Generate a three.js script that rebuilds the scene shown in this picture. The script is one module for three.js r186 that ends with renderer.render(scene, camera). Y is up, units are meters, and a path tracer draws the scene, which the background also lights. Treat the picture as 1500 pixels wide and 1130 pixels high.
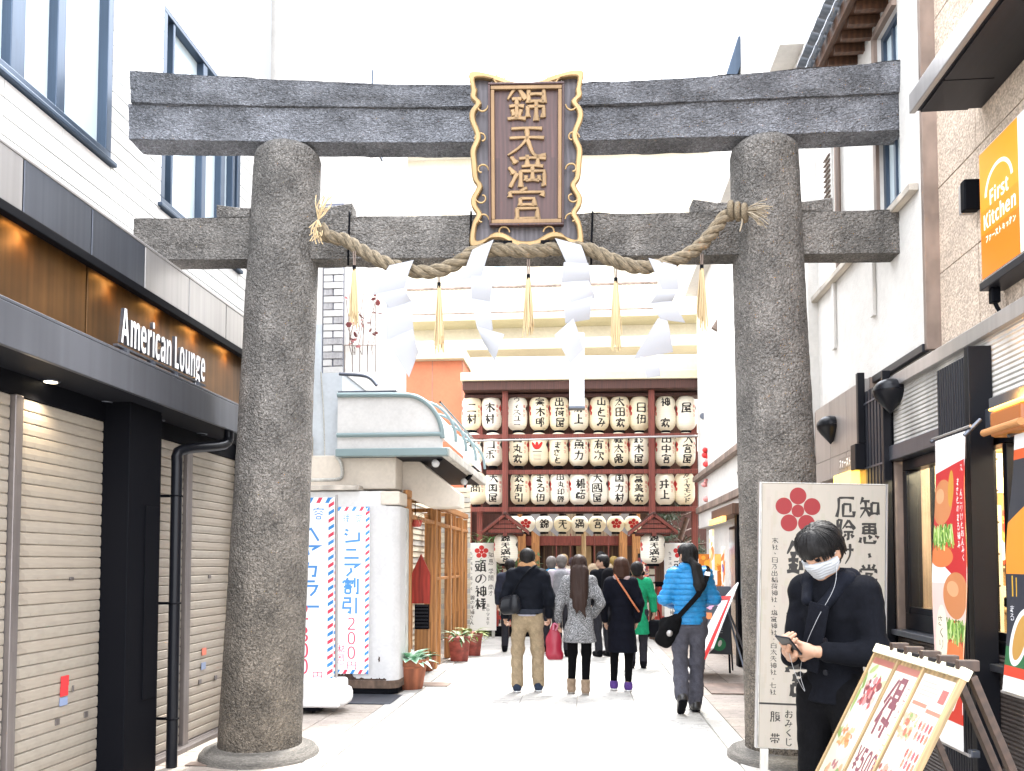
import * as THREE from 'three';
import { mergeGeometries, mergeVertices } from 'three/addons/utils/BufferGeometryUtils.js';
import { RoundedBoxGeometry } from 'three/addons/geometries/RoundedBoxGeometry.js';
import { FontLoader } from 'three/addons/loaders/FontLoader.js';
import { TextGeometry } from 'three/addons/geometries/TextGeometry.js';

// ---------- camera, sky, sun, exposure ----------
const scene = new THREE.Scene();
const EYE = 1.5, FOCAL = 1200, PITCH = 2.5 * Math.PI / 180, YAW = 5 * Math.PI / 180;
const HORIZON = 825, PRINCIPAL = HORIZON - FOCAL * Math.tan(PITCH);       // lens shifted upwards, as the photograph's cropping implies
const camera = new THREE.PerspectiveCamera(2 * Math.atan(565 / FOCAL) * 180 / Math.PI, 1500 / 1130, 0.05, 400);
camera.position.set(0, EYE, 0);
camera.rotation.order = 'YXZ';
camera.rotation.set(PITCH, YAW, 0);
camera.setViewOffset(1500, 1130, 0, 565 - PRINCIPAL, 1500, 1130);
camera.updateMatrixWorld(true);
scene.add(camera);

const SUN_DIR = new THREE.Vector3(0.12, 0.86, -0.5).normalize();
{
  const w = 512, h = 256, data = new Float32Array(w * h * 4), d = new THREE.Vector3();
  for (let j = 0; j < h; j++) for (let i = 0; i < w; i++) {
    const th = (j + 0.5) / h * Math.PI - Math.PI / 2, ph = (i + 0.5) / w * Math.PI * 2 - Math.PI;
    d.set(Math.cos(th) * Math.cos(ph), Math.sin(th), Math.cos(th) * Math.sin(ph));
    const c = Math.max(0, d.dot(SUN_DIR)), up = Math.max(0, d.y);
    const cloud = 0.06 * Math.sin(5 * d.x + 3 * d.z) * Math.sin(4 * d.z - 2 * d.x + 1);
    let v = 1.05 + 0.25 * up + cloud + 1.3 * Math.pow(c, 6) + 2.5 * Math.pow(c, 60);
    if (d.y < 0) v *= Math.max(0.3, 1 + 3 * d.y);
    const k = (j * w + i) * 4;
    data[k] = v * 0.95; data[k + 1] = v * 0.985; data[k + 2] = v * 1.06; data[k + 3] = 1;
  }
  const sky = new THREE.DataTexture(data, w, h, THREE.RGBAFormat, THREE.FloatType);
  sky.mapping = THREE.EquirectangularReflectionMapping; sky.magFilter = THREE.LinearFilter; sky.minFilter = THREE.LinearFilter;
  sky.needsUpdate = true;
  scene.background = sky; scene.environment = sky;
}
const sun = new THREE.DirectionalLight(new THREE.Color(1, 0.95, 0.87), 1.5);
sun.position.copy(SUN_DIR).multiplyScalar(60); sun.castShadow = true; sun.shadow.radius = 20;
sun.shadow.mapSize.set(2048, 2048);
Object.assign(sun.shadow.camera, { left: -25, right: 25, top: 30, bottom: -30, near: 1, far: 140 });
scene.add(sun, sun.target);
const renderer = new THREE.WebGLRenderer({ antialias: true });
renderer.toneMapping = THREE.LinearToneMapping;
renderer.toneMappingExposure = 5.6;
renderer.shadowMap.enabled = true;
// ---------- helpers ----------
const V = (x, y, z) => new THREE.Vector3(x, y, z);
function rng(seed) { let s = seed >>> 0; return () => { s = (s + 0x6D2B79F5) >>> 0; let t = Math.imul(s ^ (s >>> 15), 1 | s); t = (t + Math.imul(t ^ (t >>> 7), 61 | t)) ^ t; return ((t ^ (t >>> 14)) >>> 0) / 4294967296; }; }
// surveying: where the line of sight through a pixel of the 1500 x 1130 photograph meets a vertical or level plane of the street
function sight(px, py) { return V((px - 750) / FOCAL, (PRINCIPAL - py) / FOCAL, -1).applyQuaternion(camera.quaternion); }
function onZ(px, py, z) { const r = sight(px, py); return r.multiplyScalar(z / r.z).add(camera.position); }
function onX(px, py, x) { const r = sight(px, py); return r.multiplyScalar(x / r.x).add(camera.position); }
function onY(px, py, y = 0) { const r = sight(px, py); return r.multiplyScalar((y - EYE) / r.y).add(camera.position); }
const used = new Map();
function numbered(name) { const n = used.get(name) || 0; used.set(name, n + 1); return n ? name + '_' + String(n).padStart(3, '0') : name; }
function clean(g) {
  let q = g.index ? g.toNonIndexed() : g;
  if (!q.attributes.normal) q.computeVertexNormals();
  for (const k of Object.keys(q.attributes)) if (!['position', 'normal', 'uv', 'color'].includes(k) || (k === 'color' && !g.userData.keepColor)) q.deleteAttribute(k);
  if (!q.attributes.uv) uvBox(q);
  q.morphAttributes = {};
  return q;
}
function merge(gs) { const l = (Array.isArray(gs) ? gs : [gs]); if (l.length === 1) return l[0]; const m = mergeGeometries(l.map(clean)); m.clearGroups(); return m; }
function uvBox(g, ox = 0, oy = 0) {                                   // texture coordinates in metres, by the way each face looks
  const q = g, p = q.attributes.position, n = q.attributes.normal, uv = new Float32Array(p.count * 2);
  for (let i = 0; i < p.count; i++) {
    const ax = Math.abs(n.getX(i)), ay = Math.abs(n.getY(i)), az = Math.abs(n.getZ(i));
    if (ay > ax && ay > az) { uv[2 * i] = p.getX(i); uv[2 * i + 1] = p.getZ(i); } else if (ax > az) { uv[2 * i] = p.getZ(i); uv[2 * i + 1] = p.getY(i); } else { uv[2 * i] = p.getX(i); uv[2 * i + 1] = p.getY(i); }
    uv[2 * i] += ox; uv[2 * i + 1] += oy;
  }
  q.setAttribute('uv', new THREE.BufferAttribute(uv, 2));
  return q;
}
function mesh(name, geo, mat, parent, label) {
  const m = new THREE.Mesh(merge(geo), mat); m.castShadow = m.receiveShadow = true;
  m.name = parent ? name : numbered(name);
  if (label) m.userData.label = label;
  (parent || scene).add(m);
  return m;
}
function partNames(root) { const c = {}; for (const o of root.children) { const b = o.name; const n = c[b] || 0; c[b] = n + 1; if (n) o.name = b + '_' + String(n).padStart(3, '0'); partNames(o); } return root; }
function thing(name, label, category, pos = [0, 0, 0], turn = 0, group) {
  const o = new THREE.Group(); o.name = numbered(name); scene.add(o);
  o.position.set(...(pos.isVector3 ? [pos.x, pos.y, pos.z] : pos)); o.rotation.y = turn;
  o.userData = { label, category }; if (group) o.userData.group = group;
  return o;
}
function tag(o, label, category, group) { Object.assign(o.userData, { label, category }); if (group) o.userData.group = group; return o; }
function struct(name, geo, mat) { const m = mesh(name, geo, mat); m.userData.kind = 'structure'; return m; }
function copyOf(o, label, pos, turn) { const c = o.clone(); c.name = numbered(o.name.replace(/_\d{3}$/, '')); c.userData = { ...o.userData, label }; scene.add(c); if (pos) c.position.set(...(pos.isVector3 ? [pos.x, pos.y, pos.z] : pos)); if (turn !== undefined) c.rotation.y = turn; return c; }
function bx(w, h, d, x = 0, y = 0, z = 0, b = 0) {
  const g = b > 0 ? new RoundedBoxGeometry(w, h, d, 1, Math.min(b, w / 2.1, h / 2.1, d / 2.1)) : new THREE.BoxGeometry(w, h, d);
  g.translate(x, y, z); return uvBox(clean(g));
}
function span(x0, x1, y0, y1, z0, z1, b = 0) { return bx(Math.abs(x1 - x0), Math.abs(y1 - y0), Math.abs(z1 - z0), (x0 + x1) / 2, (y0 + y1) / 2, (z0 + z1) / 2, b); }
function bar(a, b, w, h = w, bev = 0, up) {
  const d = b.clone().sub(a), L = d.length(); d.normalize();
  let u = up || (Math.abs(d.y) > 0.95 ? V(0, 0, 1) : V(0, 1, 0)); const s = V(0, 0, 0).crossVectors(u, d).normalize(); u = V(0, 0, 0).crossVectors(d, s);
  const g = bx(w, h, L, 0, 0, 0, bev); g.applyMatrix4(new THREE.Matrix4().makeBasis(s, u, d).setPosition(a.clone().add(b).multiplyScalar(0.5)));
  return g;
}
function tube(pts, r, seg = 6, n = 0, closed = false) { const c = pts.length === 2 ? new THREE.LineCurve3(pts[0], pts[1]) : new THREE.CatmullRomCurve3(pts, closed, 'centripetal'); return clean(new THREE.TubeGeometry(c, n || (pts.length === 2 ? 1 : pts.length * 5), r, seg, closed)); }
function rod(a, b, r, seg = 8, r2 = r) { const d = b.clone().sub(a), L = d.length(); const g = new THREE.CylinderGeometry(r2, r, L, seg); g.applyQuaternion(new THREE.Quaternion().setFromUnitVectors(V(0, 1, 0), d.normalize())); g.translate((a.x + b.x) / 2, (a.y + b.y) / 2, (a.z + b.z) / 2); return clean(g); }
function lathe(pr, seg = 24) { return clean(new THREE.LatheGeometry(pr.map(([r, y]) => new THREE.Vector2(r, y)), seg)); }
function mv(g, x, y, z) { g.translate(x, y, z); return g; }
function rot(g, ax, a) { if (ax === 'x') g.rotateX(a); else if (ax === 'y') g.rotateY(a); else g.rotateZ(a); return g; }
function plane(w, h, x = 0, y = 0, z = 0) { const g = new THREE.PlaneGeometry(w, h); g.translate(x, y, z); return clean(g); }
function shapeOf(pts, holes) { const s = new THREE.Shape(pts.map((p) => new THREE.Vector2(p[0], p[1]))); if (holes) for (const h of holes) s.holes.push(new THREE.Path(h.map((p) => new THREE.Vector2(p[0], p[1])))); return s; }
function extrude(pts, depth, bev = 0, holes) { const g = new THREE.ExtrudeGeometry(shapeOf(pts, holes), { depth, bevelEnabled: bev > 0, bevelSize: bev, bevelThickness: bev, bevelSegments: 1, curveSegments: 6 }); return uvBox(clean(g)); }
// ---------- noise ----------
function hash2(x, y, s) { let h = Math.imul(x, 374761393) ^ Math.imul(y, 668265263) ^ Math.imul(s, 2147483647 - 77); h = Math.imul(h ^ (h >>> 13), 1274126177); return ((h ^ (h >>> 16)) >>> 0) / 4294967296; }
function vnoise(x, y, per, s) { const xi = Math.floor(x), yi = Math.floor(y), fx = x - xi, fy = y - yi, u = fx * fx * (3 - 2 * fx), v = fy * fy * (3 - 2 * fy), m = (a) => ((a % per) + per) % per; const a = hash2(m(xi), m(yi), s), b = hash2(m(xi + 1), m(yi), s), c = hash2(m(xi), m(yi + 1), s), d = hash2(m(xi + 1), m(yi + 1), s); return a + (b - a) * u + (c - a) * v + (a - b - c + d) * u * v; }
function fbm(u, v, per, oct, s) { let t = 0, a = 0.5, n = 0; for (let o = 0; o < oct; o++) { t += a * vnoise(u * per, v * per, per, s + o); n += a; a *= 0.55; per *= 2; } return t / n; }
function noise3(x, y, z) {
  const xi = Math.floor(x), yi = Math.floor(y), zi = Math.floor(z), f = (t) => t * t * (3 - 2 * t), u = f(x - xi), v = f(y - yi), w = f(z - zi);
  const h = (a, b, c) => hash2(a + c * 57, b - c * 131, 11) * 2 - 1, L = (a, b, t) => a + (b - a) * t;
  return L(L(L(h(xi, yi, zi), h(xi + 1, yi, zi), u), L(h(xi, yi + 1, zi), h(xi + 1, yi + 1, zi), u), v), L(L(h(xi, yi, zi + 1), h(xi + 1, yi, zi + 1), u), L(h(xi, yi + 1, zi + 1), h(xi + 1, yi + 1, zi + 1), u), v), w);
}
function tex(n, fn, { color = true, rx = 1, ry = 1 } = {}) {
  const data = new Uint8Array(n * n * 4);
  for (let j = 0; j < n; j++) for (let i = 0; i < n; i++) { const c = fn(i / n, j / n, i, j), k = (j * n + i) * 4; if (Array.isArray(c)) { data[k] = 255 * Math.min(1, Math.max(0, c[0])); data[k + 1] = 255 * Math.min(1, Math.max(0, c[1])); data[k + 2] = 255 * Math.min(1, Math.max(0, c[2])); } else data[k] = data[k + 1] = data[k + 2] = 255 * Math.min(1, Math.max(0, c)); data[k + 3] = 255; }
  const t = new THREE.DataTexture(data, n, n); t.wrapS = t.wrapT = THREE.RepeatWrapping; t.magFilter = THREE.LinearFilter; t.minFilter = THREE.LinearMipmapLinearFilter; t.generateMipmaps = true;
  t.repeat.set(rx, ry); if (color) t.colorSpace = THREE.SRGBColorSpace; t.needsUpdate = true; return t;
}
function again(t, rx, ry) { const c = t.clone(); c.repeat.set(rx, ry); c.needsUpdate = true; return c; }
function canvasTex(w, h, draw) { const c = document.createElement('canvas'); c.width = w; c.height = h; const g = c.getContext('2d'); draw(g, w, h); const t = new THREE.CanvasTexture(c); t.colorSpace = THREE.SRGBColorSpace; t.magFilter = THREE.LinearFilter; t.anisotropy = 8; return t; }
function std(color, rough = 0.7, metal = 0, extra = {}) { return new THREE.MeshStandardMaterial({ color, roughness: rough, metalness: metal, ...extra }); }
const lin = (r, g, b) => new THREE.Color().setRGB(r, g, b);
// the same for a vertical plane turned about y: answers in that plane's own axes (x along it, y up, z = dz)
function onTurned(px, py, ox, oz, turn, dz = 0) { const r = sight(px, py), n = V(Math.sin(turn), 0, Math.cos(turn)), o = V(ox, 0, oz).addScaledVector(n, dz); const t = o.clone().sub(camera.position).dot(n) / r.dot(n); const p = r.multiplyScalar(t).add(camera.position); const d = p.clone().sub(V(ox, 0, oz)); return V(d.x * Math.cos(turn) - d.z * Math.sin(turn), p.y, dz); }
// ---------- brush characters: every character is a few strokes on a 21 x 21 grid (letters a to u across, then down) ----------
const STROKES = {
  金: 'kaai kaui fipi cmsm kikt fohr poms atut', 白: 'kahd cecu cesesu clsl ctst', 巾: 'bfbq bfsfsqpp kaku', 天: 'cdsd bjtj kdkjgpau kjouuu',
  氵: 'gaqe chml eusl', 満右: 'acuc gagg oaog chsh khkq bkbu bktkttrt fnfq fqpq pnpq', 宀: 'kahe bfbl bftfsk', 口: 'cccs ccscss crsr', 呂: 'eceh ecqcqh ehqh jhil clct clsst cst',
  矢: 'faah dese alul keklau klus', 恵上: 'bcsc kaks dgds dgrgrs dmrm drrr', 心: 'bgas fefsqsqm jbmi qcug', 学: 'dbfe kake qaoe bfbi bfsfri gjojkm kmktht bptp',
  門: 'bbbu bbhbhj bfhf bjhj mbmj mbtbttrt mfsf mjsj', 厄: 'cbtb cbclau hhhtttto hhphpooo', 阝: 'dadu daqaki kiqnkq', 余: 'kaaj kauj fhph cmsm kmktht gobs oosr', け: 'dacjdueq hgtg paplku', '・': 'kjln', '、': 'hhmm',
  豆: 'bbtb dgdm dgqgqm dmqm gnir onms auut', 頁: 'aaua kahe deds deqeqs djqj dnqn dsqs gsau osuu', の: 'lejmfrbociheodtisomt',
  ネ: 'gaid cfpfam kiku ljro', 申: 'bdbr bdsdsr bksk brsr kaku', 木: 'afuf kaku kgaq kguq', 様右: 'fahd paod cgsg eklk bksk kaku knar pkms ltus', 土: 'dgrg kakt atut', 王: 'bbtb cjsj kbks asus',
  日: 'cbct cbsbst cksk csst', 乃: 'ccpcljqjotjs gckcfnau', 出: 'kaks dcdj djqj qcqj bkbt btst skst', 禾: 'qacd agug kcku hgas kgus', 稲右: 'saed cgeh jfki sfpi clcu cltltu cptp cttt', 艹: 'agug gafn oaon', 亻: 'oaak ifiu', 可: 'abub cgcn cgkgkn cnkn pbptlt',
  塩右: 'gabg eese fhfm fhqhqm fmqm bobt botott ioit mott atut', 竈: 'kakc bdbg bdsdsg ffch nfrh ejej ejqjqm elql dmqm dmdt dprp qmqt dtqt kjkshsuu', 太: 'bgtg kakhau khuu ipks', 夫: 'dcqc aiui kakjau kjuu', 七: 'akui hahrjtstsp', 末: 'aeue djqj kaku kjas kjus',
  月: 'daddm dadmau dapaptmt dfpf dkpk', 复: 'faag dcrc egeo egqgqo ekqk eoqo hocs honpau jqus', 帯: 'beue faf kaki paph fafh bkbn bktkso dpds dpqpqsos kmku', お: 'bgof hahrfscrbogktksoqsmt qdtg', み: 'ecmcfodrbqdoulult qgpnlu', く: 'obejpt', じ: 'fafpisotso mcne qbrd', ご: 'dfqf cobrdtmtrs pbqd sarc',
  シ: 'cbgd bhfj cttrtf', ニ: 'dgqg bsts', ア: 'bdtdni jikneu', 害: 'kahd bebh betesi egqg ejqj clsl kckl fnft fnpnpt ftpt', 刂: 'fafm pbptit', 弓: 'cbpbpgcgbnqnptks', 丨: 'kaku', 兑: 'faid paod dede deke deqeqk dkqk hkbu mkmtutuq', 另: 'ebei ebrbri eiri blslqtmt jibu', 円: 'bcbu bctcturt kckk bktk', 里: 'cacl casasl cfsf clsl kaku cpsp auut', 谷: 'gaad oaud kfak kfuk fofu fopopu fupu',
  ヘ: 'almetu', カ: 'bgrgqsns kahpbu', ラ: 'dbqb bhshqomu', 'ー': 'bkuk', 年: 'gaah ecsc ejsj ejep bpup kcku', 中: 'bfbn bfsfsn bnsn kaku', 無: 'gaaf fdsd cidu bjtj fdfn jdjn ndnn rdrn bntn cqau hqit mqnt rquu', 休右: 'afuf kaku kgaq kguq dqrq',
  彳: 'raaj rgaq kmku', 得右: 'dadh dapaph dddd dhph dere bjsj aoup nkntkt fqhs', ス: 'cdpdliau kluu', コ: 'ccrcrs bsts', ボ: 'agpg jajrhq dkbq okrq racd tavc', ウ: 'kaje dedj deqepnhu', ィ: 'oggo kmkt', フ: 'dcrcqkfu', ァ: 'dgqgnl jljqeu', ュ: 'fiqips ettt', ユ: 'ecpcor btut', キ: 'dgqf bmtl haou', ッ: 'ehgl kglk rgppjt', チ: 'pbec bise kckkeu', ン: 'cdhg ctjrtg', ト: 'hahu hhqm', 'ダ': 'ibau ibrbkoau fhnn rasc tavb', イ: 'rabj kiku', ヤ: 'bisfol haou', モ: 'dcqc bkuk jcjrltst', ド: 'hahu hiqm nape qatd',
  二: 'dese asus', 村右: 'aftf oaotlt ejim', 寅: 'kahd bebh betesi eiqi flfp flplpp fppp kikr anun gqct orst', 郎: 'kahd dedm demem dimi dmlm edes blbu', 山: 'kaks cgcr crsr sgsr', と: 'hagkjn qfejdqgttt', 魚: 'hace fcpcmg cgco cgsgso kgko clsl coso dqbu hrit mrnt rqtu', 力: 'bgsgqtms kahpau', 有: 'beue kaau hiht hipiptmt hmpm hqpq', 次: 'bcee arfm kafg jfufsj nhmoiu nnuu',
  田: 'bbbt bbtbtt kbkt bktk btst', 丸: 'bgqgptutus kajmau dlnq', 印: 'iaed dcdt djjj dqkq mcmu mctctons', 房: 'cask dede deddi dercri dipi decnau kjkl fmumu hmgu mprpqtnt', ま: 'cesesd djrj kakqhsdqhoou', る: 'ebpbdlhisjsrktgrkp', 伊右: 'bbrbrr aiuiu brsr habu', 大: 'bgtg kahnau kguu', 國: 'aaau aauauuu auuu eeqe ehkhkm ehem emkm eqkq nbpqsn rdq', 屋: 'cbsbsg cgsg cbclau fjsj kjhnrn omro kpks fpsp bttt', 冨: 'aaad aauasd dgrg ejek ejpjpn enpn eoqo cpcu cprpru krku crsr curu', 美: 'faid oand dese eiqi bmtm kdkm cpsp kpau kpuu', 家: 'kakd bebh betesi ehqh kibn gkktht gnbr hqas pkls mouu', 井: 'bfsf anun ggfsau oaou', 上: 'kakt kjrj atut', 桝右: 'gaak ebqa alul gbgsau oaou', 悟右: 'bbtb kafj djqj ajuj fndu fnpnpt ftpt', 種右: 'qadc bese bgsg ekel cgcn cgsgsn cksk kaku clsl dqrq auut', 晶: 'gagg gaoaog ggog bibu bikiku bnkn bukk kjku miuiu mius mosm mttt', 頭: '', 才: 'bgtg mamtht lgas', 商: 'kakd bete gegh oemh bibu bititust fkhm nkom gogt gonont gsns', 繁: 'gaae decf chkh fafh dfrf nagf okeo pitn fokmqo ksku fqcu pqsu', 華: 'aeue gagg oaog cise flfn kgku pipn anun brsr', 街: 'eaaf fgal dlcu jdqd neno hkrk jqrp rase sisi shuh tjtt', 唯: 'bdbp bdhdhp bphp nahj ogou ogug olul oqup outu qdqu', 一: 'akuk', 鎮: 'gaaf gaof epgp', 守: 'kahd bebh betesi dmsm nintht fphs', さ: 'cfqe haml bddl fobqdtlt', ん: 'kbbucuhnlmmtru', ム: 'kbebuu mnst', り: 'dbdl dlfk paplhu', む: 'bgmg hahosrns rgth', 鈴右: 'kaaj kauj gkmk gntnnu kqku',
};
const COMPOSED = {
  錦: ['金', 0, 0, .47, 1, '白', .5, 0, 1, .5, '巾', .5, .48, 1, 1], 満: ['氵', 0, .05, .27, 1, '満右', .3, 0, 1, 1], 宮: ['宀', 0, 0, 1, .5, '口', .28, .3, .74, .58, '口', .17, .6, .85, 1.05], 知: ['矢', 0, 0, .55, 1, '口', .56, .2, 1, .9], 恵: ['恵上', .05, 0, .95, .6, '心', 0, .58, 1, 1],
  問: ['門', 0, 0, 1, 1, '口', .27, .5, .73, .9], 除: ['阝', 0, 0, .35, 1, '余', .32, 0, 1, 1], 頭: ['豆', 0, .05, .46, .95, '頁', .48, 0, 1, 1], 神: ['ネ', 0, 0, .46, 1, '申', .5, 0, 1, 1], 様: ['木', 0, 0, .4, 1, '様右', .4, 0, 1, 1], 社: ['ネ', 0, 0, .46, 1, '土', .46, .1, 1, 1],
  稲: ['禾', 0, 0, .45, 1, '稲右', .48, 0, 1, 1], 荷: ['艹', 0, 0, 1, .38, '亻', 0, .3, .35, 1, '可', .34, .42, 1, 1], 塩: ['土', 0, .1, .38, .9, '塩右', .38, 0, 1, 1], 腹: ['月', 0, 0, .42, 1, '复', .44, 0, 1, 1], 割: ['害', 0, 0, .62, 1, '刂', .62, 0, 1, 1], 引: ['弓', 0, 0, .6, 1, '丨', .62, 0, 1, 1],
  税: ['禾', 0, 0, .45, 1, '兑', .45, 0, 1, 1], 別: ['另', 0, 0, .58, 1, '刂', .6, 0, 1, 1], 理: ['王', 0, .1, .42, .95, '里', .44, 0, 1, 1], 容: ['宀', 0, 0, 1, .5, '谷', .1, .32, .9, 1], 休: ['亻', 0, 0, .4, 1, '木', .35, 0, 1, 1], 得: ['彳', 0, 0, .36, 1, '得右', .36, 0, 1, 1],
  村: ['木', 0, 0, .5, 1, '村右', .5, 0, 1, 1], 伊: ['亻', 0, 0, .38, 1, '伊右', .36, .1, 1, 1], 桝: ['木', 0, 0, .42, 1, '桝右', .42, 0, 1, 1], 悟: ['心', 0, .2, .36, 1, '悟右', .38, 0, 1, 1], 種: ['禾', 0, 0, .46, 1, '種右', .46, 0, 1, 1], 鈴: ['金', 0, 0, .47, 1, '鈴右', .48, 0, 1, 1], 郎: ['日', 0, .1, .5, .7, '阝', .55, 0, 1, 1], 国: ['口', 0, 0, 1, 1.05, '王', .25, .2, .75, .8],
  鎮: ['金', 0, 0, .47, 1, '頁', .5, 0, 1, 1],
};
const glyphCache = new Map();
function glyph(ch) {
  if (glyphCache.has(ch)) return glyphCache.get(ch);
  let out = [];
  if (COMPOSED[ch]) { const a = COMPOSED[ch]; for (let i = 0; i < a.length; i += 5) for (const s of glyph(a[i])) out.push(s.map(([x, y]) => [a[i + 1] + x * (a[i + 3] - a[i + 1]), a[i + 2] + y * (a[i + 4] - a[i + 2])])); }
  else for (const w of (STROKES[ch] || '').split(' ')) { const s = []; for (let i = 0; i + 1 < w.length; i += 2) s.push([(w.charCodeAt(i) - 97) / 20, (w.charCodeAt(i + 1) - 97) / 20]); if (s.length > 1) out.push(s); }
  glyphCache.set(ch, out); return out;
}
// one stroke as an outline whose width swells and tapers as a brush does; wob keeps copies from being identical
function strokeOutline(s, wd, brush) {
  const pts = [], round = brush && s.length > 2;
  if (round && s.length > 2) { const n = s.length; for (let i = 0; i < n - 1; i++) { const p0 = s[Math.max(0, i - 1)], p1 = s[i], p2 = s[i + 1], p3 = s[Math.min(n - 1, i + 2)]; const corner = (a, b, c) => { const u = [b[0] - a[0], b[1] - a[1]], v = [c[0] - b[0], c[1] - b[1]]; const l = Math.hypot(...u) * Math.hypot(...v) || 1; return (u[0] * v[0] + u[1] * v[1]) / l; }; const t1 = i === 0 || corner(p0, p1, p2) < 0.3 ? 0 : 0.5, t2 = i === n - 2 || corner(p1, p2, p3) < 0.3 ? 0 : 0.5; for (let k = 0; k < 5; k++) { const t = k / 5, h1 = 2 * t ** 3 - 3 * t * t + 1, h2 = t ** 3 - 2 * t * t + t, h3 = -2 * t ** 3 + 3 * t * t, h4 = t ** 3 - t * t; const m = (q, j) => (t1 && q === 1 ? (p2[j] - p0[j]) * t1 : q === 1 ? p2[j] - p1[j] : t2 ? (p3[j] - p1[j]) * t2 : p2[j] - p1[j]); pts.push([0, 1].map((j) => h1 * p1[j] + h2 * m(1, j) + h3 * p2[j] + h4 * m(2, j))); } } pts.push(s[s.length - 1]); } else if (s.length === 2 && brush) { for (let k = 0; k <= 6; k++) { const t = k / 6, b = 0.035 * Math.sin(Math.PI * t); pts.push([s[0][0] + (s[1][0] - s[0][0]) * t, s[0][1] + (s[1][1] - s[0][1]) * t - (Math.abs(s[1][0] - s[0][0]) > Math.abs(s[1][1] - s[0][1]) ? b * 0.6 : 0)]); } } else for (const p of s) pts.push(p);
  const L = [], R = [], n = pts.length, e = s[s.length - 1], q = s[s.length - 2], diag = Math.abs(e[0] - q[0]) > 0.12 && e[1] - q[1] > 0.12, left = e[0] < q[0];
  for (let i = 0; i < n; i++) {
    const a = pts[Math.max(0, i - 1)], b = pts[Math.min(n - 1, i + 1)]; let dx = b[0] - a[0], dy = b[1] - a[1]; const l = Math.hypot(dx, dy) || 1; dx /= l; dy /= l; const t = i / (n - 1);
    let w = wd; if (brush) { w *= 0.72 + 0.28 * Math.abs(dy); w *= 1.15 - 0.35 * Math.sin(Math.PI * Math.min(1, t * 1.1)); if (diag) w *= left ? 1 - 0.75 * t * t : 0.75 + 0.9 * t - 1.3 * Math.max(0, t - 0.75) * 4 * (t - 0.5); else if (t > 0.9) w *= 1.1; if (i === 0) w *= 0.75; }
    w = Math.max(w, wd * 0.12);
    L.push([pts[i][0] + dy * w / 2, pts[i][1] - dx * w / 2]); R.push([pts[i][0] - dy * w / 2, pts[i][1] + dx * w / 2]);
  }
  return L.concat(R.reverse());
}
function drawChar(g, ch, x, y, w, h, lw, brush = true) {                 // x, y: upper left corner; lw: stroke width as a share of the character
  if (ch === ' ') return;
  if (/[0-9A-Za-z¥()]/.test(ch)) { g.save(); g.font = `bold ${h}px sans-serif`; g.textBaseline = 'top'; g.textAlign = 'center'; g.fillText(ch, x + w / 2, y); g.restore(); return; }
  const fx = w * 0.9, fy = h * 0.9, ox = x + w * 0.05, oy = y + h * 0.05;
  for (const s of glyph(ch)) {
    if (!brush) { g.lineWidth = lw * Math.min(w, h); g.lineCap = 'butt'; g.lineJoin = 'miter'; g.strokeStyle = g.fillStyle; g.beginPath(); s.forEach((p, i) => (i ? g.lineTo(ox + p[0] * fx, oy + p[1] * fy) : g.moveTo(ox + p[0] * fx, oy + p[1] * fy))); g.stroke(); continue; }
    g.beginPath(); strokeOutline(s, lw, true).forEach((p, i) => (i ? g.lineTo(ox + p[0] * fx, oy + p[1] * fy) : g.moveTo(ox + p[0] * fx, oy + p[1] * fy))); g.closePath(); g.fill();
  }
}
function column(g, text, x, y, w, h, gap = 0, lw = 0.13, brush = true) { const r = rng(text.length * 77 + text.charCodeAt(0)); [...text].forEach((c, i) => drawChar(g, c, x + (brush ? (r() - 0.5) * w * 0.06 : 0), y + i * (h + gap), w, h, lw, brush)); }
function across(g, text, x, y, w, h, gap = 0, lw = 0.13, brush = false) { [...text].forEach((c, i) => drawChar(g, c, x + i * (w + gap), y, w, h, lw, brush)); }
function plum(g, x, y, r, color) { g.fillStyle = color; const dot = (a, b, q) => { g.beginPath(); g.arc(a, b, q, 0, 7); g.fill(); }; for (let i = 0; i < 5; i++) { const t = -Math.PI / 2 + i * Math.PI * 2 / 5; dot(x + Math.cos(t) * r * 0.64, y + Math.sin(t) * r * 0.64, r * 0.36); } dot(x, y, r * 0.27); }
// ---------- materials ----------
const T = {};
T.granite = tex(512, (u, v) => { const a = fbm(u, v, 48, 3, 3), b = fbm(u, v, 3, 4, 9), c = fbm(u, v, 128, 2, 5); let g = 0.40 + 0.22 * (b - 0.5) + 0.24 * (a - 0.5) + 0.2 * (c - 0.5); if (c > 0.74) g += 0.07; return [g * 1.0, g * 0.975, g * 0.94]; });
T.graniteBump = tex(512, (u, v) => { const a = fbm(u + 0.03 * fbm(u, v, 24, 2, 8), v * 1, 36, 3, 21), c = fbm(u, v, 90, 2, 22); const r = 1 - Math.abs(a - 0.5) * 3.2; return 0.15 + 0.55 * r + 0.3 * c; }, { color: false });
T.stain = tex(512, (u, v) => { const b = fbm(u, v, 4, 5, 31), s = fbm(u, v * 0.25, 10, 3, 33); return 0.75 + 0.35 * (b - 0.5) + 0.3 * (s - 0.5); });
T.plaster = tex(512, (u, v) => { const b = fbm(u, v, 4, 5, 41), c = fbm(u, v, 60, 2, 42); const g = 0.86 + 0.1 * (b - 0.5) + 0.05 * (c - 0.5); return [g, g * 0.99, g * 0.975]; });
T.fineBump = tex(512, (u, v) => fbm(u, v, 60, 3, 51), { color: false });
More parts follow.
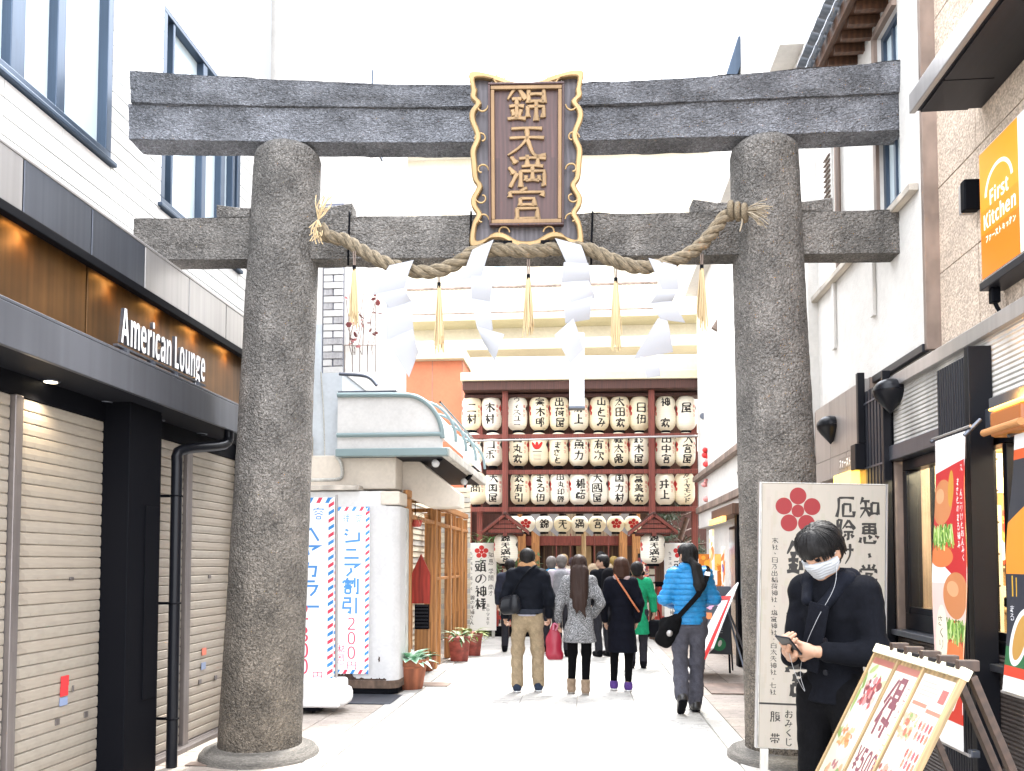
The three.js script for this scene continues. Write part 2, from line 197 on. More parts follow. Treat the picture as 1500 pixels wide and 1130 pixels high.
T.wood = tex(512, (u, v) => { const w = fbm(u, v * 0.06, 24, 3, 61), k = Math.sin((u + 0.06 * fbm(u, v, 3, 3, 62)) * 80) * 0.5 + 0.5; const g = 0.7 + 0.3 * (w - 0.5) + 0.12 * (k - 0.5); return [g, g, g]; });
T.brushed = tex(512, (u, v) => { const w = fbm(u, v * 0.03, 90, 2, 71), b = fbm(u, v, 3, 3, 72); const g = 0.84 + 0.09 * (w - 0.5) + 0.2 * (b - 0.5); return [g, g, g]; });
T.weave = tex(256, (u, v) => { const a = Math.sin(u * Math.PI * 128) * Math.sin(v * Math.PI * 128), c = fbm(u, v, 24, 3, 81); return 0.5 + 0.25 * a + 0.4 * (c - 0.5); }, { color: false });
T.tweed = tex(512, (u, v) => { const z = Math.abs(((u * 40) % 2) - 1), k = ((v * 40 + z * 1.2) % 1 + 1) % 1, c = vnoise(u * 128, v * 128, 128, 91), d = fbm(u, v, 8, 3, 92); const g = 0.12 + 0.36 * (k > 0.5 ? 1 : 0) + 0.6 * (c - 0.5) + 0.2 * (d - 0.5) + 0.1; return [g, g, g * 1.0]; });
T.rope = tex(256, (u, v) => { const a = fbm(u, v * 0.12, 64, 3, 95), b = fbm(u, v, 6, 3, 96); const g = 0.55 + 0.5 * (a - 0.5) + 0.25 * (b - 0.5); return [g, g * 0.86, g * 0.66]; });
T.pebble = tex(512, (u, v) => { const a = vnoise(u * 110, v * 110, 110, 101), c = fbm(u, v, 200, 1, 102), b = fbm(u, v, 4, 4, 103); const g = 0.8 + 0.24 * (a - 0.5) + 0.14 * (c - 0.5) + 0.14 * (b - 0.5); return [g, g * 0.955, g * 0.9]; });
T.rib = tex(128, (u, v) => { const a = 0.5 + 0.5 * Math.sin(v * Math.PI * 2 * 8); return a; }, { color: false });
T.bronze = tex(512, (u, v) => { const b = fbm(u, v, 3, 5, 111), w = fbm(u, v * 0.04, 60, 2, 112); const g = 0.62 + 0.5 * (b - 0.5) + 0.2 * (w - 0.5); return [g, g * 0.86, g * 0.68]; });
T.grime = tex(512, (u, v) => { const s = fbm(u * 1, v * 0.12, 40, 3, 121), b = fbm(u, v, 5, 4, 122); const g = 0.82 + 0.3 * (b - 0.5) + 0.24 * (s - 0.5) - (s > 0.66 && b < 0.55 ? 0.16 : 0); return [g, g * 0.985, g * 0.95]; });
T.slab = tex(512, (u, v) => { const b = fbm(u, v, 5, 5, 131), c = vnoise(u * 256, v * 256, 256, 132), e = fbm(u, v, 18, 3, 133); const g = 0.82 + 0.22 * (b - 0.5) + 0.12 * (c - 0.5) - (e > 0.68 ? 0.1 : 0); return [g, g * 0.985, g * 0.96]; });
T.fabric = tex(256, (u, v) => { const a = vnoise(u * 128, v * 128, 128, 141), b = fbm(u, v, 6, 4, 142); const g = 0.8 + 0.25 * (b - 0.5) + 0.2 * (a - 0.5); return [g, g, g]; });
const M = {};
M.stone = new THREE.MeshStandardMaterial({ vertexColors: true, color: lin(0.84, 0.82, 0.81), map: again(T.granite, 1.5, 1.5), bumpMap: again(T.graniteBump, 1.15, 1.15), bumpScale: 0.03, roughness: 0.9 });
M.stoneFlareBlue = new THREE.MeshStandardMaterial({ vertexColors: true, color: lin(1.0, 1.09, 1.3), map: again(T.granite, 1.3, 1.3), bumpMap: again(T.graniteBump, 1.15, 1.15), bumpScale: 0.03, roughness: 0.92 });  // same granite; blue lens flare on the top beams put into its colour
M.baseStone = new THREE.MeshStandardMaterial({ color: lin(1, 0.97, 0.92), map: again(T.granite, 2, 2), bumpMap: again(T.graniteBump, 2, 2), bumpScale: 0.006, roughness: 0.9 });
M.slab = std(lin(0.6, 0.6, 0.59), 0.75, 0, { map: again(T.slab, 0.8, 0.8) });
M.slabB = std(lin(0.54, 0.54, 0.535), 0.75, 0, { map: again(T.slab, 0.6, 0.6) });
M.sidePaver = std(lin(0.5, 0.45, 0.41), 0.8, 0, { map: again(T.slab, 1, 1) });
M.sidePaverB = std(lin(0.44, 0.39, 0.36), 0.8, 0, { map: again(T.slab, 0.9, 0.9) });
M.joint = std(lin(0.36, 0.35, 0.33), 0.95, 0, { map: again(T.slab, 2, 2) });
M.whiteTile = std(lin(0.8, 0.8, 0.8), 0.35, 0, { map: again(T.plaster, 0.7, 0.7) });
M.tileGrout = std(lin(0.34, 0.35, 0.36), 0.9);
M.whiteWall = std(lin(0.82, 0.81, 0.79), 0.8, 0, { map: again(T.plaster, 0.4, 0.4), bumpMap: again(T.fineBump, 2, 2), bumpScale: 0.002 });
M.creamWall = std(lin(0.8, 0.74, 0.6), 0.8, 0, { map: again(T.plaster, 0.3, 0.3) });
M.creamBeam = std(lin(0.8, 0.74, 0.54), 0.7, 0, { map: again(T.plaster, 0.5, 0.5) });
M.blueWall = std(lin(0.68, 0.74, 0.8), 0.75, 0, { map: again(T.plaster, 0.5, 0.5) });
M.cream = std(lin(0.86, 0.78, 0.68), 0.8, 0, { map: again(T.plaster, 0.6, 0.6) });
M.whitePaint = std(lin(0.82, 0.82, 0.82), 0.6, 0, { map: again(T.plaster, 0.5, 0.5) });
M.tanStone = std(lin(0.78, 0.7, 0.63), 0.9, 0, { map: again(T.pebble, 0.9, 0.9), bumpMap: again(T.fineBump, 1.2, 1.2), bumpScale: 0.006 });
M.ribWall = std(lin(0.82, 0.78, 0.72), 0.85, 0, { map: again(T.stain, 0.5, 0.5), bumpMap: again(T.rib, 1, 4), bumpScale: 0.012 });
M.darkMetal = std(lin(0.03, 0.032, 0.042), 0.42, 0.5, { map: again(T.brushed, 0.5, 0.5) });
M.midMetal = std(lin(0.16, 0.175, 0.21), 0.36, 0.75, { map: again(T.brushed, 0.6, 0.4) });
M.silver = std(lin(0.52, 0.5, 0.49), 0.36, 0.6, { map: again(T.brushed, 0.4, 0.3) });
M.fascia = std(lin(0.18, 0.19, 0.22), 0.36, 0.75, { map: again(T.brushed, 0.3, 0.3) });
M.black = new THREE.MeshPhysicalMaterial({ color: lin(0.0035, 0.0038, 0.0055), roughness: 0.6, specularIntensity: 0.12 });
M.blackGloss = new THREE.MeshPhysicalMaterial({ color: lin(0.007, 0.0075, 0.01), roughness: 0.3, specularIntensity: 0.4 });
M.soffit = new THREE.MeshPhysicalMaterial({ color: lin(0.011, 0.012, 0.016), roughness: 0.6, specularIntensity: 0.25 });
M.bronze = std(lin(0.42, 0.29, 0.16), 0.42, 0.55, { map: again(T.bronze, 0.45, 0.45) });
T.slat = tex(512, (u, v) => { const s = fbm(u * 0.5, v, 60, 2, 151), b = fbm(u, v, 3, 4, 152), k = fbm(u, v * 0.2, 30, 2, 153); const g = 0.84 + 0.1 * (b - 0.5) + 0.07 * (s - 0.5) - (k > 0.7 ? 0.05 : 0); return [g, g * 0.985, g * 0.955]; });
M.slat = std(lin(0.5, 0.455, 0.405), 0.45, 0.25, { map: again(T.slat, 0.5, 0.9) });
M.slatB = std(lin(0.51, 0.46, 0.405), 0.45, 0.25, { map: again(T.slat, 0.35, 1.3) });
M.slatC = std(lin(0.49, 0.45, 0.4), 0.45, 0.25, { map: again(T.slat, 0.7, 0.6) });
M.mullion = std(lin(0.28, 0.25, 0.24), 0.4, 0.7, { map: again(T.brushed, 1, 1) });
M.glass = new THREE.MeshPhysicalMaterial({ color: lin(0.9, 0.95, 0.96), roughness: 0.03, metalness: 0, transmission: 1, thickness: 0, ior: 1.5 });
M.glassBlue = new THREE.MeshPhysicalMaterial({ color: lin(0.72, 0.82, 0.86), roughness: 0.05, transmission: 0.35, thickness: 0, ior: 1.5 });
M.glassFrost = new THREE.MeshPhysicalMaterial({ color: lin(0.88, 0.93, 0.94), roughness: 0.5, transmission: 0.5, thickness: 0, ior: 1.45 });
M.frameBlue = std(lin(0.075, 0.11, 0.165), 0.4, 0.5, { map: again(T.brushed, 0.8, 0.4) });
M.white = std(lin(0.82, 0.82, 0.82), 0.5);
M.whiteDirty = std(lin(0.78, 0.78, 0.77), 0.6, 0, { map: again(T.grime, 0.9, 0.9) });
M.vermilion = std(lin(0.78, 0.075, 0.045), 0.5, 0, { map: again(T.wood, 1, 1) });
M.redWood = std(lin(0.34, 0.07, 0.042), 0.65, 0, { map: again(T.wood, 2, 2) });
M.redWoodDark = std(lin(0.13, 0.045, 0.03), 0.7, 0, { map: again(T.wood, 2, 2) });
M.orangeWood = std(lin(0.8, 0.36, 0.115), 0.6, 0, { map: again(T.wood, 1.5, 1.5) });
M.brownWood = std(lin(0.17, 0.078, 0.04), 0.6, 0, { map: again(T.wood, 1.5, 1.5) });
M.legWood = std(lin(0.075, 0.038, 0.022), 0.55, 0, { map: again(T.wood, 2, 2) });
M.paleWood = std(lin(0.62, 0.42, 0.2), 0.5, 0, { map: again(T.wood, 2, 2) });
M.orangeWall = std(lin(0.62, 0.2, 0.10), 0.8, 0, { map: again(T.plaster, 0.4, 0.4) });
M.gold = std(lin(0.5, 0.335, 0.16), 0.45, 0.6, { map: again(T.brushed, 2, 2) });
M.goldDark = std(lin(0.3, 0.19, 0.1), 0.45, 0.6, { map: again(T.brushed, 2, 2) });
M.board = std(lin(0.13, 0.06, 0.055), 0.5, 0, { map: again(T.wood, 2.4, 1.2) });
M.rope = std(lin(0.6, 0.66, 0.76), 0.95, 0, { map: again(T.rope, 3, 3), bumpMap: again(T.rope, 3, 3), bumpScale: 0.004 });
M.straw = std(lin(0.55, 0.42, 0.24), 0.85);
M.cord = std(lin(0.3, 0.3, 0.31), 0.6);
M.frayed = std(lin(0.3, 0.25, 0.18), 0.9);
M.paper = new THREE.MeshPhysicalMaterial({ color: lin(0.32, 0.325, 0.345), roughness: 0.85, transmission: 0.05, thickness: 0 });
M.green = std(lin(0.13, 0.24, 0.24), 0.45, 0.3);
M.greenPaint = std(lin(0.2, 0.265, 0.27), 0.45, 0.2);
M.terracotta = std(lin(0.5, 0.16, 0.075), 0.8, 0, { map: again(T.stain, 2, 2) });
M.redPot = std(lin(0.48, 0.1, 0.07), 0.6, 0, { map: again(T.stain, 2, 2) });
M.soil = std(lin(0.09, 0.07, 0.05), 1);
M.rust = std(lin(0.1, 0.06, 0.04), 0.9, 0, { map: again(T.stain, 3, 3) });
M.concrete = std(lin(0.78, 0.7, 0.6), 0.85, 0, { map: again(T.stain, 0.7, 0.7), bumpMap: again(T.fineBump, 2, 2), bumpScale: 0.003 });
M.plaqueText = std(lin(0.36, 0.235, 0.12), 0.5, 0.5, { map: again(T.brushed, 3, 3) });
M.brownTrim = std(lin(0.34, 0.25, 0.2), 0.6, 0, { map: again(T.stain, 1, 1) });
M.roofTile = std(lin(0.2, 0.22, 0.25), 0.55, 0, { map: again(T.stain, 2, 2) });
M.amberGlow = std(lin(1, 0.6, 0.2), 0.5, 0, { emissive: lin(1, 0.55, 0.16), emissiveIntensity: 2.0 });
const printMat = (t, rough = 0.6, k = 1) => new THREE.MeshStandardMaterial({ map: t, roughness: rough, color: lin(k, k, k) });
// ---------- ground ----------
const GX0 = -1.92, GX1 = 1.15;                                           // edges of the pale middle of the street
struct('ground', span(-60, 60, -0.35, -0.05, -140, 20), M.joint);
const street = struct('street', span(GX0 - 0.2, GX1 + 0.2, -0.05, -0.008, -19, 1.5), M.joint);
{ const r = rng(5), sg = [], W = (GX1 - GX0) / 5, D = 0.9;
  for (let k = 0; k < 3; k++) sg.push(uvBox(clean(new RoundedBoxGeometry(W - 0.006, 0.05, D - 0.006, 1, 0.004)), k * 3.3, k * 1.7));
  for (let j = 0; j < 17; j++) for (let i = 0; i < 5; i++) { const m = mesh('paving_slab', sg[Math.floor(r() * 3)], r() < 0.7 ? M.slab : M.slabB, street); m.position.set(GX0 + (i + 0.5) * W, -0.026 + (r() - 0.5) * 0.003, -3.6 - (j + (i % 2) * 0.5) * D); m.rotation.y = r() < 0.5 ? Math.PI : 0; }
  const kg = uvBox(clean(new RoundedBoxGeometry(0.18, 0.06, 0.89, 1, 0.006)));
  for (let j = 0; j < 17; j++) for (const x of [GX0 - 0.1, GX1 + 0.1]) { const m = mesh('kerb_stone', kg, j % 3 ? M.slab : M.slabB, street); m.position.set(x, -0.027, -3.6 - j * 0.9); } }
function sidewalk(x0, x1, z0, z1, seed) { const s = struct('pavement', span(x0, x1, -0.05, -0.01, z0, z1), M.joint), r = rng(seed), n = Math.max(1, Math.round(Math.abs(x1 - x0) / 0.45)), w = Math.abs(x1 - x0) / n, g = uvBox(clean(new RoundedBoxGeometry(w - 0.008, 0.05, 0.442, 1, 0.004)));
  for (let z = Math.max(z0, z1) - 0.225; z > Math.min(z0, z1); z -= 0.45) for (let i = 0; i < n; i++) { const m = mesh('paving_tile', g, r() < 0.55 ? M.sidePaver : M.sidePaverB, s); m.position.set(Math.min(x0, x1) + (i + 0.5) * w, -0.029 + (r() - 0.5) * 0.003, z); } return s; }
sidewalk(-3.3, GX0 - 0.2, -5, -15.8, 7); sidewalk(GX1 + 0.2, 2.7, -4.6, -15.8, 8);
struct('shrine_forecourt', span(-6, 6, -0.045, 0.004, -19.2, -34), M.concrete);
struct('drain_cover', span(-2.95, -2.5, 0.0, 0.006, -6.0, -5.9), M.brownTrim);

// rain streaks, darker browner lower pillars and pale patches of the old granite
function weatherTint(g, seed, streak) {
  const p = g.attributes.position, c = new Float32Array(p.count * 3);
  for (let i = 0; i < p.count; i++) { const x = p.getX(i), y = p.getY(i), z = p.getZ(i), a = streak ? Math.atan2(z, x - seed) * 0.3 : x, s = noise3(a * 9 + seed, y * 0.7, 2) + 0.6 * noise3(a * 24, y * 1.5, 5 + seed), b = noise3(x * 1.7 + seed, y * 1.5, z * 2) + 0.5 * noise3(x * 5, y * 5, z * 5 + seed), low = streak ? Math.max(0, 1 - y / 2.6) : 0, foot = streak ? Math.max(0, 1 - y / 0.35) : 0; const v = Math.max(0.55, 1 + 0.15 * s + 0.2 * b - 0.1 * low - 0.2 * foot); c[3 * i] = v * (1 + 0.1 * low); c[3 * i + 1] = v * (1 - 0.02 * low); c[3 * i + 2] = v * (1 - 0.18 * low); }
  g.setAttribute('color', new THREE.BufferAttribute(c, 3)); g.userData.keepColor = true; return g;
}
// ---------- torii ----------
const TX = -0.49, TZ = -6.405, TTURN = 3.5 * Math.PI / 180, torii = thing('torii_gate', 'rough grey granite shrine gate spanning the lane with a curved top beam', 'torii gate', [TX, 0, TZ], TTURN);
const gate = (x, y, z) => V(x, y, z).applyAxisAngle(V(0, 1, 0), TTURN).add(V(TX, 0, TZ));   // from the gate's own axes to the street's
const curveUp = (x) => { const t = Math.abs(x) / 3.03; return Math.pow(t, 1.7); };
const TXL = -2.045, TXR = 2.05;
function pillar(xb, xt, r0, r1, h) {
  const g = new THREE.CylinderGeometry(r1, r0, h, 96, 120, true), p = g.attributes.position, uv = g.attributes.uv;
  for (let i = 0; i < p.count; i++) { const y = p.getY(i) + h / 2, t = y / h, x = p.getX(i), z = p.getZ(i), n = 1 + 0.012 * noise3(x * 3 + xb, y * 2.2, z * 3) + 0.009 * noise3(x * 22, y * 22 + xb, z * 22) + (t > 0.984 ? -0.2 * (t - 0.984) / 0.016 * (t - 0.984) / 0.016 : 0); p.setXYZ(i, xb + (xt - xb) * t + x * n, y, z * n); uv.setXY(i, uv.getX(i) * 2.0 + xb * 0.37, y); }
  g.computeVertexNormals(); return weatherTint(clean(g), xb, true);
}
const TH = 4.815;
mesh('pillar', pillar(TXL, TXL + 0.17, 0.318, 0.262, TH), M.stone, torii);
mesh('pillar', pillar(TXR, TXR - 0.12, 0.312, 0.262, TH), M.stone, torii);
for (const x of [TXL, TXR]) mesh('base_stone', mv(lathe([[0, 0.085], [0.33, 0.085], [0.38, 0.08], [0.425, 0.062], [0.45, 0.03], [0.455, -0.02]], 48), x, 0, 0), M.baseStone, torii);
// a beam with its own sagging outline, cut into short lengths so that its faces can be worn
function beam(x0, x1, yLo, yHi, d, lean, seed, endLean = 0) {
  const nx = 110, ny = 10, pos = [], idx = [], uv = [];
  const P = (x, v, z) => { const n = 0.010 * noise3(x * 2.2 + seed, v * 7, z * 3) + 0.006 * noise3(x * 13, v * 19 + seed, z * 13); return [x, yLo(x) + (yHi(x) - yLo(x)) * v, z + Math.sign(z) * (lean * (v - 0.5) + n)]; };
  const grid = (f, w, h) => { const b = pos.length / 3; for (let j = 0; j <= h; j++) for (let i = 0; i <= w; i++) { const [p, t] = f(i / w, j / h); pos.push(...p); uv.push(...t); } for (let j = 0; j < h; j++) for (let i = 0; i < w; i++) { const a = b + j * (w + 1) + i; idx.push(a, a + 1, a + w + 2, a, a + w + 2, a + w + 1); } };
  const X = (u, v) => x0 + (x1 - x0) * u + (u - 0.5) * 2 * endLean * (v - 0.5);
  grid((u, v) => [P(X(u, v), v, d / 2), [X(u, v) + seed, yLo(x0) + v * 0.4]], nx, ny); grid((u, v) => [P(X(1 - u, v), v, -d / 2), [u * (x1 - x0), v * 0.4]], nx, ny);
  grid((u, v) => { const a = P(X(u, 0), 0, d / 2), c = P(X(u, 0), 0, -d / 2); return [[X(u, 0), a[1] + 0.006 * noise3(X(u, 0) * 9, v * 5, 1), c[2] + (a[2] - c[2]) * v], [X(u, 0), v * d]]; }, nx, 4); grid((u, v) => { const a = P(X(u, 1), 1, d / 2), c = P(X(u, 1), 1, -d / 2); return [[X(u, 1), a[1] + 0.012 * noise3(X(u, 1) * 5, v * 5, 3), a[2] + (c[2] - a[2]) * v], [X(u, 1), v * d]]; }, nx, 4);
  for (const e of [0, 1]) grid((u, v) => { const x = X(e, v), a = P(x, v, d / 2), c = P(x, v, -d / 2), s = e ? u : 1 - u; return [[x, a[1], a[2] + (c[2] - a[2]) * s], [u * d, v * 0.4]]; }, 4, ny);
  const g = new THREE.BufferGeometry(); g.setAttribute('position', new THREE.Float32BufferAttribute(pos, 3)); g.setAttribute('uv', new THREE.Float32BufferAttribute(uv, 2)); g.setIndex(idx); g.computeVertexNormals(); return weatherTint(clean(g), seed, false);
}
const LX0 = -3.09, LX1 = 3.12;
mesh('lower_lintel', beam(LX0 - 0.03, LX1 + 0.04, (x) => 4.812 + 0.06 * curveUp(x), (x) => 5.068 + curveUp(x) * 0.075, 0.26, 0.02, 3, 0.0), M.stoneFlareBlue, torii);
mesh('top_lintel', beam(LX0, LX1 + 0.01, (x) => 5.071 + curveUp(x) * 0.075, (x) => 5.225 + curveUp(x) * 0.155, 0.36, 0.03, 17, 0.0), M.stoneFlareBlue, torii);
const NY0 = 3.9, NY1 = 4.235;
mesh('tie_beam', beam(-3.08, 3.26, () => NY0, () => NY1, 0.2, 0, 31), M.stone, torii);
const wedge = (x, s) => { const g = extrude([[0, 0], [0.26, 0], [0.26, 0.1], [0.1, 0.075], [0, 0.07]].map(([a, b]) => [a * s, b]), 0.16, 0.008); return weatherTint(mv(g, x, NY1 + 0.008, -0.08), x, false); };
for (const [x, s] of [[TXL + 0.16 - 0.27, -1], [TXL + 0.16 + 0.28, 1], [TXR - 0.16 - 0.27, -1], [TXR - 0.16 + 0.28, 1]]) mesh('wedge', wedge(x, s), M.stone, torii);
// ---------- left side of the street: shuttered shop, tiled upper storeys ----------
const XW = -3.25, XC = -2.85, XB = -3.05, XT = -3.75;
const shop = thing('shuttered_shop', 'shuttered shop with bronze sign band, dark metal panels and white tiled upper wall', 'shop');
{
  const r = rng(21), zA = -2.6, zB = -7.35;
  // upper wall in pieces round the two windows
  const w1 = { y0: 4.72, y1: 9, z0: -3.6, z1: onX(163, 200, XT).z }, w2 = { y0: onX(262, 318, XT).y, y1: onX(320, 110, XT).y, z0: onX(236, 250, XT).z, z1: onX(352, 250, XT).z };
  const depthBack = XT - 0.16, zEnd = -9.4, top = 9.5;
  const wallPieces = [span(XT - 2, depthBack, 3.2, top, zA, zEnd)];
  const face = []; const box = (y0, y1, z0, z1) => face.push(span(depthBack, XT - 0.012, y0, y1, z0, z1));
  box(3.2, w1.y0, zA, zEnd); box(w1.y0, top, w1.z1, w2.z0); box(w1.y0, w2.y0, w2.z0, w2.z1); box(w2.y1, top, w2.z0, w2.z1); box(w1.y0, top, w2.z1, zEnd);
  const wall = mesh('wall', wallPieces.concat(face), M.tileGrout, shop);
  const tl = 0.6, th = 0.125, tg = []; for (let k = 0; k < 3; k++) tg.push(uvBox(clean(new RoundedBoxGeometry(0.014, th - 0.006, tl - 0.006, 1, 0.004)), k * 1.3, k * 0.7));
  for (let j = 0; j < 28; j++) for (let i = 0; i < 9; i++) {
    const y = 3.78 + (j + 0.5) * th, z = -4.3 - (i + 0.5) * tl; let a = z + tl / 2, b = z - tl / 2;
    for (const w of [w1, w2]) if (y + th * 0.5 > w.y0 && y < w.y1 + 0.03) { if (a < w.z0 + 0.01 && b > w.z1 - 0.01) { a = b; } else if (a > w.z1 && b < w.z1) a = w.z1; else if (a > w.z0 && b < w.z0) b = w.z0; }
    if (a - b < 0.05) continue;
    const m = mesh('wall_tile', tg[Math.floor(r() * 3)], M.whiteTile, wall); m.position.set(XT - 0.006 + r() * 0.002, y, (a + b) / 2); m.scale.z = (a - b - 0.006) / (tl - 0.006);
  }
  const win = (w, xs, divs, name) => {
    const f = []; const fw = 0.07;
    const fr = mesh(name, [span(xs - 0.1, xs + 0.03, w.y0 - 0.02, w.y0 + 0.05, w.z0, w.z1, 0.006), span(xs - 0.1, xs + 0.03, w.y1 - 0.06, w.y1, w.z0, w.z1, 0.006), span(xs - 0.1, xs + 0.03, w.y0 + 0.05, w.y1 - 0.06, w.z0, w.z0 - fw, 0.006), span(xs - 0.1, xs + 0.03, w.y0 + 0.05, w.y1 - 0.06, w.z1 + fw, w.z1, 0.006)], M.frameBlue, shop);
    divs.forEach((d) => mesh('mullion', span(xs - 0.12, xs + 0.02, w.y0 + 0.05, w.y1 - 0.06, d[0], d[0] - d[1], 0.008), M.frameBlue, fr));
    mesh('pane', span(xs - 0.06, xs - 0.05, w.y0 + 0.05, w.y1 - 0.06, w.z0 - fw, w.z1 + fw), M.glassBlue, fr);
    mesh('sill', span(xs - 0.05, xs + 0.07, w.y0 - 0.06, w.y0 - 0.022, w.z0 + 0.05, w.z1 - 0.03, 0.01), M.frameBlue, fr);
    mesh('blind', span(xs - 0.14, xs - 0.13, w.y0 + 0.05, w.y0 + 0.62, w.z0 - 0.05, w.z1 + 0.05), M.whiteTile, fr);
    return fr;
  };
  win(w1, XT - 0.03, [[onX(18, 60, XT).z, 0.14], [onX(86, 60, XT).z, 0.1]], 'window');
  win(w2, XT - 0.03, [[onX(252, 250, XT).z, 0.04], [onX(297, 250, XT).z, 0.09], [onX(325, 250, XT).z, 0.1], [onX(342, 250, XT).z, 0.06]], 'window');
  // metal panels above the black lip
  const yB = 3.37, yT = 3.715, jz = [zA, onX(34, 280, XB).z, onX(134, 350, XB).z, onX(212, 400, XB).z, onX(277, 440, XB).z, onX(331, 480, XB).z, zB - 0.55];
  mesh('panel_core', [span(XT - 0.16, XB - 0.03, yB + 0.04, yT - 0.02, zA, zB - 0.55)], M.black, shop);
  for (let i = 0; i + 1 < jz.length; i++) mesh('metal_panel', span(XB - 0.03, XB, yB + 0.05, yT, jz[i] - 0.006, jz[i + 1] + 0.006, 0.004), [M.silver, M.midMetal, M.midMetal, M.silver, M.silver, M.silver][i], shop);
  mesh('ledge', span(XT - 0.01, XB + 0.004, yT + 0.001, yT + 0.02, zA, zB - 0.55, 0.004), M.silver, shop);
  mesh('lip', [span(XB - 0.05, XB + 0.01, yB - 0.012, yB + 0.047, zA, zB - 0.55, 0.006)], M.black, shop);
  // bronze back of the sign band
  const bz = [zA, onX(126, 450, XB - 0.12).z, zB - 0.5];
  for (let i = 0; i < 2; i++) mesh('bronze_panel', span(XB - 0.16, XB - 0.12, 2.75, yB + 0.035, bz[i] - 0.008, bz[i + 1] + 0.008, 0.004), M.bronze, shop);
  mesh('band_core', span(XT, XB - 0.17, 2.6, yB + 0.03, zA, zB - 0.5), M.black, shop);
  // canopy
  mesh('canopy', [span(XC - 0.03, XC, 2.577, 2.80, zA, zB + 0.3, 0.006), span(XW - 0.2, XC, 2.80, 2.82, zA, zB + 0.3, 0.005), span(XW - 0.2, XC - 0.031, 2.60, 2.798, zB + 0.3, zB + 0.33)], M.fascia, shop);
  const sof = mesh('soffit', span(XW - 0.25, XC - 0.032, 2.59, 2.615, zA, zB + 0.3), M.soffit, shop);
  for (const [px, py] of [[74, 559], [155, 590], [231, 616], [294, 636]]) { const p = onY(px, py, 2.588); const ring = mesh('downlight_ring', mv(clean(new THREE.TorusGeometry(0.045, 0.007, 6, 20)).rotateX(Math.PI / 2), p.x, 2.589, p.z), M.midMetal, sof); if (px === 74) mesh('lit_lamp', mv(clean(new THREE.CylinderGeometry(0.036, 0.036, 0.01, 16)), p.x, 2.586, p.z), std(lin(1, 0.9, 0.75), 0.5, 0, { emissive: lin(1, 0.85, 0.6), emissiveIntensity: 2.2 }), ring); else mesh('lamp_glass', mv(clean(new THREE.CylinderGeometry(0.036, 0.036, 0.01, 16)), p.x, 2.59, p.z), M.black, ring); }
  { const p = onY(74, 559, 2.57); const l = new THREE.SpotLight(new THREE.Color(1, 0.82, 0.58), 0.5, 0, 1.05, 0.8, 2); l.position.set(p.x, 2.555, p.z); l.target.position.set(p.x - 0.02, 0, p.z); scene.add(l, l.target); }
  // dark pier between the shutters, and the wall behind
  const pz0 = onX(187, 800, XB).z, pz1 = onX(233, 800, XB).z;
  mesh('pier', [span(XW - 0.3, XB, -0.02, 2.6, pz0, pz1, 0.006)], M.black, shop);
  mesh('pier_cover', [span(XW - 0.2, XB - 0.06, -0.02, 2.6, pz1 - 0.002, pz1 - 0.12, 0.004), span(XB + 0.001, XB + 0.008, 0.55, 1.9, pz1 + 0.03, pz1 + 0.2, 0.003)], M.black, shop);
  mesh('header', [span(XW - 0.3, XW + 0.02, 2.46, 2.6, zA, zB)], M.black, shop);
  mesh('backing', [span(XW - 0.8, XW - 0.3, -0.02, 2.6, zA, zB), span(XW - 0.3, XW + 0.1, -0.02, 2.6, zB, zB - 0.12)], M.black, shop);
  mesh('threshold', [span(XW - 0.2, XW + 0.09, -0.02, 0.035, zA, zB, 0.008)], M.mullion, shop);
  // roller shutters: every slat is a piece
  const slatProfile = (L) => { const g = extrude([[0.002, 0.001], [0.011, 0.007], [0.0135, 0.034], [0.0115, 0.064], [0.004, 0.07], [-0.006, 0.07], [-0.006, 0.001]], L, 0); g.translate(0, 0, -L); return uvBox(g); };
  const shut = (z0, z1, latch, red) => {
    const s = mesh('shutter', span(XW - 0.05, XW - 0.03, 0.03, 2.46, z0, z1), M.mullion, shop), L = Math.abs(z1 - z0) - 0.01, g = [slatProfile(L), uvBox(slatProfile(L), 0, 0)];
    for (let k = 0; k < 34; k++) { const m = mesh('slat', g[k % 2], [M.slat, M.slatB, M.slatC][Math.floor(r() * 3)], s); m.position.set(XW + (r() - 0.5) * 0.002, 0.045 + k * 0.071, z0 - 0.005); }
    mesh('bottom_rail', span(XW - 0.02, XW + 0.03, 0.0, 0.043, z0, z1, 0.005), M.mullion, s);
    for (const [px, py, w, h, m] of latch) { const p = onX(px, py, XW + 0.019); mesh('latch', span(XW + 0.014, XW + 0.021, p.y - h / 2, p.y + h / 2, p.z - w / 2, p.z + w / 2, 0.002), m, s); }
    for (const [px, py, w, h, c] of red) { const p = onX(px, py, XW + 0.02); mesh('sticker', span(XW + 0.0165, XW + 0.0205, p.y - h / 2, p.y + h / 2, p.z - w / 2, p.z + w / 2), c, s); }
    return s;
  };
  const red = std(lin(0.55, 0.03, 0.035), 0.5), blueS = std(lin(0.2, 0.25, 0.38), 0.5);
  const mz = [onX(27, 900, XW + 0.045).z, onX(15, 900, XW + 0.045).z];
  shut(zA, mz[1], [], []);
  shut(mz[0], pz0, [[105, 848, 0.04, 0.02, M.mullion], [107, 1009, 0.015, 0.04, M.mullion], [84, 1058, 0.04, 0.04, M.mullion], [126, 1047, 0.04, 0.04, M.mullion]], [[95, 998, 0.075, 0.065, red], [94, 1013, 0.075, 0.06, red], [93, 1028, 0.075, 0.05, blueS]]);
  const m2 = [onX(271, 900, XW + 0.045).z, onX(279, 900, XW + 0.045).z].sort((a, b) => b - a);
  shut(pz1 - 0.12, m2[0], [], []);
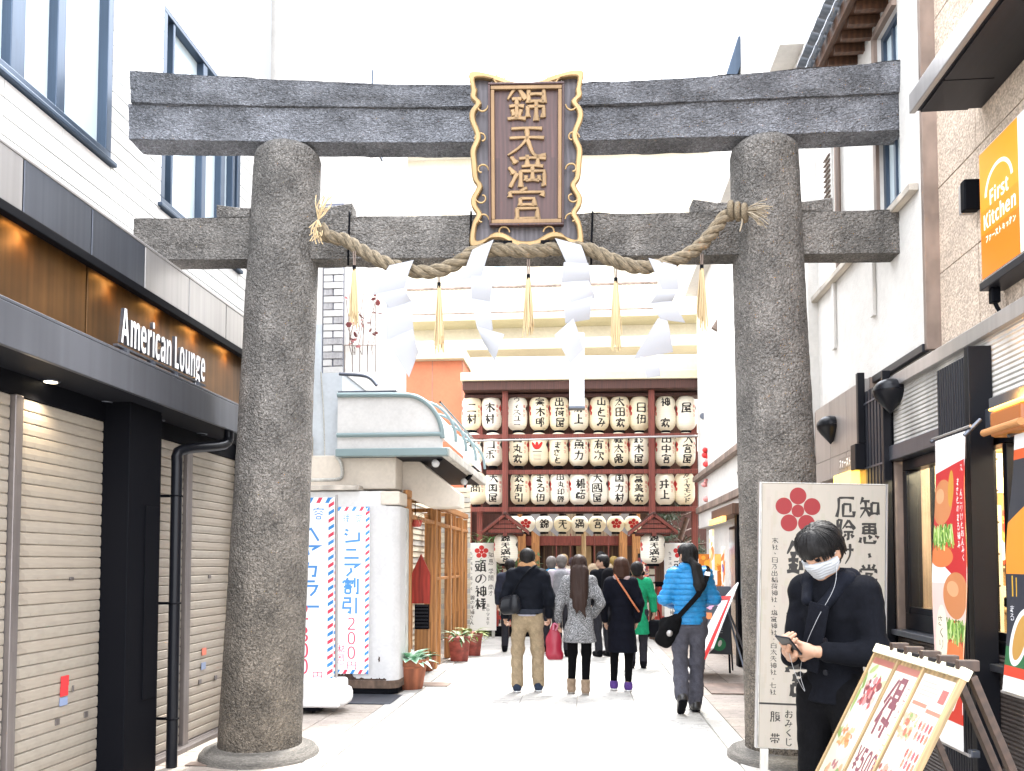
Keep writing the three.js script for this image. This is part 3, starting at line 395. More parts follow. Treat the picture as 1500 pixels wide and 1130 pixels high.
  shut(m2[1], zB, [[307, 845, 0.05, 0.03, M.mullion], [293, 999, 0.05, 0.04, M.mullion], [316, 993, 0.05, 0.04, M.mullion]], [[299, 955, 0.08, 0.06, std(lin(0.6, 0.16, 0.1), 0.5)], [298, 976, 0.08, 0.06, blueS]]);
  for (const [a, b] of [mz, m2]) mesh('shutter_guide', span(XW - 0.04, XW + 0.045, 0, 2.46, Math.max(a, b), Math.min(a, b), 0.006), M.mullion, shop);
  // warm lamps hidden above the bronze band
  for (const z of [-3.55, -4.3, -5.15, -5.75, -6.35, -6.95]) { mesh('band_lamp', span(XB - 0.09, XB - 0.06, yB + 0.022, yB + 0.03, z - 0.1, z + 0.1), M.amberGlow, shop); const l = new THREE.SpotLight(new THREE.Color(1, 0.56, 0.2), 0.3, 0, 1.25, 0.9, 2); l.position.set(XB - 0.068, yB + 0.012, z); l.target.position.set(XB - 0.14, 2.75, z); l.shadow.radius = 4; scene.add(l, l.target); }
}
// channel letters standing on the canopy
{
  const font = await new FontLoader().loadAsync('fonts/droid/droid_sans_bold.typeface.json');
  const a = onX(172, 500, XC - 0.06), b = onX(296, 560, XC - 0.06), L = Math.abs(b.z - a.z), H = 0.168;
  const sign = thing('letter_sign', 'white raised lettering standing on brackets along the shop canopy', 'sign', [XC - 0.06, 2.885, a.z], Math.PI / 2);
  const whiteFace = std(lin(0.7, 0.7, 0.71), 0.5), side = M.midMetal;
  let x = 0; const gl = [];
  for (const ch of 'American Lounge') { if (ch === ' ') { x += 0.32; continue; } const g = new TextGeometry(ch, { font, size: 1, depth: 0.16, curveSegments: 4, bevelEnabled: false }); g.computeBoundingBox(); const w = g.boundingBox.max.x, f = new THREE.ShapeGeometry(font.generateShapes(ch, 1), 4); g.translate(x, 0, 0); f.translate(x, 0, 0.2); gl.push([ch, g, f]); x += w + 0.07; }
  const sx = L / x, sy = H / 0.74;
  for (const [ch, g, f] of gl) { g.scale(sx, sy, 0.12); f.scale(sx, sy, 0.12); const m = mesh('letter', clean(g), side, sign); mesh('letter_face', clean(f), whiteFace, m); }
  mesh('rail', span(-0.05, L, -0.035, -0.022, 0, 0.03), side, sign);
  for (const t of [0.02, 0.3, 0.58, 0.87]) mesh('bracket', span(L * t, L * t + 0.03, -0.068, -0.036, 0, 0.05), side, sign);
}
// rain pipe
{
  const p0 = onX(335, 636, XC - 0.05); p0.y = 2.6;
  const pipe = thing('rain_pipe', 'black rain pipe bending down from the canopy beside the pier', 'drainpipe');
  const px = -3.03, pz = onX(255, 900, px).z, q = (x, y, z) => V(x, y, z);
  mesh('pipe', tube([q(p0.x, 2.6, p0.z), q(p0.x, 2.52, p0.z), q(p0.x - 0.01, 2.475, p0.z + 0.03), q(px + 0.02, 2.36, pz - 0.08), q(px, 2.32, pz), q(px, 2.25, pz), q(px, 1.5, pz), q(px, 0.7, pz), q(px, -0.01, pz)], 0.04, 12, 80), M.blackGloss, pipe);
  for (const y of [0.35, 1.2, 2.0]) mesh('clamp', [mv(clean(new THREE.TorusGeometry(0.043, 0.006, 6, 16)).rotateX(Math.PI / 2), px, y, pz), span(px - 0.2, px - 0.04, y - 0.01, y + 0.01, pz - 0.006, pz + 0.006)], M.black, pipe);
}
// ---------- right side of the street ----------
const XR = 2.4, XU = 2.55, XV = 2.45;
const cafe = thing('burger_cafe', 'burger restaurant front with tan stone upper wall, ribbed band and black framed windows', 'restaurant');
{
  const zN = -3.2, zF = -6.12, r = rng(31);
  // stone upper storey in large slabs with recessed joints
  const up = mesh('upper_wall', span(XU + 0.02, XU + 1.2, 2.9, 9.5, zN, zF), M.joint, cafe);
  for (let j = 0; j < 7; j++) for (let i = 0; i < 4; i++) { const h = 0.62, w = 0.745; const m = mesh('stone_panel', bx(0.03, h - 0.008, w - 0.008, 0, 0, 0, 0.003), M.tanStone, up); uvBox(m.geometry, i * 1.3 + j, j * 0.77); m.position.set(XU + 0.005 + r() * 0.003, 2.94 + (j + 0.5) * h, zN - (i + 0.5) * w + (j % 2) * 0.0); }
  // dark eave
  const e0 = onX(1440, 172, XU), eave = mesh('eave', [span(2.14, XU, 4.40, 4.46, zN + 0.6, e0.z, 0.01)], M.darkMetal, cafe);
  mesh('eave_edge', span(2.1, 2.14, 4.39, 4.52, zN + 0.6, e0.z - 0.01, 0.008), M.silver, eave);
  mesh('soffit_panel', span(2.16, XU - 0.1, 4.385, 4.399, e0.z + 0.36, e0.z + 0.02), M.darkMetal, eave);
  mesh('soffit_panel', span(2.16, XU - 0.1, 4.385, 4.399, zN + 0.5, e0.z + 0.372), M.darkMetal, eave);
  // band and ribbed wall
  mesh('band', span(XR - 0.04, XU + 0.02, 2.84, 2.935, zN, onX(1287, 600, XR).z, 0.006), M.silver, cafe);
  mesh('ribbed_wall', span(XR, XR + 0.2, 2.40, 2.84, zN, -6.62), M.ribWall, cafe);
  const hb = mesh('head_beam', span(XR - 0.05, XR + 0.1, 2.285, 2.40, zN, -6.62, 0.006), M.midMetal, cafe);
  mesh('lamp_beam', span(XR - 0.16, XR - 0.051, 2.28, 2.41, zN, onX(1449, 620, XR - 0.16).z, 0.006), M.midMetal, cafe);
  // windows
  const sy = 1.0, wz0 = -6.6, wz1 = -5.4, gl = XR + 0.1;
  const lower = mesh('lower_wall', span(XR, XR + 0.25, -0.05, sy - 0.04, zN, -6.62), M.ribWall, cafe); lower.material = new THREE.MeshStandardMaterial({ color: lin(0.13, 0.105, 0.095), roughness: 0.7, map: again(T.stain, 0.6, 0.6), bumpMap: again(T.rib, 1, 5), bumpScale: 0.012 });
  mesh('jamb', span(XR - 0.01, XR + 0.25, sy - 0.04, 2.285, -6.62, wz0 + 0.08, 0.004), M.brownTrim, cafe);
  const winR = (z0, z1, div, y0 = sy) => {
    const w = mesh('window', [span(gl - 0.06, gl + 0.05, y0, y0 + 0.12, z0, z1, 0.006), span(gl - 0.06, gl + 0.05, 2.2, 2.284, z0, z1, 0.006), span(gl - 0.06, gl + 0.05, y0 + 0.12, 2.2, z0, z0 + 0.07, 0.006), span(gl - 0.06, gl + 0.05, y0 + 0.12, 2.2, z1 - 0.06, z1, 0.006)], M.blackGloss, cafe);
    if (div) mesh('sash', [span(gl - 0.045, gl + 0.02, y0 + 0.12, 2.2, div - 0.025, div + 0.025, 0.004), span(gl - 0.05, gl - 0.02, y0 + 0.12, y0 + 0.17, z0 + 0.07, z1 - 0.06, 0.004)], M.blackGloss, w);
    mesh('pane', span(gl, gl + 0.008, y0 + 0.12, 2.2, z0 + 0.07, z1 - 0.06), M.glass, w);
    mesh('sill', span(XR - 0.06, gl + 0.02, y0 - 0.045, y0 - 0.003, z0 - 0.03, z1 + 0.03, 0.006), M.midMetal, w); return w;
  };
  const w1 = winR(-6.5, -5.38, onX(1340, 800, gl).z);
  for (let k = 0; k < 12; k++) mesh('lattice_bar', span(gl + 0.09, gl + 0.1, sy + 0.1, 2.2, -6.1 + k * 0.062, -6.1 + k * 0.062 + 0.012), M.brownWood, w1);
  for (let k = 0; k < 5; k++) mesh('lattice_bar', span(gl + 0.1, gl + 0.11, 1.35 + k * 0.2, 1.362 + k * 0.2, -6.12, -5.4), M.brownWood, w1);
  winR(-5.36, -3.3, onX(1487, 800, gl).z, 0.92);
  // slatted screen, standing proud between the windows
  const s0 = onX(1374, 640, XR - 0.12).z, s1 = onX(1420, 640, XR - 0.12).z;
  const scr = mesh('slat_screen', [span(XR - 0.06, XR - 0.005, -0.04, 2.72, s0 + 0.02, s1 - 0.02)], M.black, cafe);
  for (let k = 0; k < 13; k++) { const z = s0 + 0.015 + (s1 - s0 - 0.03) * k / 12; mesh('slat', span(XR - 0.12, XR - 0.065, -0.03, 2.74, z - 0.011, z + 0.011, 0.003), M.darkMetal, scr); }
  mesh('rail', span(XR - 0.14, XR - 0.121, 2.12, 2.27, s0, s1, 0.004), M.brownTrim, scr);
  mesh('end_post', span(XR - 0.14, XR - 0.005, -0.04, 2.78, s1, s1 + 0.05, 0.004), M.blackGloss, scr);
  // interior
  const RX0 = XR + 0.26, RX1 = XR + 3.3, RZ = -8.6, warm = std(lin(0.62, 0.36, 0.14), 0.7, 0, { map: again(T.wood, 0.6, 0.6) });
  mesh('room_wall', [span(RX1, RX1 + 0.1, -0.05, 2.7, zN, RZ)], warm, cafe);
  mesh('room_ceiling', span(RX0, RX1, 2.62, 2.7, zN, RZ), std(lin(0.62, 0.52, 0.38), 0.8), cafe);
  mesh('room_floor', span(RX0, RX1, -0.05, 0.0, zN, RZ), M.brownWood, cafe);
  mesh('room_end_wall', [span(XR + 0.26, RX1, -0.05, 2.7, RZ, RZ - 0.08), span(XR + 0.26, RX1, -0.05, 2.7, zN, zN + 0.1), span(XR + 0.201, XR + 0.259, -0.05, 2.7, -6.63, RZ)], warm, cafe);
  mesh('upper_band', span(XR + 0.3, RX1, 2.2, 2.6, RZ + 0.001, RZ + 0.02), std(lin(0.75, 0.66, 0.5), 0.7), cafe);
  mesh('counter', [span(XR + 0.5, RX1, 0, 1.04, RZ + 0.1, RZ + 0.7, 0.01), span(XR + 0.48, RX1, 1.041, 1.08, RZ + 0.08, RZ + 0.74, 0.01)], M.paleWood, cafe);
  const pzz = RZ + 0.03, pa = onZ(1452, 748, pzz), pb = onZ(1479, 838, pzz);
  mesh('menu_poster', bx(pb.x - pa.x, pa.y - pb.y, 0.015, (pa.x + pb.x) / 2, (pa.y + pb.y) / 2, pzz - 0.01), M.white, cafe);
  mesh('menu_print', plane(pb.x - pa.x, pa.y - pb.y, (pa.x + pb.x) / 2, (pa.y + pb.y) / 2, pzz + 0.003), printMat(canvasTex(256, 400, (g, w, h) => { g.fillStyle = '#c8321c'; g.fillRect(0, 0, w, h); g.fillStyle = '#f0b040'; g.font = 'bold 84px serif'; g.fillText('Fried', 24, 84); g.fillStyle = '#f5efe4'; g.beginPath(); g.moveTo(20, 220); g.lineTo(240, 180); g.lineTo(220, 320); g.lineTo(60, 335); g.fill(); for (const [x, y] of [[80, 180], [140, 160], [195, 175], [115, 205]]) { g.fillStyle = '#c8802a'; g.beginPath(); g.arc(x, y, 36, 0, 7); g.fill(); g.fillStyle = '#e0a050'; g.beginPath(); g.arc(x - 8, y - 10, 15, 0, 7); g.fill(); } g.fillStyle = '#3a2418'; g.fillRect(0, 350, w, 50); g.fillStyle = '#d8c8b0'; for (let k = 0; k < 8; k++) g.fillRect(14 + k * 30, 364, 20, 12); })), cafe);
  const ga = onZ(1440, 752, pzz), gb = onZ(1450, 832, pzz); mesh('green_poster', bx(gb.x - ga.x, ga.y - gb.y, 0.014, (ga.x + gb.x) / 2, (ga.y + gb.y) / 2, pzz - 0.008), std(lin(0.2, 0.42, 0.1), 0.6), cafe);
  for (let k = 0; k < 7; k++) { const x = onZ(1438 + k * 7, 870, RZ + 0.4).x; mesh('carton', span(x, x + 0.09, 1.08, 1.18 + 0.05 * (k % 3), RZ + 0.35, RZ + 0.45, 0.004), [M.white, M.creamWall, M.white][k % 3], cafe); }
  mesh('back_shelf', span(XR + 0.6, XR + 1.2, 0, 2.0, RZ + 0.8, RZ + 1.2, 0.01), M.creamWall, cafe);
  for (const [x, z] of [[0.8, -4.6], [0.9, -6.2], [2.0, -7.4]]) { mesh('ceiling_lamp', mv(clean(new THREE.CylinderGeometry(0.12, 0.12, 0.03, 20)), XR + x, 2.6, z), std(lin(1, 0.9, 0.75), 0.5, 0, { emissive: lin(1, 0.78, 0.45), emissiveIntensity: 2 }), cafe); const p = new THREE.PointLight(new THREE.Color(1, 0.78, 0.5), 5, 0, 2); p.position.set(XR + x, 2.5, z); p.shadow.radius = 5; scene.add(p); }
  // dark ribbed pillar and the steel panel beyond it
  const p0 = onX(1270, 800, XR - 0.05).z, p1 = onX(1303, 800, XR - 0.05).z;
  const pil = mesh('dark_pillar', span(XR - 0.03, XR + 0.3, -0.04, 2.93, p0, p1), M.black, cafe);
  for (let k = 0; k < 7; k++) { const z = p0 + (p1 - p0) * (k + 0.5) / 7; mesh('plank', span(XR - 0.05, XR - 0.031, -0.04, 2.93, z - 0.022, z + 0.022, 0.003), M.darkMetal, pil); }
  mesh('pillar_edge', span(XR - 0.09, XR - 0.03, -0.04, 2.99, p1 - 0.001, p1 + 0.035, 0.003), M.blackGloss, pil);
  for (const y of [2.82, 2.28]) mesh('pillar_strip', span(XR - 0.056, XR - 0.0495, y, y + 0.014, p0, p1), M.midMetal, pil);
  const steel = std(lin(0.5, 0.45, 0.42), 0.3, 0.35, { map: again(T.brushed, 0.5, 0.5) });
  const q0 = onX(1196, 700, XR - 0.04).z;
  for (let k = 0; k < 3; k++) { const a = p0 + 0.001 + (q0 - p0) * k / 3, b = p0 + (q0 - p0) * (k + 1) / 3; mesh('steel_panel', span(XR - 0.04, XR, 2.5, 3.05, a - 0.004, b + 0.004, 0.003), steel, cafe); mesh('sign_panel', span(XR - 0.045, XR, 2.3, 2.495, a - 0.004, b + 0.004, 0.003), steel, cafe); }
  mesh('steel_backing', span(XR + 0.001, XR + 0.2, -0.05, 3.06, p0, q0 - 1.2), M.brownTrim, cafe);
  mesh('panel_end', [span(XR - 0.1, XR - 0.041, 2.5, 3.1, p0 - 0.001, p0 - 0.05, 0.004), span(XR - 0.13, XR - 0.041, 2.28, 2.5, p0 - 0.001, p0 - 0.12, 0.006)], M.blackGloss, cafe);
  const a = onX(1230, 685, XR - 0.045), b = onX(1263, 675, XR - 0.045);
  const lt = plane(Math.abs(a.z - b.z), 0.1); lt.rotateY(-Math.PI / 2); lt.translate(XR - 0.0495, 2.405, (a.z + b.z) / 2);
  mesh('sign_lettering', lt, new THREE.MeshStandardMaterial({ map: canvasTex(512, 64, (g, w, h) => { g.fillStyle = '#8d8782'; g.fillRect(0, 0, w, h); g.fillStyle = '#fff'; across(g, 'ファーストキッチン', 8, 8, 48, 48, 7, 0.2); }), metalness: 0.4, roughness: 0.4 }), cafe);
  mesh('lit_sign', span(XR - 0.13, XR - 0.05, 2.17, 2.29, p0 - 0.13, onX(1226, 705, XR - 0.1).z, 0.006), std(lin(0.95, 0.62, 0.12), 0.5, 0, { emissive: lin(1, 0.62, 0.08), emissiveIntensity: 0.9 }), cafe);
  const po = onX(1291, 850, XR - 0.06);
  mesh('wall_poster', span(XR - 0.062, XR - 0.0515, onX(1291, 888, XR - 0.06).y, onX(1291, 808, XR - 0.06).y, po.z - 0.08, po.z + 0.07), printMat(canvasTex(128, 512, (g, w, h) => { g.fillStyle = '#f4efe6'; g.fillRect(0, 0, w, h); const q = rng(4); for (let k = 0; k < 60; k++) { g.fillStyle = ['#c83a2c', '#e0a070', '#7a4a3a', '#d8d0c0'][Math.floor(q() * 4)]; g.fillRect(8 + q() * 90, 10 + k * 8, 10 + q() * 40, 5); } })), cafe);
}
// lamps that look up and down the wall: half bowls
function bowlLamp(px, py, label) {
  const p = onX(px, py, XR - 0.005), o = thing('bowl_lamp', label, 'wall lamp', [p.x, p.y, p.z], 0, 'dark bowl lamps on the right-hand wall');
  const g = new THREE.SphereGeometry(0.125, 24, 14, 0, Math.PI * 2, 0, Math.PI / 2), q = g.attributes.position; for (let i = 0; i < q.count; i++) { const y = q.getY(i) / 0.125; q.setXYZ(i, q.getX(i) * 1.0, q.getY(i) * 0.75, q.getZ(i)); }
  const low = lathe([[0.125, 0], [0.118, -0.03], [0.085, -0.08], [0.05, -0.12], [0.02, -0.155], [0.004, -0.175]], 24);
  for (const h of [clean(g), low]) { }
  mesh('upper_bowl', mv(clean(g), -0.06, 0.002, 0), M.blackGloss, o); mesh('lower_bowl', mv(low, -0.06, 0, 0), M.blackGloss, o); mesh('mount', span(-0.06, 0.0, -0.05, 0.05, -0.03, 0.03, 0.006), M.black, o);
  return o;
}
bowlLamp(1316, 573, 'black bowl lamp on the ribbed stone wall above the restaurant window');
bowlLamp(1226, 624, 'black bowl lamp on the polished steel panel beside the torii pillar');
// white upper building beyond
const whiteHouse = thing('white_building', 'white rendered upper storeys with tiled eave and tall windows behind the gate', 'building');
{
  const z0 = onX(1352, 300, XV).z, z1 = -13.2, y0 = 3.07;
  const w1 = { z0: onX(1316, 100, XV).z, z1: onX(1286, 100, XV).z, y0: 4.35, y1: 5.85 }, w2 = { z0: onX(1193, 260, XV).z, z1: onX(1178, 260, XV).z, y0: 5.2, y1: 5.75 };
  const f = [], box = (a, b, c, d) => f.push(span(XV, XV + 0.2, c, d, a, b));
  box(z0, w1.z0, y0, 10); box(w1.z0, w1.z1, y0, w1.y0); box(w1.z0, w1.z1, w1.y1, 10); box(w1.z1, w2.z0, y0, 10); box(w2.z0, w2.z1, y0, w2.y0); box(w2.z0, w2.z1, w2.y1, 10); box(w2.z1, z1, y0, 10);
  f.push(span(XV + 0.2, XV + 2, y0, 10, z0, z1));
  mesh('wall', f, M.whiteWall, whiteHouse);
  mesh('underside', span(XV - 0.03, XV + 0.02, y0 - 0.06, y0 - 0.002, z0 + 0.01, z1, 0.004), M.darkMetal, whiteHouse);
  mesh('corner_trim', span(XV - 0.012, XV + 0.12, y0 - 0.05, 10, z0 + 0.001, z0 + 0.045, 0.004), M.brownTrim, whiteHouse);
  const ly = 4.28; mesh('ledge', span(XV - 0.07, XV - 0.001, ly - 0.06, ly, z0 - 0.06, z1, 0.01), M.concrete, whiteHouse);
  for (const px of [1224, 1282]) { const z = onX(px, 450, XV).z; mesh('pilaster', span(XV - 0.03, XV - 0.001, y0 + 0.5, ly - 0.061, z - 0.04, z + 0.04, 0.006), M.whiteWall, whiteHouse); }
  for (const w of [w1, w2]) { const fr = mesh('window', [span(XV + 0.03, XV + 0.09, w.y0, w.y0 + 0.05, w.z0, w.z1), span(XV + 0.03, XV + 0.09, w.y1 - 0.05, w.y1, w.z0, w.z1), span(XV + 0.03, XV + 0.09, w.y0 + 0.05, w.y1 - 0.05, w.z0, w.z0 - 0.05), span(XV + 0.03, XV + 0.09, w.y0 + 0.05, w.y1 - 0.05, w.z1 + 0.05, w.z1), span(XV + 0.04, XV + 0.08, w.y0 + 0.05, w.y1 - 0.05, (w.z0 + w.z1) / 2 - 0.02, (w.z0 + w.z1) / 2 + 0.02)], M.frameBlue, whiteHouse); mesh('pane', span(XV + 0.06, XV + 0.066, w.y0 + 0.05, w.y1 - 0.05, w.z0 - 0.05, w.z1 + 0.05), M.glassBlue, fr); mesh('window_surround', [span(XV - 0.03, XV - 0.001, w.y0 - 0.05, w.y1 + 0.05, w.z1 - 0.001, w.z1 - 0.06), span(XV - 0.04, XV - 0.001, w.y1 + 0.001, w.y1 + 0.06, w.z0, w.z1)], M.brownTrim, fr); }
  { const a = onX(1219, 250, XV - 0.01), b = onX(1211, 310, XV - 0.01); const v = mesh('vent', span(XV - 0.02, XV - 0.001, 4.95, 5.6, a.z, b.z, 0.003), M.whiteWall, whiteHouse); for (let k = 0; k < 11; k++) { const g = bx(0.03, 0.012, Math.abs(a.z - b.z) * 0.86, 0, 0, 0); g.rotateZ(0.5); mesh('louvre', mv(g, XV - 0.026, 5.0 + k * 0.052, (a.z + b.z) / 2), M.brownTrim, v); } }
  { const z = onX(1227, 260, XV - 0.04).z; mesh('rain_pipe', rod(V(XV - 0.04, 4.28, z), V(XV - 0.04, 7.5, z), 0.03, 10), M.brownTrim, whiteHouse); }
  // tiled eave
  const ez0 = -6.35, ez1 = -8.0, ex = 2.12, ey = 6.12;
  const ev = mesh('eave', [bar(V(ex + 0.04, ey - 0.07, ez0), V(ex + 0.04, ey - 0.07, ez1), 0.05, 0.12, 0.005), span(ex + 0.07, XV, ey - 0.1, ey - 0.075, ez0, ez1)], M.brownWood, whiteHouse);
  for (let k = 0; k < 9; k++) { const z = ez0 - 0.1 - k * 0.185, t = new THREE.CylinderGeometry(0.062, 0.062, 0.7, 14); t.rotateZ(Math.PI / 2 - 0.35); mesh('ridge_tile', mv(clean(t), ex + 0.3, ey + 0.11, z), M.roofTile, ev); const c = new THREE.CylinderGeometry(0.068, 0.068, 0.03, 16); c.rotateZ(Math.PI / 2 - 0.35); mesh('tile_end', mv(clean(c), ex - 0.03, ey - 0.012, z), M.roofTile, ev); const pan = bx(0.62, 0.03, 0.15, 0, 0, 0, 0.008); pan.rotateZ(0.35); mesh('pan_tile', mv(pan, ex + 0.32, ey + 0.07, z - 0.092), M.roofTile, ev); const rf = bx(0.4, 0.07, 0.05, 0, 0, 0); mesh('rafter', mv(rf, ex + 0.28, ey - 0.14, z), M.brownWood, ev); }
}
// orange box sign high on the stone wall
{
  const xs = XU - 0.14, a = onX(1431, 223, xs), b = onX(1437, 408, xs), y1 = 4.0, y0 = 3.2, z0 = onX(1434, 300, xs).z, L = 0.62;
  const s = thing('orange_box_sign', 'orange illuminated box sign with white arc and lettering on tan stone wall', 'sign', [xs, (y0 + y1) / 2, z0 + L / 2], -Math.PI / 2);
  const w = L, h = y1 - y0;
  mesh('box', bx(w, h, 0.12, 0, 0, -0.07, 0.012), M.whiteDirty, s);
  mesh('face', plane(w - 0.012, h - 0.03, 0, 0, -0.006), new THREE.MeshStandardMaterial({ roughness: 0.35, map: canvasTex(512, 640, (g, W, H) => { g.fillStyle = '#ec7d10'; g.fillRect(0, 0, W, H); const gr = g.createLinearGradient(0, 0, 0, H); g.fillStyle = '#ea6a10'; g.fillRect(0, 420, 512, 220); g.fillStyle = '#f08a14'; g.fillRect(0, 0, 512, 300); g.strokeStyle = '#fff2df'; g.lineWidth = 20; g.beginPath(); g.arc(185, 250, 128, Math.PI * 1.02, Math.PI * 1.97); g.stroke(); g.fillStyle = '#fff6ea'; g.font = 'bold 92px sans-serif'; g.textAlign = 'center'; g.save(); g.translate(186, 300); g.scale(0.95, 1.15); g.fillText('First', 0, 0); g.fillText('Kitchen', 0, 88); g.restore(); across(g, 'ファーストキッチン', 44, 436, 30, 36, 3, 0.2); g.fillStyle = '#f6f2ea'; g.fillRect(372, 0, 140, H); g.fillStyle = '#ec7d10'; g.fillRect(470, 0, 42, H); }), emissive: lin(0.02, 0.01, 0) }), s);
  mesh('bracket', [bx(w, 0.05, 0.16, 0, -h / 2 - 0.03, -0.07, 0.006)], M.darkMetal, s);
  mesh('cable', tube([V(-w / 2 + 0.06, -h / 2 - 0.05, -0.05), V(-w / 2 + 0.06, -h / 2 - 0.14, -0.05), V(-w / 2 + 0.09, -h / 2 - 0.24, -0.1), V(-w / 2 + 0.22, -h / 2 - 0.21, -0.12), V(w / 2, -h / 2 - 0.1, -0.12)], 0.012, 8), M.black, s);
  mesh('junction', bx(0.05, 0.09, 0.05, -w / 2 + 0.06, -h / 2 - 0.1, -0.05, 0.006), M.black, s);
  const f = onX(1421, 288, XU - 0.08), fl = thing('flood_lamp', 'small black and white flood lamp fixed beside the orange box sign', 'wall lamp', f);
  mesh('head', span(-0.05, 0.05, -0.1, 0.1, -0.025, 0.04, 0.01), M.black, fl); mesh('reflector', span(-0.045, 0.045, -0.1, 0.09, -0.06, -0.026, 0.006), M.silver, fl); mesh('arm', span(0.03, 0.1, -0.02, 0.02, 0.0, 0.02, 0.004), M.black, fl);
}
// ---------- buildings behind ----------
const salon = thing('salon_building', 'pale blue rendered building with a strip of white bricks and cream beams', 'building');
const SZ = -9.6, SX = -2.9;
{
  const r = rng(44);
  const x0 = -5.2;
  mesh('wall', [span(x0, SX - 0.26, -0.05, 4.4, SZ, SZ - 3.5), span(SX - 0.26, SX, -0.05, 3.8, SZ, SZ - 3.5)], M.blueWall, salon);
  mesh('upper_wall', [span(x0, SX - 0.26, 4.4, 11.5, SZ, SZ - 3.5), span(SX - 0.26, SX, 5.9, 11.5, SZ - 0.06, SZ - 3.5)], M.whiteWall, salon);
  const bw = mesh('brick_core', span(SX - 0.26, SX - 0.012, 3.8, 5.9, SZ - 0.03, SZ - 3.5), std(lin(0.16, 0.17, 0.22), 0.95), salon);
  const bg = [0, 1, 2].map((k) => uvBox(bx(0.24, 0.077, 0.03, 0, 0, 0, 0.006), k, k * 0.6)), bh = [0, 1].map((k) => uvBox(bx(0.112, 0.077, 0.03, 0, 0, 0, 0.006), k, k * 0.6));
  const bm = [M.whiteTile, M.whiteTile, std(lin(0.68, 0.68, 0.74), 0.6, 0, { map: again(T.grime, 3, 3) })];
  for (let j = 0; j < 24; j++) { const y = 3.84 + j * 0.0865, off = j % 2; const xs = off ? [[-0.19, bh], [-0.062, bh]] : [[-0.125, bg]]; for (const [x, g] of xs) { const m = mesh('brick', g[Math.floor(r() * g.length)], bm[Math.floor(r() * 3)], bw); m.position.set(SX + x - (off ? 0 : 0), y, SZ - 0.018 + (r() - 0.5) * 0.008); m.rotation.z = (r() - 0.5) * 0.02; } }
  // street face, with dead creeper and a low railing on the ledge
  mesh('street_face', span(SX - 0.01, SX + 0.012, 3.8, 11.5, SZ - 0.08, SZ - 3.5), M.whiteWall, salon);
  mesh('window', [span(SX + 0.013, SX + 0.03, 7.3, 8.3, SZ - 1.2, SZ - 1.8, 0.004)], M.frameBlue, salon);
  // lower front: beams, white rounded cabinet wall
  mesh('cream_beam', [span(-4.2, onZ(580, 700, SZ + 0.05).x, onZ(500, 718, SZ).y, onZ(500, 668, SZ).y, SZ + 0.06, SZ - 0.3, 0.02)], M.cream, salon);
  mesh('white_lintel', [span(-4.2, onZ(565, 750, SZ + 0.2).x, onZ(500, 757, SZ).y, onZ(500, 722, SZ).y, SZ + 0.2, SZ - 0.3, 0.015)], M.whitePaint, salon);
  mesh('lintel_cap', [span(-4.2, onZ(527, 722, SZ + 0.2).x, onZ(500, 721, SZ).y, onZ(500, 714, SZ).y, SZ + 0.26, SZ - 0.2, 0.006)], M.concrete, salon);
  const k = onZ(560, 760, SZ + 0.2); mesh('beam_cap', span(k.x - 0.02, onZ(586, 740, SZ + 0.2).x, onZ(575, 742, SZ).y, onZ(575, 722, SZ).y, SZ + 0.22, SZ - 0.2, 0.02), M.cream, salon);
  // tan raking soffit under the awning
  const A = (x, y, z) => onZ(x, y, z);
  const sp = [[567, 668], [598, 664], [672, 724], [672, 742], [628, 742], [585, 722], [567, 712]].map(([x, y]) => { const p = A(x, y, SZ - 0.3); return [p.x, p.y]; });
  mesh('raking_beam', mv(extrude(sp, 0.35, 0.01), 0, 0, SZ - 0.7), M.cream, salon);
  mesh('conduit', [rod(A(455, 704, SZ + 0.05), A(490, 703, SZ + 0.05), 0.025, 8), tube([A(490, 703, SZ + 0.06), A(500, 700, SZ + 0.08), A(500, 680, SZ + 0.08), A(492, 668, SZ + 0.06)], 0.022, 8), tube([A(470, 545, SZ + 0.04), A(474, 610, SZ + 0.04), A(476, 690, SZ + 0.04)], 0.008, 6)], M.whiteDirty, salon);
  mesh('meter_box', span(onZ(452, 670, SZ).x, onZ(459, 670, SZ).x, onZ(455, 676, SZ).y, onZ(455, 640, SZ).y, SZ + 0.08, SZ, 0.01), M.concrete, salon);
  // low railing and drain rail on the ledge, dead creeper
  const cz = SZ - 0.5;
  const cr = []; for (const x of [505, 516, 527, 538, 550]) cr.push(rod(onX(x, 545, SX + 0.05), onX(x, 505, SX + 0.05), 0.006, 5)); cr.push(rod(onX(503, 506, SX + 0.05), onX(551, 506, SX + 0.05), 0.007, 5)); for (const x of [512, 532, 550]) cr.push(rod(onX(x, 505, SX + 0.04), onX(x, 430, SX + 0.04), 0.004, 5));
  mesh('railing', cr, M.brownTrim, salon);
}
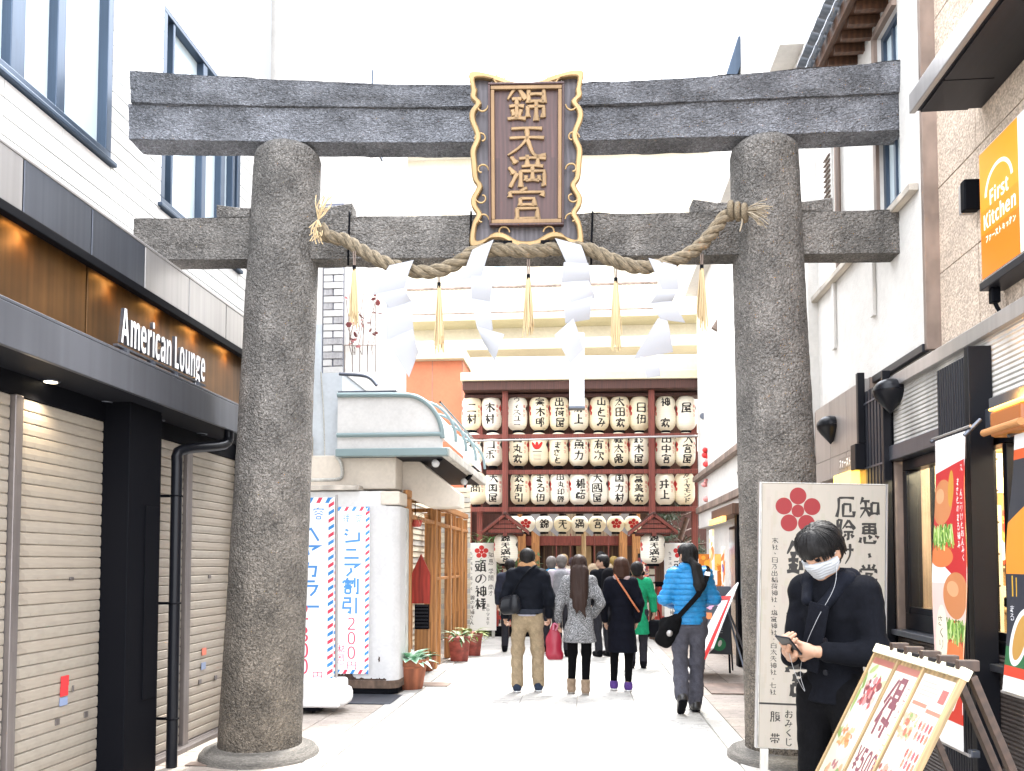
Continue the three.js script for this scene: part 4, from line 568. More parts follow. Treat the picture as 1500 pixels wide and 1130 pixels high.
// dead creeper on the wall: stems and a few dry leaves
{
  const cp = thing('dry_creeper', 'dry creeper with a few dark red leaves on the white wall above the awning', 'creeper'), r = rng(9), g = [], lf = [];
  for (let k = 0; k < 9; k++) { let x = 506 + r() * 46, y = 520, pts = []; for (let j = 0; j < 7; j++) { pts.push(onX(x, y, SX + 0.06 + r() * 0.04)); x += (r() - 0.5) * 10; y -= 8 + r() * 10; } g.push(tube(pts, 0.004, 5)); for (let q = 0; q < 4; q++) { const p = pts[2 + Math.floor(r() * 5)].clone().add(V((r() - 0.3) * 0.1, (r() - 0.5) * 0.2, (r() - 0.5) * 0.2)); const l = new THREE.CircleGeometry(0.022 + r() * 0.02, 6); l.rotateX(r() * 3); l.rotateY(r() * 3); l.translate(p.x, p.y, p.z); lf.push(clean(l)); } }
  mesh('stem', g, M.brownTrim, cp); mesh('leaves', lf, std(lin(0.2, 0.05, 0.05), 0.8, 0, { side: THREE.DoubleSide }), cp);
}
// barrel glass awning
{
  const z0 = -9.32, aw = thing('glass_awning', 'rounded white glass awning with green pipe frame over the salon entrance', 'awning', [0, 0, 0]);
  const Pz = (x, y) => { const p = onZ(x, y, z0); return [p.x, p.y]; };
  const prof = []; const a = Pz(494, 579), b = Pz(592, 579), c = Pz(648, 642), d = Pz(648, 660);
  prof.push(a); for (let k = 0; k <= 8; k++) { const t = k / 8 * Math.PI / 2; prof.push([b[0] + (c[0] - b[0]) * Math.sin(t), c[1] + (b[1] - c[1]) * Math.cos(t)]); }
  const ext = (z) => prof.map(([x, y]) => V(x, y, z)), z1 = -13.0;
  const floorY = d[1], cap = [[a[0], floorY], ...prof, [c[0], floorY]].reverse();
  const endGlass = mesh('end_pane', mv(extrude(cap.map((p) => p), 0.012), 0, 0, z0 - 0.03), M.whiteTile, aw);
  const vault = []; { const pos = [], idx = [], n = prof.length; for (let j = 0; j <= 1; j++) for (const [x, y] of prof) pos.push(x, y, j ? z1 : z0 - 0.04); for (let i = 0; i + 1 < n; i++) idx.push(i, i + 1, n + i + 1, i, n + i + 1, n + i); const g = new THREE.BufferGeometry(); g.setAttribute('position', new THREE.Float32BufferAttribute(pos, 3)); g.setIndex(idx); g.computeVertexNormals(); vault.push(clean(g)); }
  mesh('vault_glazing', vault, new THREE.MeshPhysicalMaterial({ color: lin(0.85, 0.9, 0.92), roughness: 0.35, transmission: 0.55, thickness: 0, side: THREE.DoubleSide }), aw);
  mesh('top_pipe', tube(ext(z0), 0.028, 10, 60), M.greenPaint, aw);
  mesh('middle_pipe', rod(V(a[0], Pz(494, 638)[1], z0), V(c[0] - 0.01, Pz(494, 638)[1], z0), 0.026, 10), M.greenPaint, aw);
  mesh('gutter', [span(a[0] - 0.01, c[0] + 0.06, floorY - 0.06, floorY + 0.03, z0 + 0.03, z0 - 0.1, 0.01)], M.greenPaint, aw);
  mesh('side_gutter', [span(c[0] - 0.03, c[0] + 0.07, floorY - 0.06, floorY + 0.05, z0 - 0.101, z1, 0.012)], M.whiteDirty, aw);
  for (const z of [z0 - 0.7, -10.9, -11.9, z1]) mesh('hoop', tube(prof.map(([x, y]) => V(x + 0.05, y + 0.06, z)), 0.02, 8, 50), M.greenPaint, aw);
  mesh('hoop_rail', tube([V(b[0] + 0.3, b[1] + 0.05, z0 - 0.7), V(b[0] + 0.3, b[1] + 0.05, z1)], 0.014, 6), M.greenPaint, aw);
  mesh('wall_rail', [tube([onZ(497, 548, z0), onZ(540, 553, z0), onZ(552, 565, z0)].map((p) => p), 0.02, 8), span(a[0], b[0] - 0.1, a[1] + 0.03, a[1] + 0.05, z0 - 0.02, z1)], M.midMetal, aw);
  mesh('soffit', [span(a[0], c[0], floorY - 0.05, floorY - 0.03, z0 - 0.11, z1)], M.soffit, aw);
  for (const [px, py] of [[638, 679], [680, 706]]) { const z = px < 650 ? -9.7 : -11.4, p = onZ(px, py, z), l = thing('bulb_lamp', px < 650 ? 'round bare bulb lamp on a black bracket under the awning, nearer one' : 'round bare bulb lamp on a black bracket under the awning, farther one', 'lamp', p, 0, 'bulb lamps under the glass awning'); mesh('bulb', clean(new THREE.SphereGeometry(0.05, 18, 12)), new THREE.MeshPhysicalMaterial({ color: lin(0.95, 0.95, 0.95), roughness: 0.15, transmission: 0.5, thickness: 0 }), l); mesh('socket', rod(V(0.03, 0.03, 0), V(0.1, 0.1, 0), 0.03, 10), M.black, l); mesh('arm', rod(V(0.08, 0.09, 0), V(0.12, p.y < 0 ? 0.2 : floorY - p.y - 0.05, 0), 0.014, 8), M.black, l); }
}
// far pale building with rooftop lettering, up the street on the left
const far = thing('pale_office_building', 'pale tall building with faint pink rooftop lettering and one small window', 'building', [0, 0, 0]);
{
  const z = -34, p0 = onZ(330, 300, z), p1 = onZ(560, 300, z), top = onZ(450, 20, z).y + 3;
  mesh('wall', span(p0.x, p1.x, -0.05, top, z, z - 6), M.whiteWall, far);
  const a = onZ(430, 46, z), b = onZ(503, 68, z); mesh('lettering', plane(b.x - a.x, a.y - b.y, (a.x + b.x) / 2, (a.y + b.y) / 2, z + 0.05), printMat(canvasTex(512, 160, (g, w, h) => { g.fillStyle = '#f7f2f4'; g.fillRect(0, 0, w, h); g.fillStyle = '#e879ae'; across(g, '年中無休', 6, 18, 118, 128, 8, 0.1); })), far);
  const c = onZ(405, 4, z), d = onZ(423, 32, z), w = mesh('window', span(c.x, d.x, d.y, c.y, z + 0.02, z - 0.3, 0.01), M.frameBlue, far); mesh('pane', span(c.x + 0.06, d.x - 0.06, d.y + 0.06, c.y - 0.06, z + 0.03, z + 0.021), M.glassBlue, w);
}
{
  const b = thing('cream_building', 'cream building with railed balcony standing behind the lantern rack', 'building', [0, 0, 0]), z = -27, Z = (x, y, d = 0) => onZ(x, y, z + d);
  const p0 = Z(470, 300), p1 = Z(1120, 300), top = Z(800, 228).y;
  mesh('wall', span(p0.x, p1.x, -0.05, top, z, z - 6), M.creamWall, b);
  mesh('roof_slab', span(p0.x - 0.3, p1.x + 0.3, top + 0.001, top + 0.3, z + 0.6, z - 6, 0.03), M.whiteWall, b);
  const s0 = Z(590, 485).y, s1 = Z(590, 476).y, r0 = Z(600, 437).y; mesh('balcony_slab', span(Z(590, 480).x, p1.x, s0, s1, z + 1.0, z + 0.002, 0.02), M.creamBeam, b);
  const bars = []; for (let i = 0; i < 60; i++) { const x = Z(600, 450).x + i * (Z(960, 450).x - Z(600, 450).x) / 59; bars.push(span(x - 0.012, x + 0.012, s1 + 0.05, r0 - 0.07, z + 0.93, z + 0.96)); }
  const rl = mesh('balcony_rail', [span(Z(598, 440).x, Z(960, 440).x, r0 - 0.07, r0, z + 0.9, z + 0.98, 0.01), span(Z(598, 440).x, Z(960, 440).x, s1 + 0.001, s1 + 0.06, z + 0.9, z + 0.98, 0.01)], M.brownTrim, b); for (const g of bars) mesh('baluster', g, M.creamBeam, rl);
  mesh('cornice', span(p0.x, p1.x, Z(700, 527).y, Z(700, 512).y, z + 1.2, z + 0.002, 0.03), M.creamBeam, b);
  mesh('window', [span(Z(705, 460).x, Z(745, 460).x, s1 + 0.1, s1 + 2.1, z + 0.003, z + 0.06)], M.glassBlue, b);
}
{
  const z = -18.6, o = thing('orange_wall_building', 'orange red wall block beside the lantern rack, above the awning', 'building'), a = onZ(600, 530, z), b = onZ(678, 530, z);
  mesh('wall', span(a.x - 2.2, b.x, -0.05, a.y, z, z - 4), M.orangeWall, o);
  for (let k = 0; k < 4; k++) mesh('panel_joint', span(b.x - 0.01 - k * 0.7, b.x - 0.022 - k * 0.7, 2, a.y, z + 0.002, z + 0.006), M.brownTrim, o);
  mesh('coping', span(a.x - 2.3, b.x + 0.05, a.y + 0.001, a.y + 0.3, z + 0.2, z - 4.1, 0.02), M.creamBeam, o);
}
{
  const o = thing('right_white_house', 'low white house with brown trims, cream post and dark slit window past the gate', 'building'), X = 2.35, z0 = -8.7, z1 = -17;
  mesh('wall', [span(X, X + 3, 2.2, 7, z0, z1), span(X + 0.15, X + 3, -0.05, 2.2, z0, z1)], M.whiteWall, o);
  mesh('lower_trim', [span(X - 0.06, X + 0.1, 2.5, 2.62, z0, z1, 0.01), span(X - 0.12, X - 0.001, 3.15, 3.25, -10, z1, 0.01)], M.brownTrim, o);
  mesh('dado', span(X + 0.1, X + 0.149, -0.04, 0.85, z0, z1), M.tanStone, o);
  for (let k = 0; k < 3; k++) { const z = -9.9 - k * 1.6, w = mesh('window', [span(X + 0.1, X + 0.148, 0.9, 2.1, z, z - 1.0)], M.blackGloss, o); mesh('pane', span(X + 0.09, X + 0.099, 0.96, 2.05, z - 0.05, z - 0.95), M.glassBlue, w); }
  mesh('roof', [span(X - 0.25, X + 3, 7.01, 7.12, z0, z1)], M.whiteWall, o); mesh('gable_board', bar(onZ(1053, 487, -14.5), onZ(1082, 440, -14.5), 0.1, 0.3, 0.01), M.brownTrim, o);
  const c = [onZ(1044, 530, -16), onZ(1058, 530, -16)];
  mesh('cream_post', [span(c[0].x, c[1].x, -0.05, c[0].y, -16, -16.25, 0.01), span(c[0].x - 0.15, c[1].x + 0.1, c[0].y + 0.001, c[0].y + 0.14, -15.9, -16.4, 0.01)], M.creamBeam, o);
}
{
  const o = thing('roof_terrace_house', 'bluish house gable with dark awnings high behind the top beam on the right', 'building'), z = -13.5, P = (x, y, d = 0) => onZ(x, y, z + d);
  const a = P(1062, 110), b = P(1200, 110); mesh('wall', span(a.x + 0.35, b.x, 3, P(1100, -40).y, z, z - 4), M.whiteWall, o);
  const poly = (l, d) => mv(extrude(l.map(([x, y]) => { const q = P(x, y, d); return [q.x, q.y]; }).reverse(), 0.5, 0.01), 0, 0, z + d - 0.5); mesh('awning', poly([[1092, 74], [1124, 72], [1140, 44], [1140, -30], [1118, -8]], 0.4), M.frameBlue, o); mesh('awning', poly([[1063, 114], [1078, 114], [1097, 62], [1097, 46], [1082, 54]], 0.9), M.frameBlue, o);
  mesh('post', [bar(P(1122, 60, 0.1), P(1112, 112, 0.1), 0.06, 0.06), bar(P(1098, 60, 0.1), P(1090, 112, 0.1), 0.05, 0.05)], M.brownTrim, o);
  const w = mesh('window', [span(P(1080, 80).x, P(1096, 80).x, P(1080, 108).y, P(1080, 84).y, z + 0.02, z + 0.06, 0.01)], M.frameBlue, o);
}
// overhead wires
{
  const o = thing('overhead_wires', 'thin tangled overhead wires against the sky above the top beam', 'cables'), z = -26, P = (x, y) => onZ(x, y, z);
  const g = [[[404, 54], [440, 64], [478, 74], [502, 80]], [[452, 98], [455, 110], [470, 118], [490, 120]], [[454, 112], [466, 118], [480, 119], [495, 116]], [[458, 98], [463, 108], [478, 118]], [[475, 96], [480, 104], [490, 107], [504, 110]], [[486, 96], [494, 103]], [[478, 74], [488, 72], [500, 79]]].map((l) => tube(l.map(([x, y]) => P(x, y)), 0.022, 5));
  mesh('wire', g, M.frameBlue, o);
}
// ---------- lantern rack and shrine at the end of the lane ----------
const ST = 2 * Math.PI / 180, SO = onZ(848, 930, -17.2);
const sl = (px, py, dz = 0) => onTurned(px, py, SO.x, SO.z, ST, dz);      // pixel to the rack's own axes
const sw = (x, y, z) => V(x, y, z).applyAxisAngle(V(0, 1, 0), ST).add(V(SO.x, 0, SO.z));
const SL = (px, dz = 0) => sl(px, 700, dz).x, SY = (py, dz = 0) => sl(848, py, dz).y;
const rack = thing('lantern_rack', 'tall dark red timber rack with three crossbars carrying rows of paper lanterns', 'rack', [SO.x, 0, SO.z], ST);
{
  for (const px of [740, 955]) mesh('post', span(SL(px) - 0.062, SL(px) + 0.062, 0, SY(560), -0.06, 0.06, 0.008), M.redWood, rack);
  for (const px of [684, 703, 1017]) mesh('side_post', span(SL(px, -0.3) - 0.06, SL(px, -0.3) + 0.06, 0, SY(620), -0.36, -0.24, 0.008), px === 684 ? M.black : M.redWood, rack);
  for (const [y, h, a, b] of [[638, 0.09, 680, 1040], [691, 0.095, 712, 1024], [746, 0.1, 690, 1022]]) mesh('crossbar', span(SL(a), SL(b), SY(y) - h / 2, SY(y) + h / 2, -0.13, -0.062, 0.008), M.redWood, rack);
  mesh('eave', [span(SL(679), SL(1030), SY(573), SY(560), -0.5, 0.2, 0.01), span(SL(679), SL(1030), SY(580), SY(575), -0.5, -0.1, 0.01)], M.redWoodDark, rack);
  mesh('fascia', [span(SL(676), SL(1034), SY(560), SY(548), -0.5, 0.26, 0.01)], M.creamBeam, rack);
  mesh('upper_panel', [span(SL(690), SL(1030), SY(547), SY(523), -0.5, 0.1, 0.02)], M.creamWall, rack);
  mesh('backing', [span(SL(690), SL(1012), SY(750), SY(575), -0.75, -0.7)], M.redWoodDark, rack);
  mesh('steel_pipe', rod(V(SL(690, 0.25), SY(645, 0.25), 0.25), V(SL(1042, 0.25), SY(640, 0.25), 0.25), 0.022, 8), M.silver, rack);
}
// lantern paper: one sheet of printed papers shared by all lanterns
const names = ['二村', '木村', 'ウィスユー', '寅木郎', '出荷屋', '有上', '山とみ', '太田家', '日伊', '神久家', '屋又', '中山', 'コボ', '国丸家', '', 'ふまさと', '魚力', '有次', '種太晶', '鈴木屋', '田中宮', '大宮屋', '山商科', '大国屋', '家有引', 'まる伊', '田丸印房', '桝悟', '大國屋', '国力村', '冨美家', '井上', 'ダイヤモンド', '梅', '錦', '天', '満', '宮', '梅', '梅', '錦天満宮', '梅'];
const LC = 6, LR = 7, CW = 341, CH = 292;
const lanternTex = canvasTex(2048, 2048, (g) => {
  g.fillStyle = '#efe2c0'; g.fillRect(0, 0, 2048, 2048); const r = rng(77);
  names.forEach((n, i) => {
    const x = (i % LC) * CW, y = Math.floor(i / LC) * CH, cx = x + CW / 2, round = i >= 33 && i !== 40;
    g.fillStyle = ['#f8f0da', '#f3e7c8', '#faf4e4'][Math.floor(r() * 3)]; g.fillRect(x, y, CW, CH);
    g.fillStyle = 'rgba(150,110,60,0.10)'; for (let k = 0; k < 16; k++) g.fillRect(x, y + CH * k / 16, CW, 2);
    if (!round) { const dx = r() < 0.5 ? -1 : 1; const side = (s, c) => { g.fillStyle = c; for (const [a, b] of [[0, -26], [0, 4], [14, 30], [-14, -11], [12, -12]]) { g.beginPath(); g.ellipse(cx + s * 74 + a * 0.7, y + CH * 0.42 + b, 8, 16, 0, 0, 7); g.fill(); } }; side(-1, '#c8261c'); side(1, i === 40 ? '#161412' : r() < 0.6 ? '#161412' : '#c8261c'); }
    if (n === '梅') { g.save(); g.translate(cx, y + CH * 0.5); g.scale(0.42, 1.05); plum(g, 0, 0, 84, '#b8201a'); g.restore(); return; }
    if (n === '') { g.fillStyle = '#c8261c'; for (const k of [-1, 0, 1]) { g.beginPath(); g.ellipse(cx + k * 17, y + CH * 0.42, 9, 34, k * 0.35, 0, 7); g.fill(); } g.fillStyle = '#222'; g.fillRect(cx - 26, y + CH * 0.58, 52, 6); g.fillStyle = '#a08a70'; for (let k = 0; k < 5; k++) g.fillRect(cx - 22, y + CH * (0.66 + k * 0.04), 44, 4); return; }
    g.fillStyle = '#17130f'; const k = n.length, hh = round ? 108 : Math.min(92, 250 / k);
    if (round) drawChar(g, n, cx - 32, y + CH / 2 - 84, 64, 168, 0.16, true);
    else { const cw = i === 40 ? 46 : Math.min(58, Math.max(44, hh * 0.66)); column(g, n, cx - cw / 2, y + CH / 2 - (hh * k) / 2 + (k < 3 ? 14 : 4), cw, hh * 0.94, hh * 0.06, 0.17); g.fillStyle = 'rgba(190,60,40,0.85)'; if (i < 33 && r() < 0.7) column(g, '神社守', cx + 34, y + 84, 17, 30, 6, 0.12); g.fillStyle = 'rgba(60,50,40,0.7)'; if (i < 33 && k < 4 && r() < 0.7) column(g, '奉', cx - 12, y + 30, 24, 24, 0); }
  });
});
const lanternMat = new THREE.MeshPhysicalMaterial({ map: lanternTex, roughness: 0.85, transmission: 0.25, thickness: 0, bumpMap: again(T.rib, 1, 2.2), bumpScale: 0.006 });
function lanternGeo(cell, r, h, round) {
  const pr = []; const N = 20; for (let i = 0; i <= N; i++) { const t = i / N, e = round ? Math.sqrt(Math.max(0.12, 1 - Math.pow(2 * t - 1, 2) * 0.88)) : Math.pow(Math.max(0, 1 - Math.pow(Math.abs(2 * t - 1), 5.5) * 0.78), 0.75); pr.push([r * e * (1 + 0.008 * (i % 2)), (t - 0.5) * h]); }
  const g = new THREE.LatheGeometry(pr.map(([a, b]) => new THREE.Vector2(a, b)), 28, Math.PI, Math.PI * 2); const u = g.attributes.uv, c = cell % LC, q = Math.floor(cell / LC);
  for (let i = 0; i < u.count; i++) u.setXY(i, (c + u.getX(i)) * CW / 2048, 1 - (q + 1 - u.getY(i)) * CH / 2048);
  return clean(g);
}
const ringBlack = M.black, wireMat = std(lin(0.05, 0.05, 0.05), 0.5, 0.5);
const protoParts = { cap: clean(new THREE.CylinderGeometry(0.085, 0.09, 0.045, 18)), wire: tube([V(-0.075, 0, 0), V(-0.07, 0.07, 0), V(0, 0.12, 0), V(0.07, 0.07, 0), V(0.075, 0, 0)], 0.006, 5, 12) };
function lantern(cell, px, py, w, hgt, dz, label, group, round) {
  const p = sl(px, py, dz), q = sw(p.x, p.y, dz), o = thing('paper_lantern', label, 'lantern', q, ST, group);
  const top = hgt / 2;
  mesh('paper_shade', lanternGeo(cell, w / 2, hgt, round), lanternMat, o).rotation.y = (hash2(cell, 3, 5) - 0.5) * 0.35 * (round ? 0.2 : 1); o.rotation.z = (hash2(cell, 8, px | 0) - 0.5) * 0.06;
  const s = w / 0.38; const a = mesh('top_ring', protoParts.cap, ringBlack, o); a.position.y = top + 0.01; a.scale.set(s, 1, s); const b = mesh('bottom_ring', protoParts.cap, ringBlack, o); b.position.y = -top - 0.01; b.scale.set(s, 1, s);
  const c = mesh('hanger', protoParts.wire, wireMat, o); c.position.y = top + 0.03; return o;
}
{
  const xs1 = [691, 720, 758, 790, 819, 848, 878, 908, 937, 975, 1005], xs2 = [693, 722, 760, 789, 818, 848, 877, 906, 936, 975, 1004], xs3 = [698, 724, 762, 791, 820, 848, 876, 905, 936, 974, 1003];
  const ord = ['first', 'second', 'third', 'fourth', 'fifth', 'sixth', 'seventh', 'eighth', 'ninth', 'tenth', 'eleventh'];
  const say = (i) => names[i] ? 'with black writing' : 'with a red leaf mark';
  xs1.forEach((x, i) => lantern(i, x, 606, 0.425, 0.77, -0.28, `cream barrel lantern ${say(i)}, ${ord[i]} from left in the top row`, 'cream paper lanterns on the rack'));
  xs2.forEach((x, i) => lantern(11 + i, x, 659, 0.425, 0.74, -0.28, `cream barrel lantern ${say(11 + i)}, ${ord[i]} from left in the middle row`, 'cream paper lanterns on the rack'));
  xs3.forEach((x, i) => lantern(22 + i, x, 716, 0.425, 0.72, -0.28, `cream barrel lantern ${say(22 + i)}, ${ord[i]} from left in the lowest barrel row`, 'cream paper lanterns on the rack'));
  const xs4 = [752, 771, 797, 824, 849, 875, 902, 927], cells = [33, 33, 34, 35, 36, 37, 38, 39], tx = ['half hidden behind the left roofed lamp', 'with red plum crest, left of the lettered four', 'with black character, first of the lettered four', 'with black character, second of the lettered four', 'with black character, third of the lettered four', 'with black character, last of the lettered four', 'with red plum crest, just right of the lettered four', 'with red plum crest, beside the right little roof'];
  xs4.forEach((x, i) => lantern(cells[i], x, 768, 0.385, 0.37, -0.9, `round cream lantern ${tx[i]}, under the rack`, 'round lanterns under the rack', true));
}
// roofed lamp posts with a tall lantern
function lampPost(px, label, tall) {
  const dz = 1.1, b = sl(px, 930, dz), o = thing('roofed_lamp_post', label, 'lamp post', sw(b.x, 0, dz), ST, 'roofed lamp posts before the shrine');
  const y = (py) => sl(px, py, dz).y, H = 0.45, ry = y(782), rt = y(758);
  for (const s of [-1, 1]) { const g = extrude([[0, 0], [s * H, -(rt - ry) - 0.02], [s * H, -(rt - ry) + 0.03], [0, 0.06]], 0.62, 0.004); mesh('roof_slope', mv(g, 0, rt, -0.31), M.redWood, o); for (let k = 0; k < 4; k++) mesh('batten', bar(V(s * 0.02, rt + 0.062, -0.27 + k * 0.18), V(s * H, ry + 0.012 + 0.03, -0.27 + k * 0.18), 0.025, 0.02), M.redWoodDark, o); }
  mesh('ridge', span(-0.035, 0.035, rt + 0.03, rt + 0.085, -0.34, 0.34, 0.01), M.redWoodDark, o);
  mesh('gable', mv(extrude([[-0.4, 0], [0.4, 0], [0, rt - ry]], 0.04), 0, ry - 0.02, 0.22), M.redWoodDark, o); for (let k = 0; k < 3; k++) mesh('gable_board', span(-0.33 + k * 0.1, 0.33 - k * 0.1, ry + 0.005 + k * 0.09, ry + 0.075 + k * 0.09, 0.262, 0.275, 0.003), M.redWood, o);
  mesh('beam', [span(-0.34, 0.34, ry - 0.05, ry - 0.005, -0.04, 0.04, 0.006), span(-0.04, 0.04, ry - 0.06, ry + 0.02, -0.3, 0.3, 0.006)], M.redWood, o);
  mesh('pole', span(-0.05, 0.05, 0, ry, -0.28, -0.18, 0.008), M.brownWood, o);
  for (let k = 0; k < 4; k++) mesh('ofuda_strip', span(-0.06, 0.06, y(838 + k * 11) - 0.055, y(838 + k * 11) + 0.055, -0.17, -0.155, 0.003), k % 2 ? M.whiteDirty : M.creamWall, o);
  const p = V(b.x, y(804), dz), w = sw(p.x, p.y, dz), l = thing('post_lantern', `tall cream lantern with black writing hanging under the ${px < 850 ? 'left' : 'right'} little roof`, 'lantern', w, ST);
  mesh('paper_shade', lanternGeo(40, 0.235, 0.62), lanternMat, l); for (const s of [-1, 1]) { const m = mesh(s > 0 ? 'top_ring' : 'bottom_ring', protoParts.cap, ringBlack, l); m.position.y = s * 0.32; m.scale.set(1.4, 1, 1.4); }
  return o;
}
lampPost(741, 'red brown roofed lamp post left of the crowd before the shrine'); lampPost(957, 'red brown roofed lamp post right of the crowd before the shrine');
// low vermilion fences
function fence(px0, px1, label) {
  const dz = 0.35, a = sl(px0, 930, dz), b = sl(px1, 930, dz), o = thing('vermilion_fence', label, 'fence', [SO.x, 0, SO.z], ST, 'low vermilion fences before the shrine');
  const n = Math.round((b.x - a.x) / 0.16); for (let i = 0; i <= n; i++) { const x = a.x + (b.x - a.x) * i / n; mesh('post', span(x - 0.045, x + 0.045, 0.2, 1.02, dz - 0.04, dz + 0.04, 0.006), M.vermilion, o); }
  mesh('rail', span(a.x - 0.08, b.x + 0.08, 0.34, 0.42, dz - 0.055, dz + 0.055, 0.006), M.vermilion, o); mesh('top_rail', span(a.x - 0.1, b.x + 0.1, 1.02, 1.12, dz - 0.06, dz + 0.06, 0.008), M.black, o); mesh('plinth', span(a.x - 0.1, b.x + 0.1, 0, 0.2, dz - 0.12, dz + 0.12, 0.015), M.black, o);
}
fence(716, 772, 'low vermilion fence on black base left of the walkers'); fence(944, 1000, 'low vermilion fence on black base right of the walkers');
// the hall behind
{
  const o = thing('shrine_hall', 'timber shrine hall with orange posts, golden doors and bell ropes behind the crowd', 'shrine', [SO.x, 0, SO.z], ST), z = -3.6, X = (px) => sl(px, 800, z).x, Y = (py) => sl(848, py, z).y;
  mesh('back_wall', span(X(690), X(1030), 0, 4.2, z - 0.3, z - 0.2), M.brownWood, o);
  mesh('floor', span(X(700), X(1020), 0.004, 0.5, z - 0.2, z + 0.4, 0.02), M.concrete, o);
  mesh('roof', [span(X(660), X(1060), 4.0, 4.2, z - 2, z + 0.9, 0.04)], M.redWoodDark, o);
  for (const px of [765, 785, 911, 930]) mesh('post', span(X(px) - 0.1, X(px) + 0.1, 0, 4.0, z + 0.2, z + 0.4, 0.01), M.orangeWood, o);
  mesh('lintel', [span(X(760), X(935), Y(800), Y(786), z + 0.15, z + 0.3, 0.01)], M.redWood, o);
  mesh('inner_panel', [span(X(787), X(909), Y(800), Y(748), z, z + 0.1)], std(lin(0.7, 0.55, 0.35), 0.8, 0, { map: again(T.wood, 1, 1) }), o);
  mesh('lattice_door', [span(X(795), X(840), 0.6, Y(800), z - 0.1, z, 0.01), span(X(868), X(905), 0.6, Y(800), z - 0.1, z, 0.01)], M.brownWood, o);
  for (let k = 0; k < 9; k++) mesh('mullion', span(X(797 + k * 12.5) - 0.012, X(797 + k * 12.5) + 0.012, 0.6, Y(800), z + 0.01, z + 0.03), M.goldDark, o);
  mesh('gold_curtain', span(X(844), X(866), 0.8, Y(795), z + 0.02, z + 0.06, 0.01), M.gold, o);
  mesh('bell_rope', rod(V(X(853), 1.2, z + 1), V(X(853), Y(780), z + 1), 0.06, 10), M.gold, o);
  for (const px of [815, 835, 868, 888]) mesh('thin_rope', rod(V(X(px), 1.3, z + 0.9), V(X(px), Y(784), z + 0.9), 0.015, 6), M.redWood, o);
  for (const px of [700, 1010]) mesh('side_screen', span(X(px) - 0.6, X(px) + 0.6, 0, 3.6, z + 0.5, z + 0.6), M.redWoodDark, o);
  mesh('altar_box', [span(X(815), X(890), 0.5, 1.25, z + 0.4, z + 0.9, 0.02)], M.redWoodDark, o);
  mesh('notice_board', [span(X(925), X(948), Y(862), Y(805), z + 1.2, z + 1.25, 0.01)], M.orangeWood, o);
  mesh('notice_print', plane(X(946) - X(927), Y(812) - Y(850), (X(946) + X(927)) / 2, (Y(812) + Y(850)) / 2, z + 1.255), printMat(canvasTex(64, 96, (g, w, h) => { const r = rng(3); for (let k = 0; k < 90; k++) { g.fillStyle = ['#7a3030', '#c8a0a0', '#5a5a7a', '#c86a50', '#e8d8c8'][Math.floor(r() * 5)]; g.fillRect(r() * w, r() * h, 12, 14); } })), o);
}
// paper strips tucked between the round lanterns
for (const [px, k] of [[785, 0], [811, 1], [862, 2], [889, 3], [916, 4]]) { const p = sl(px, 765, -1.5), w = sw(p.x, p.y, -1.5), o = thing('folded_paper', ['white folded paper strip right of the left plum lantern', 'white folded paper strip between the first and second lettered round lanterns', 'white folded paper strip between the third and last lettered round lanterns', 'white folded paper strip right of the last lettered round lantern', 'white folded paper strip between the two right plum lanterns'][k], 'paper streamer', w, ST, 'white paper strips under the rack'); for (let i = 0; i < 2; i++) { const g = bx(0.24, 0.24, 0.004); g.rotateZ(0.7 + 0.2 * i); mesh('fold', mv(g, 0.06 * i, 0.1 - 0.26 * i, 0.01 * i), M.paper, o); } }
// white hanging box lamp seen under the plaque
{ const dz = 0.8, a = sl(834, 490, dz), b = sl(856, 600, dz), o = thing('hanging_banner_box', 'pale bluish white upright box hanging in front of the lantern rack', 'sign box', sw((a.x + b.x) / 2, 0, dz), ST), w = (b.x - a.x); mesh('case', span(-w / 2, w / 2, b.y + 0.05, a.y, -0.1, 0.1, 0.012), std(lin(0.74, 0.8, 0.86), 0.4), o); mesh('foot', span(-w / 2 - 0.01, w / 2 + 0.01, b.y, b.y + 0.048, -0.11, 0.11, 0.008), M.midMetal, o); mesh('arm', [span(-0.03, 0.03, a.y - 0.3, a.y - 0.24, -0.85, -0.1, 0.006)], M.midMetal, o); }
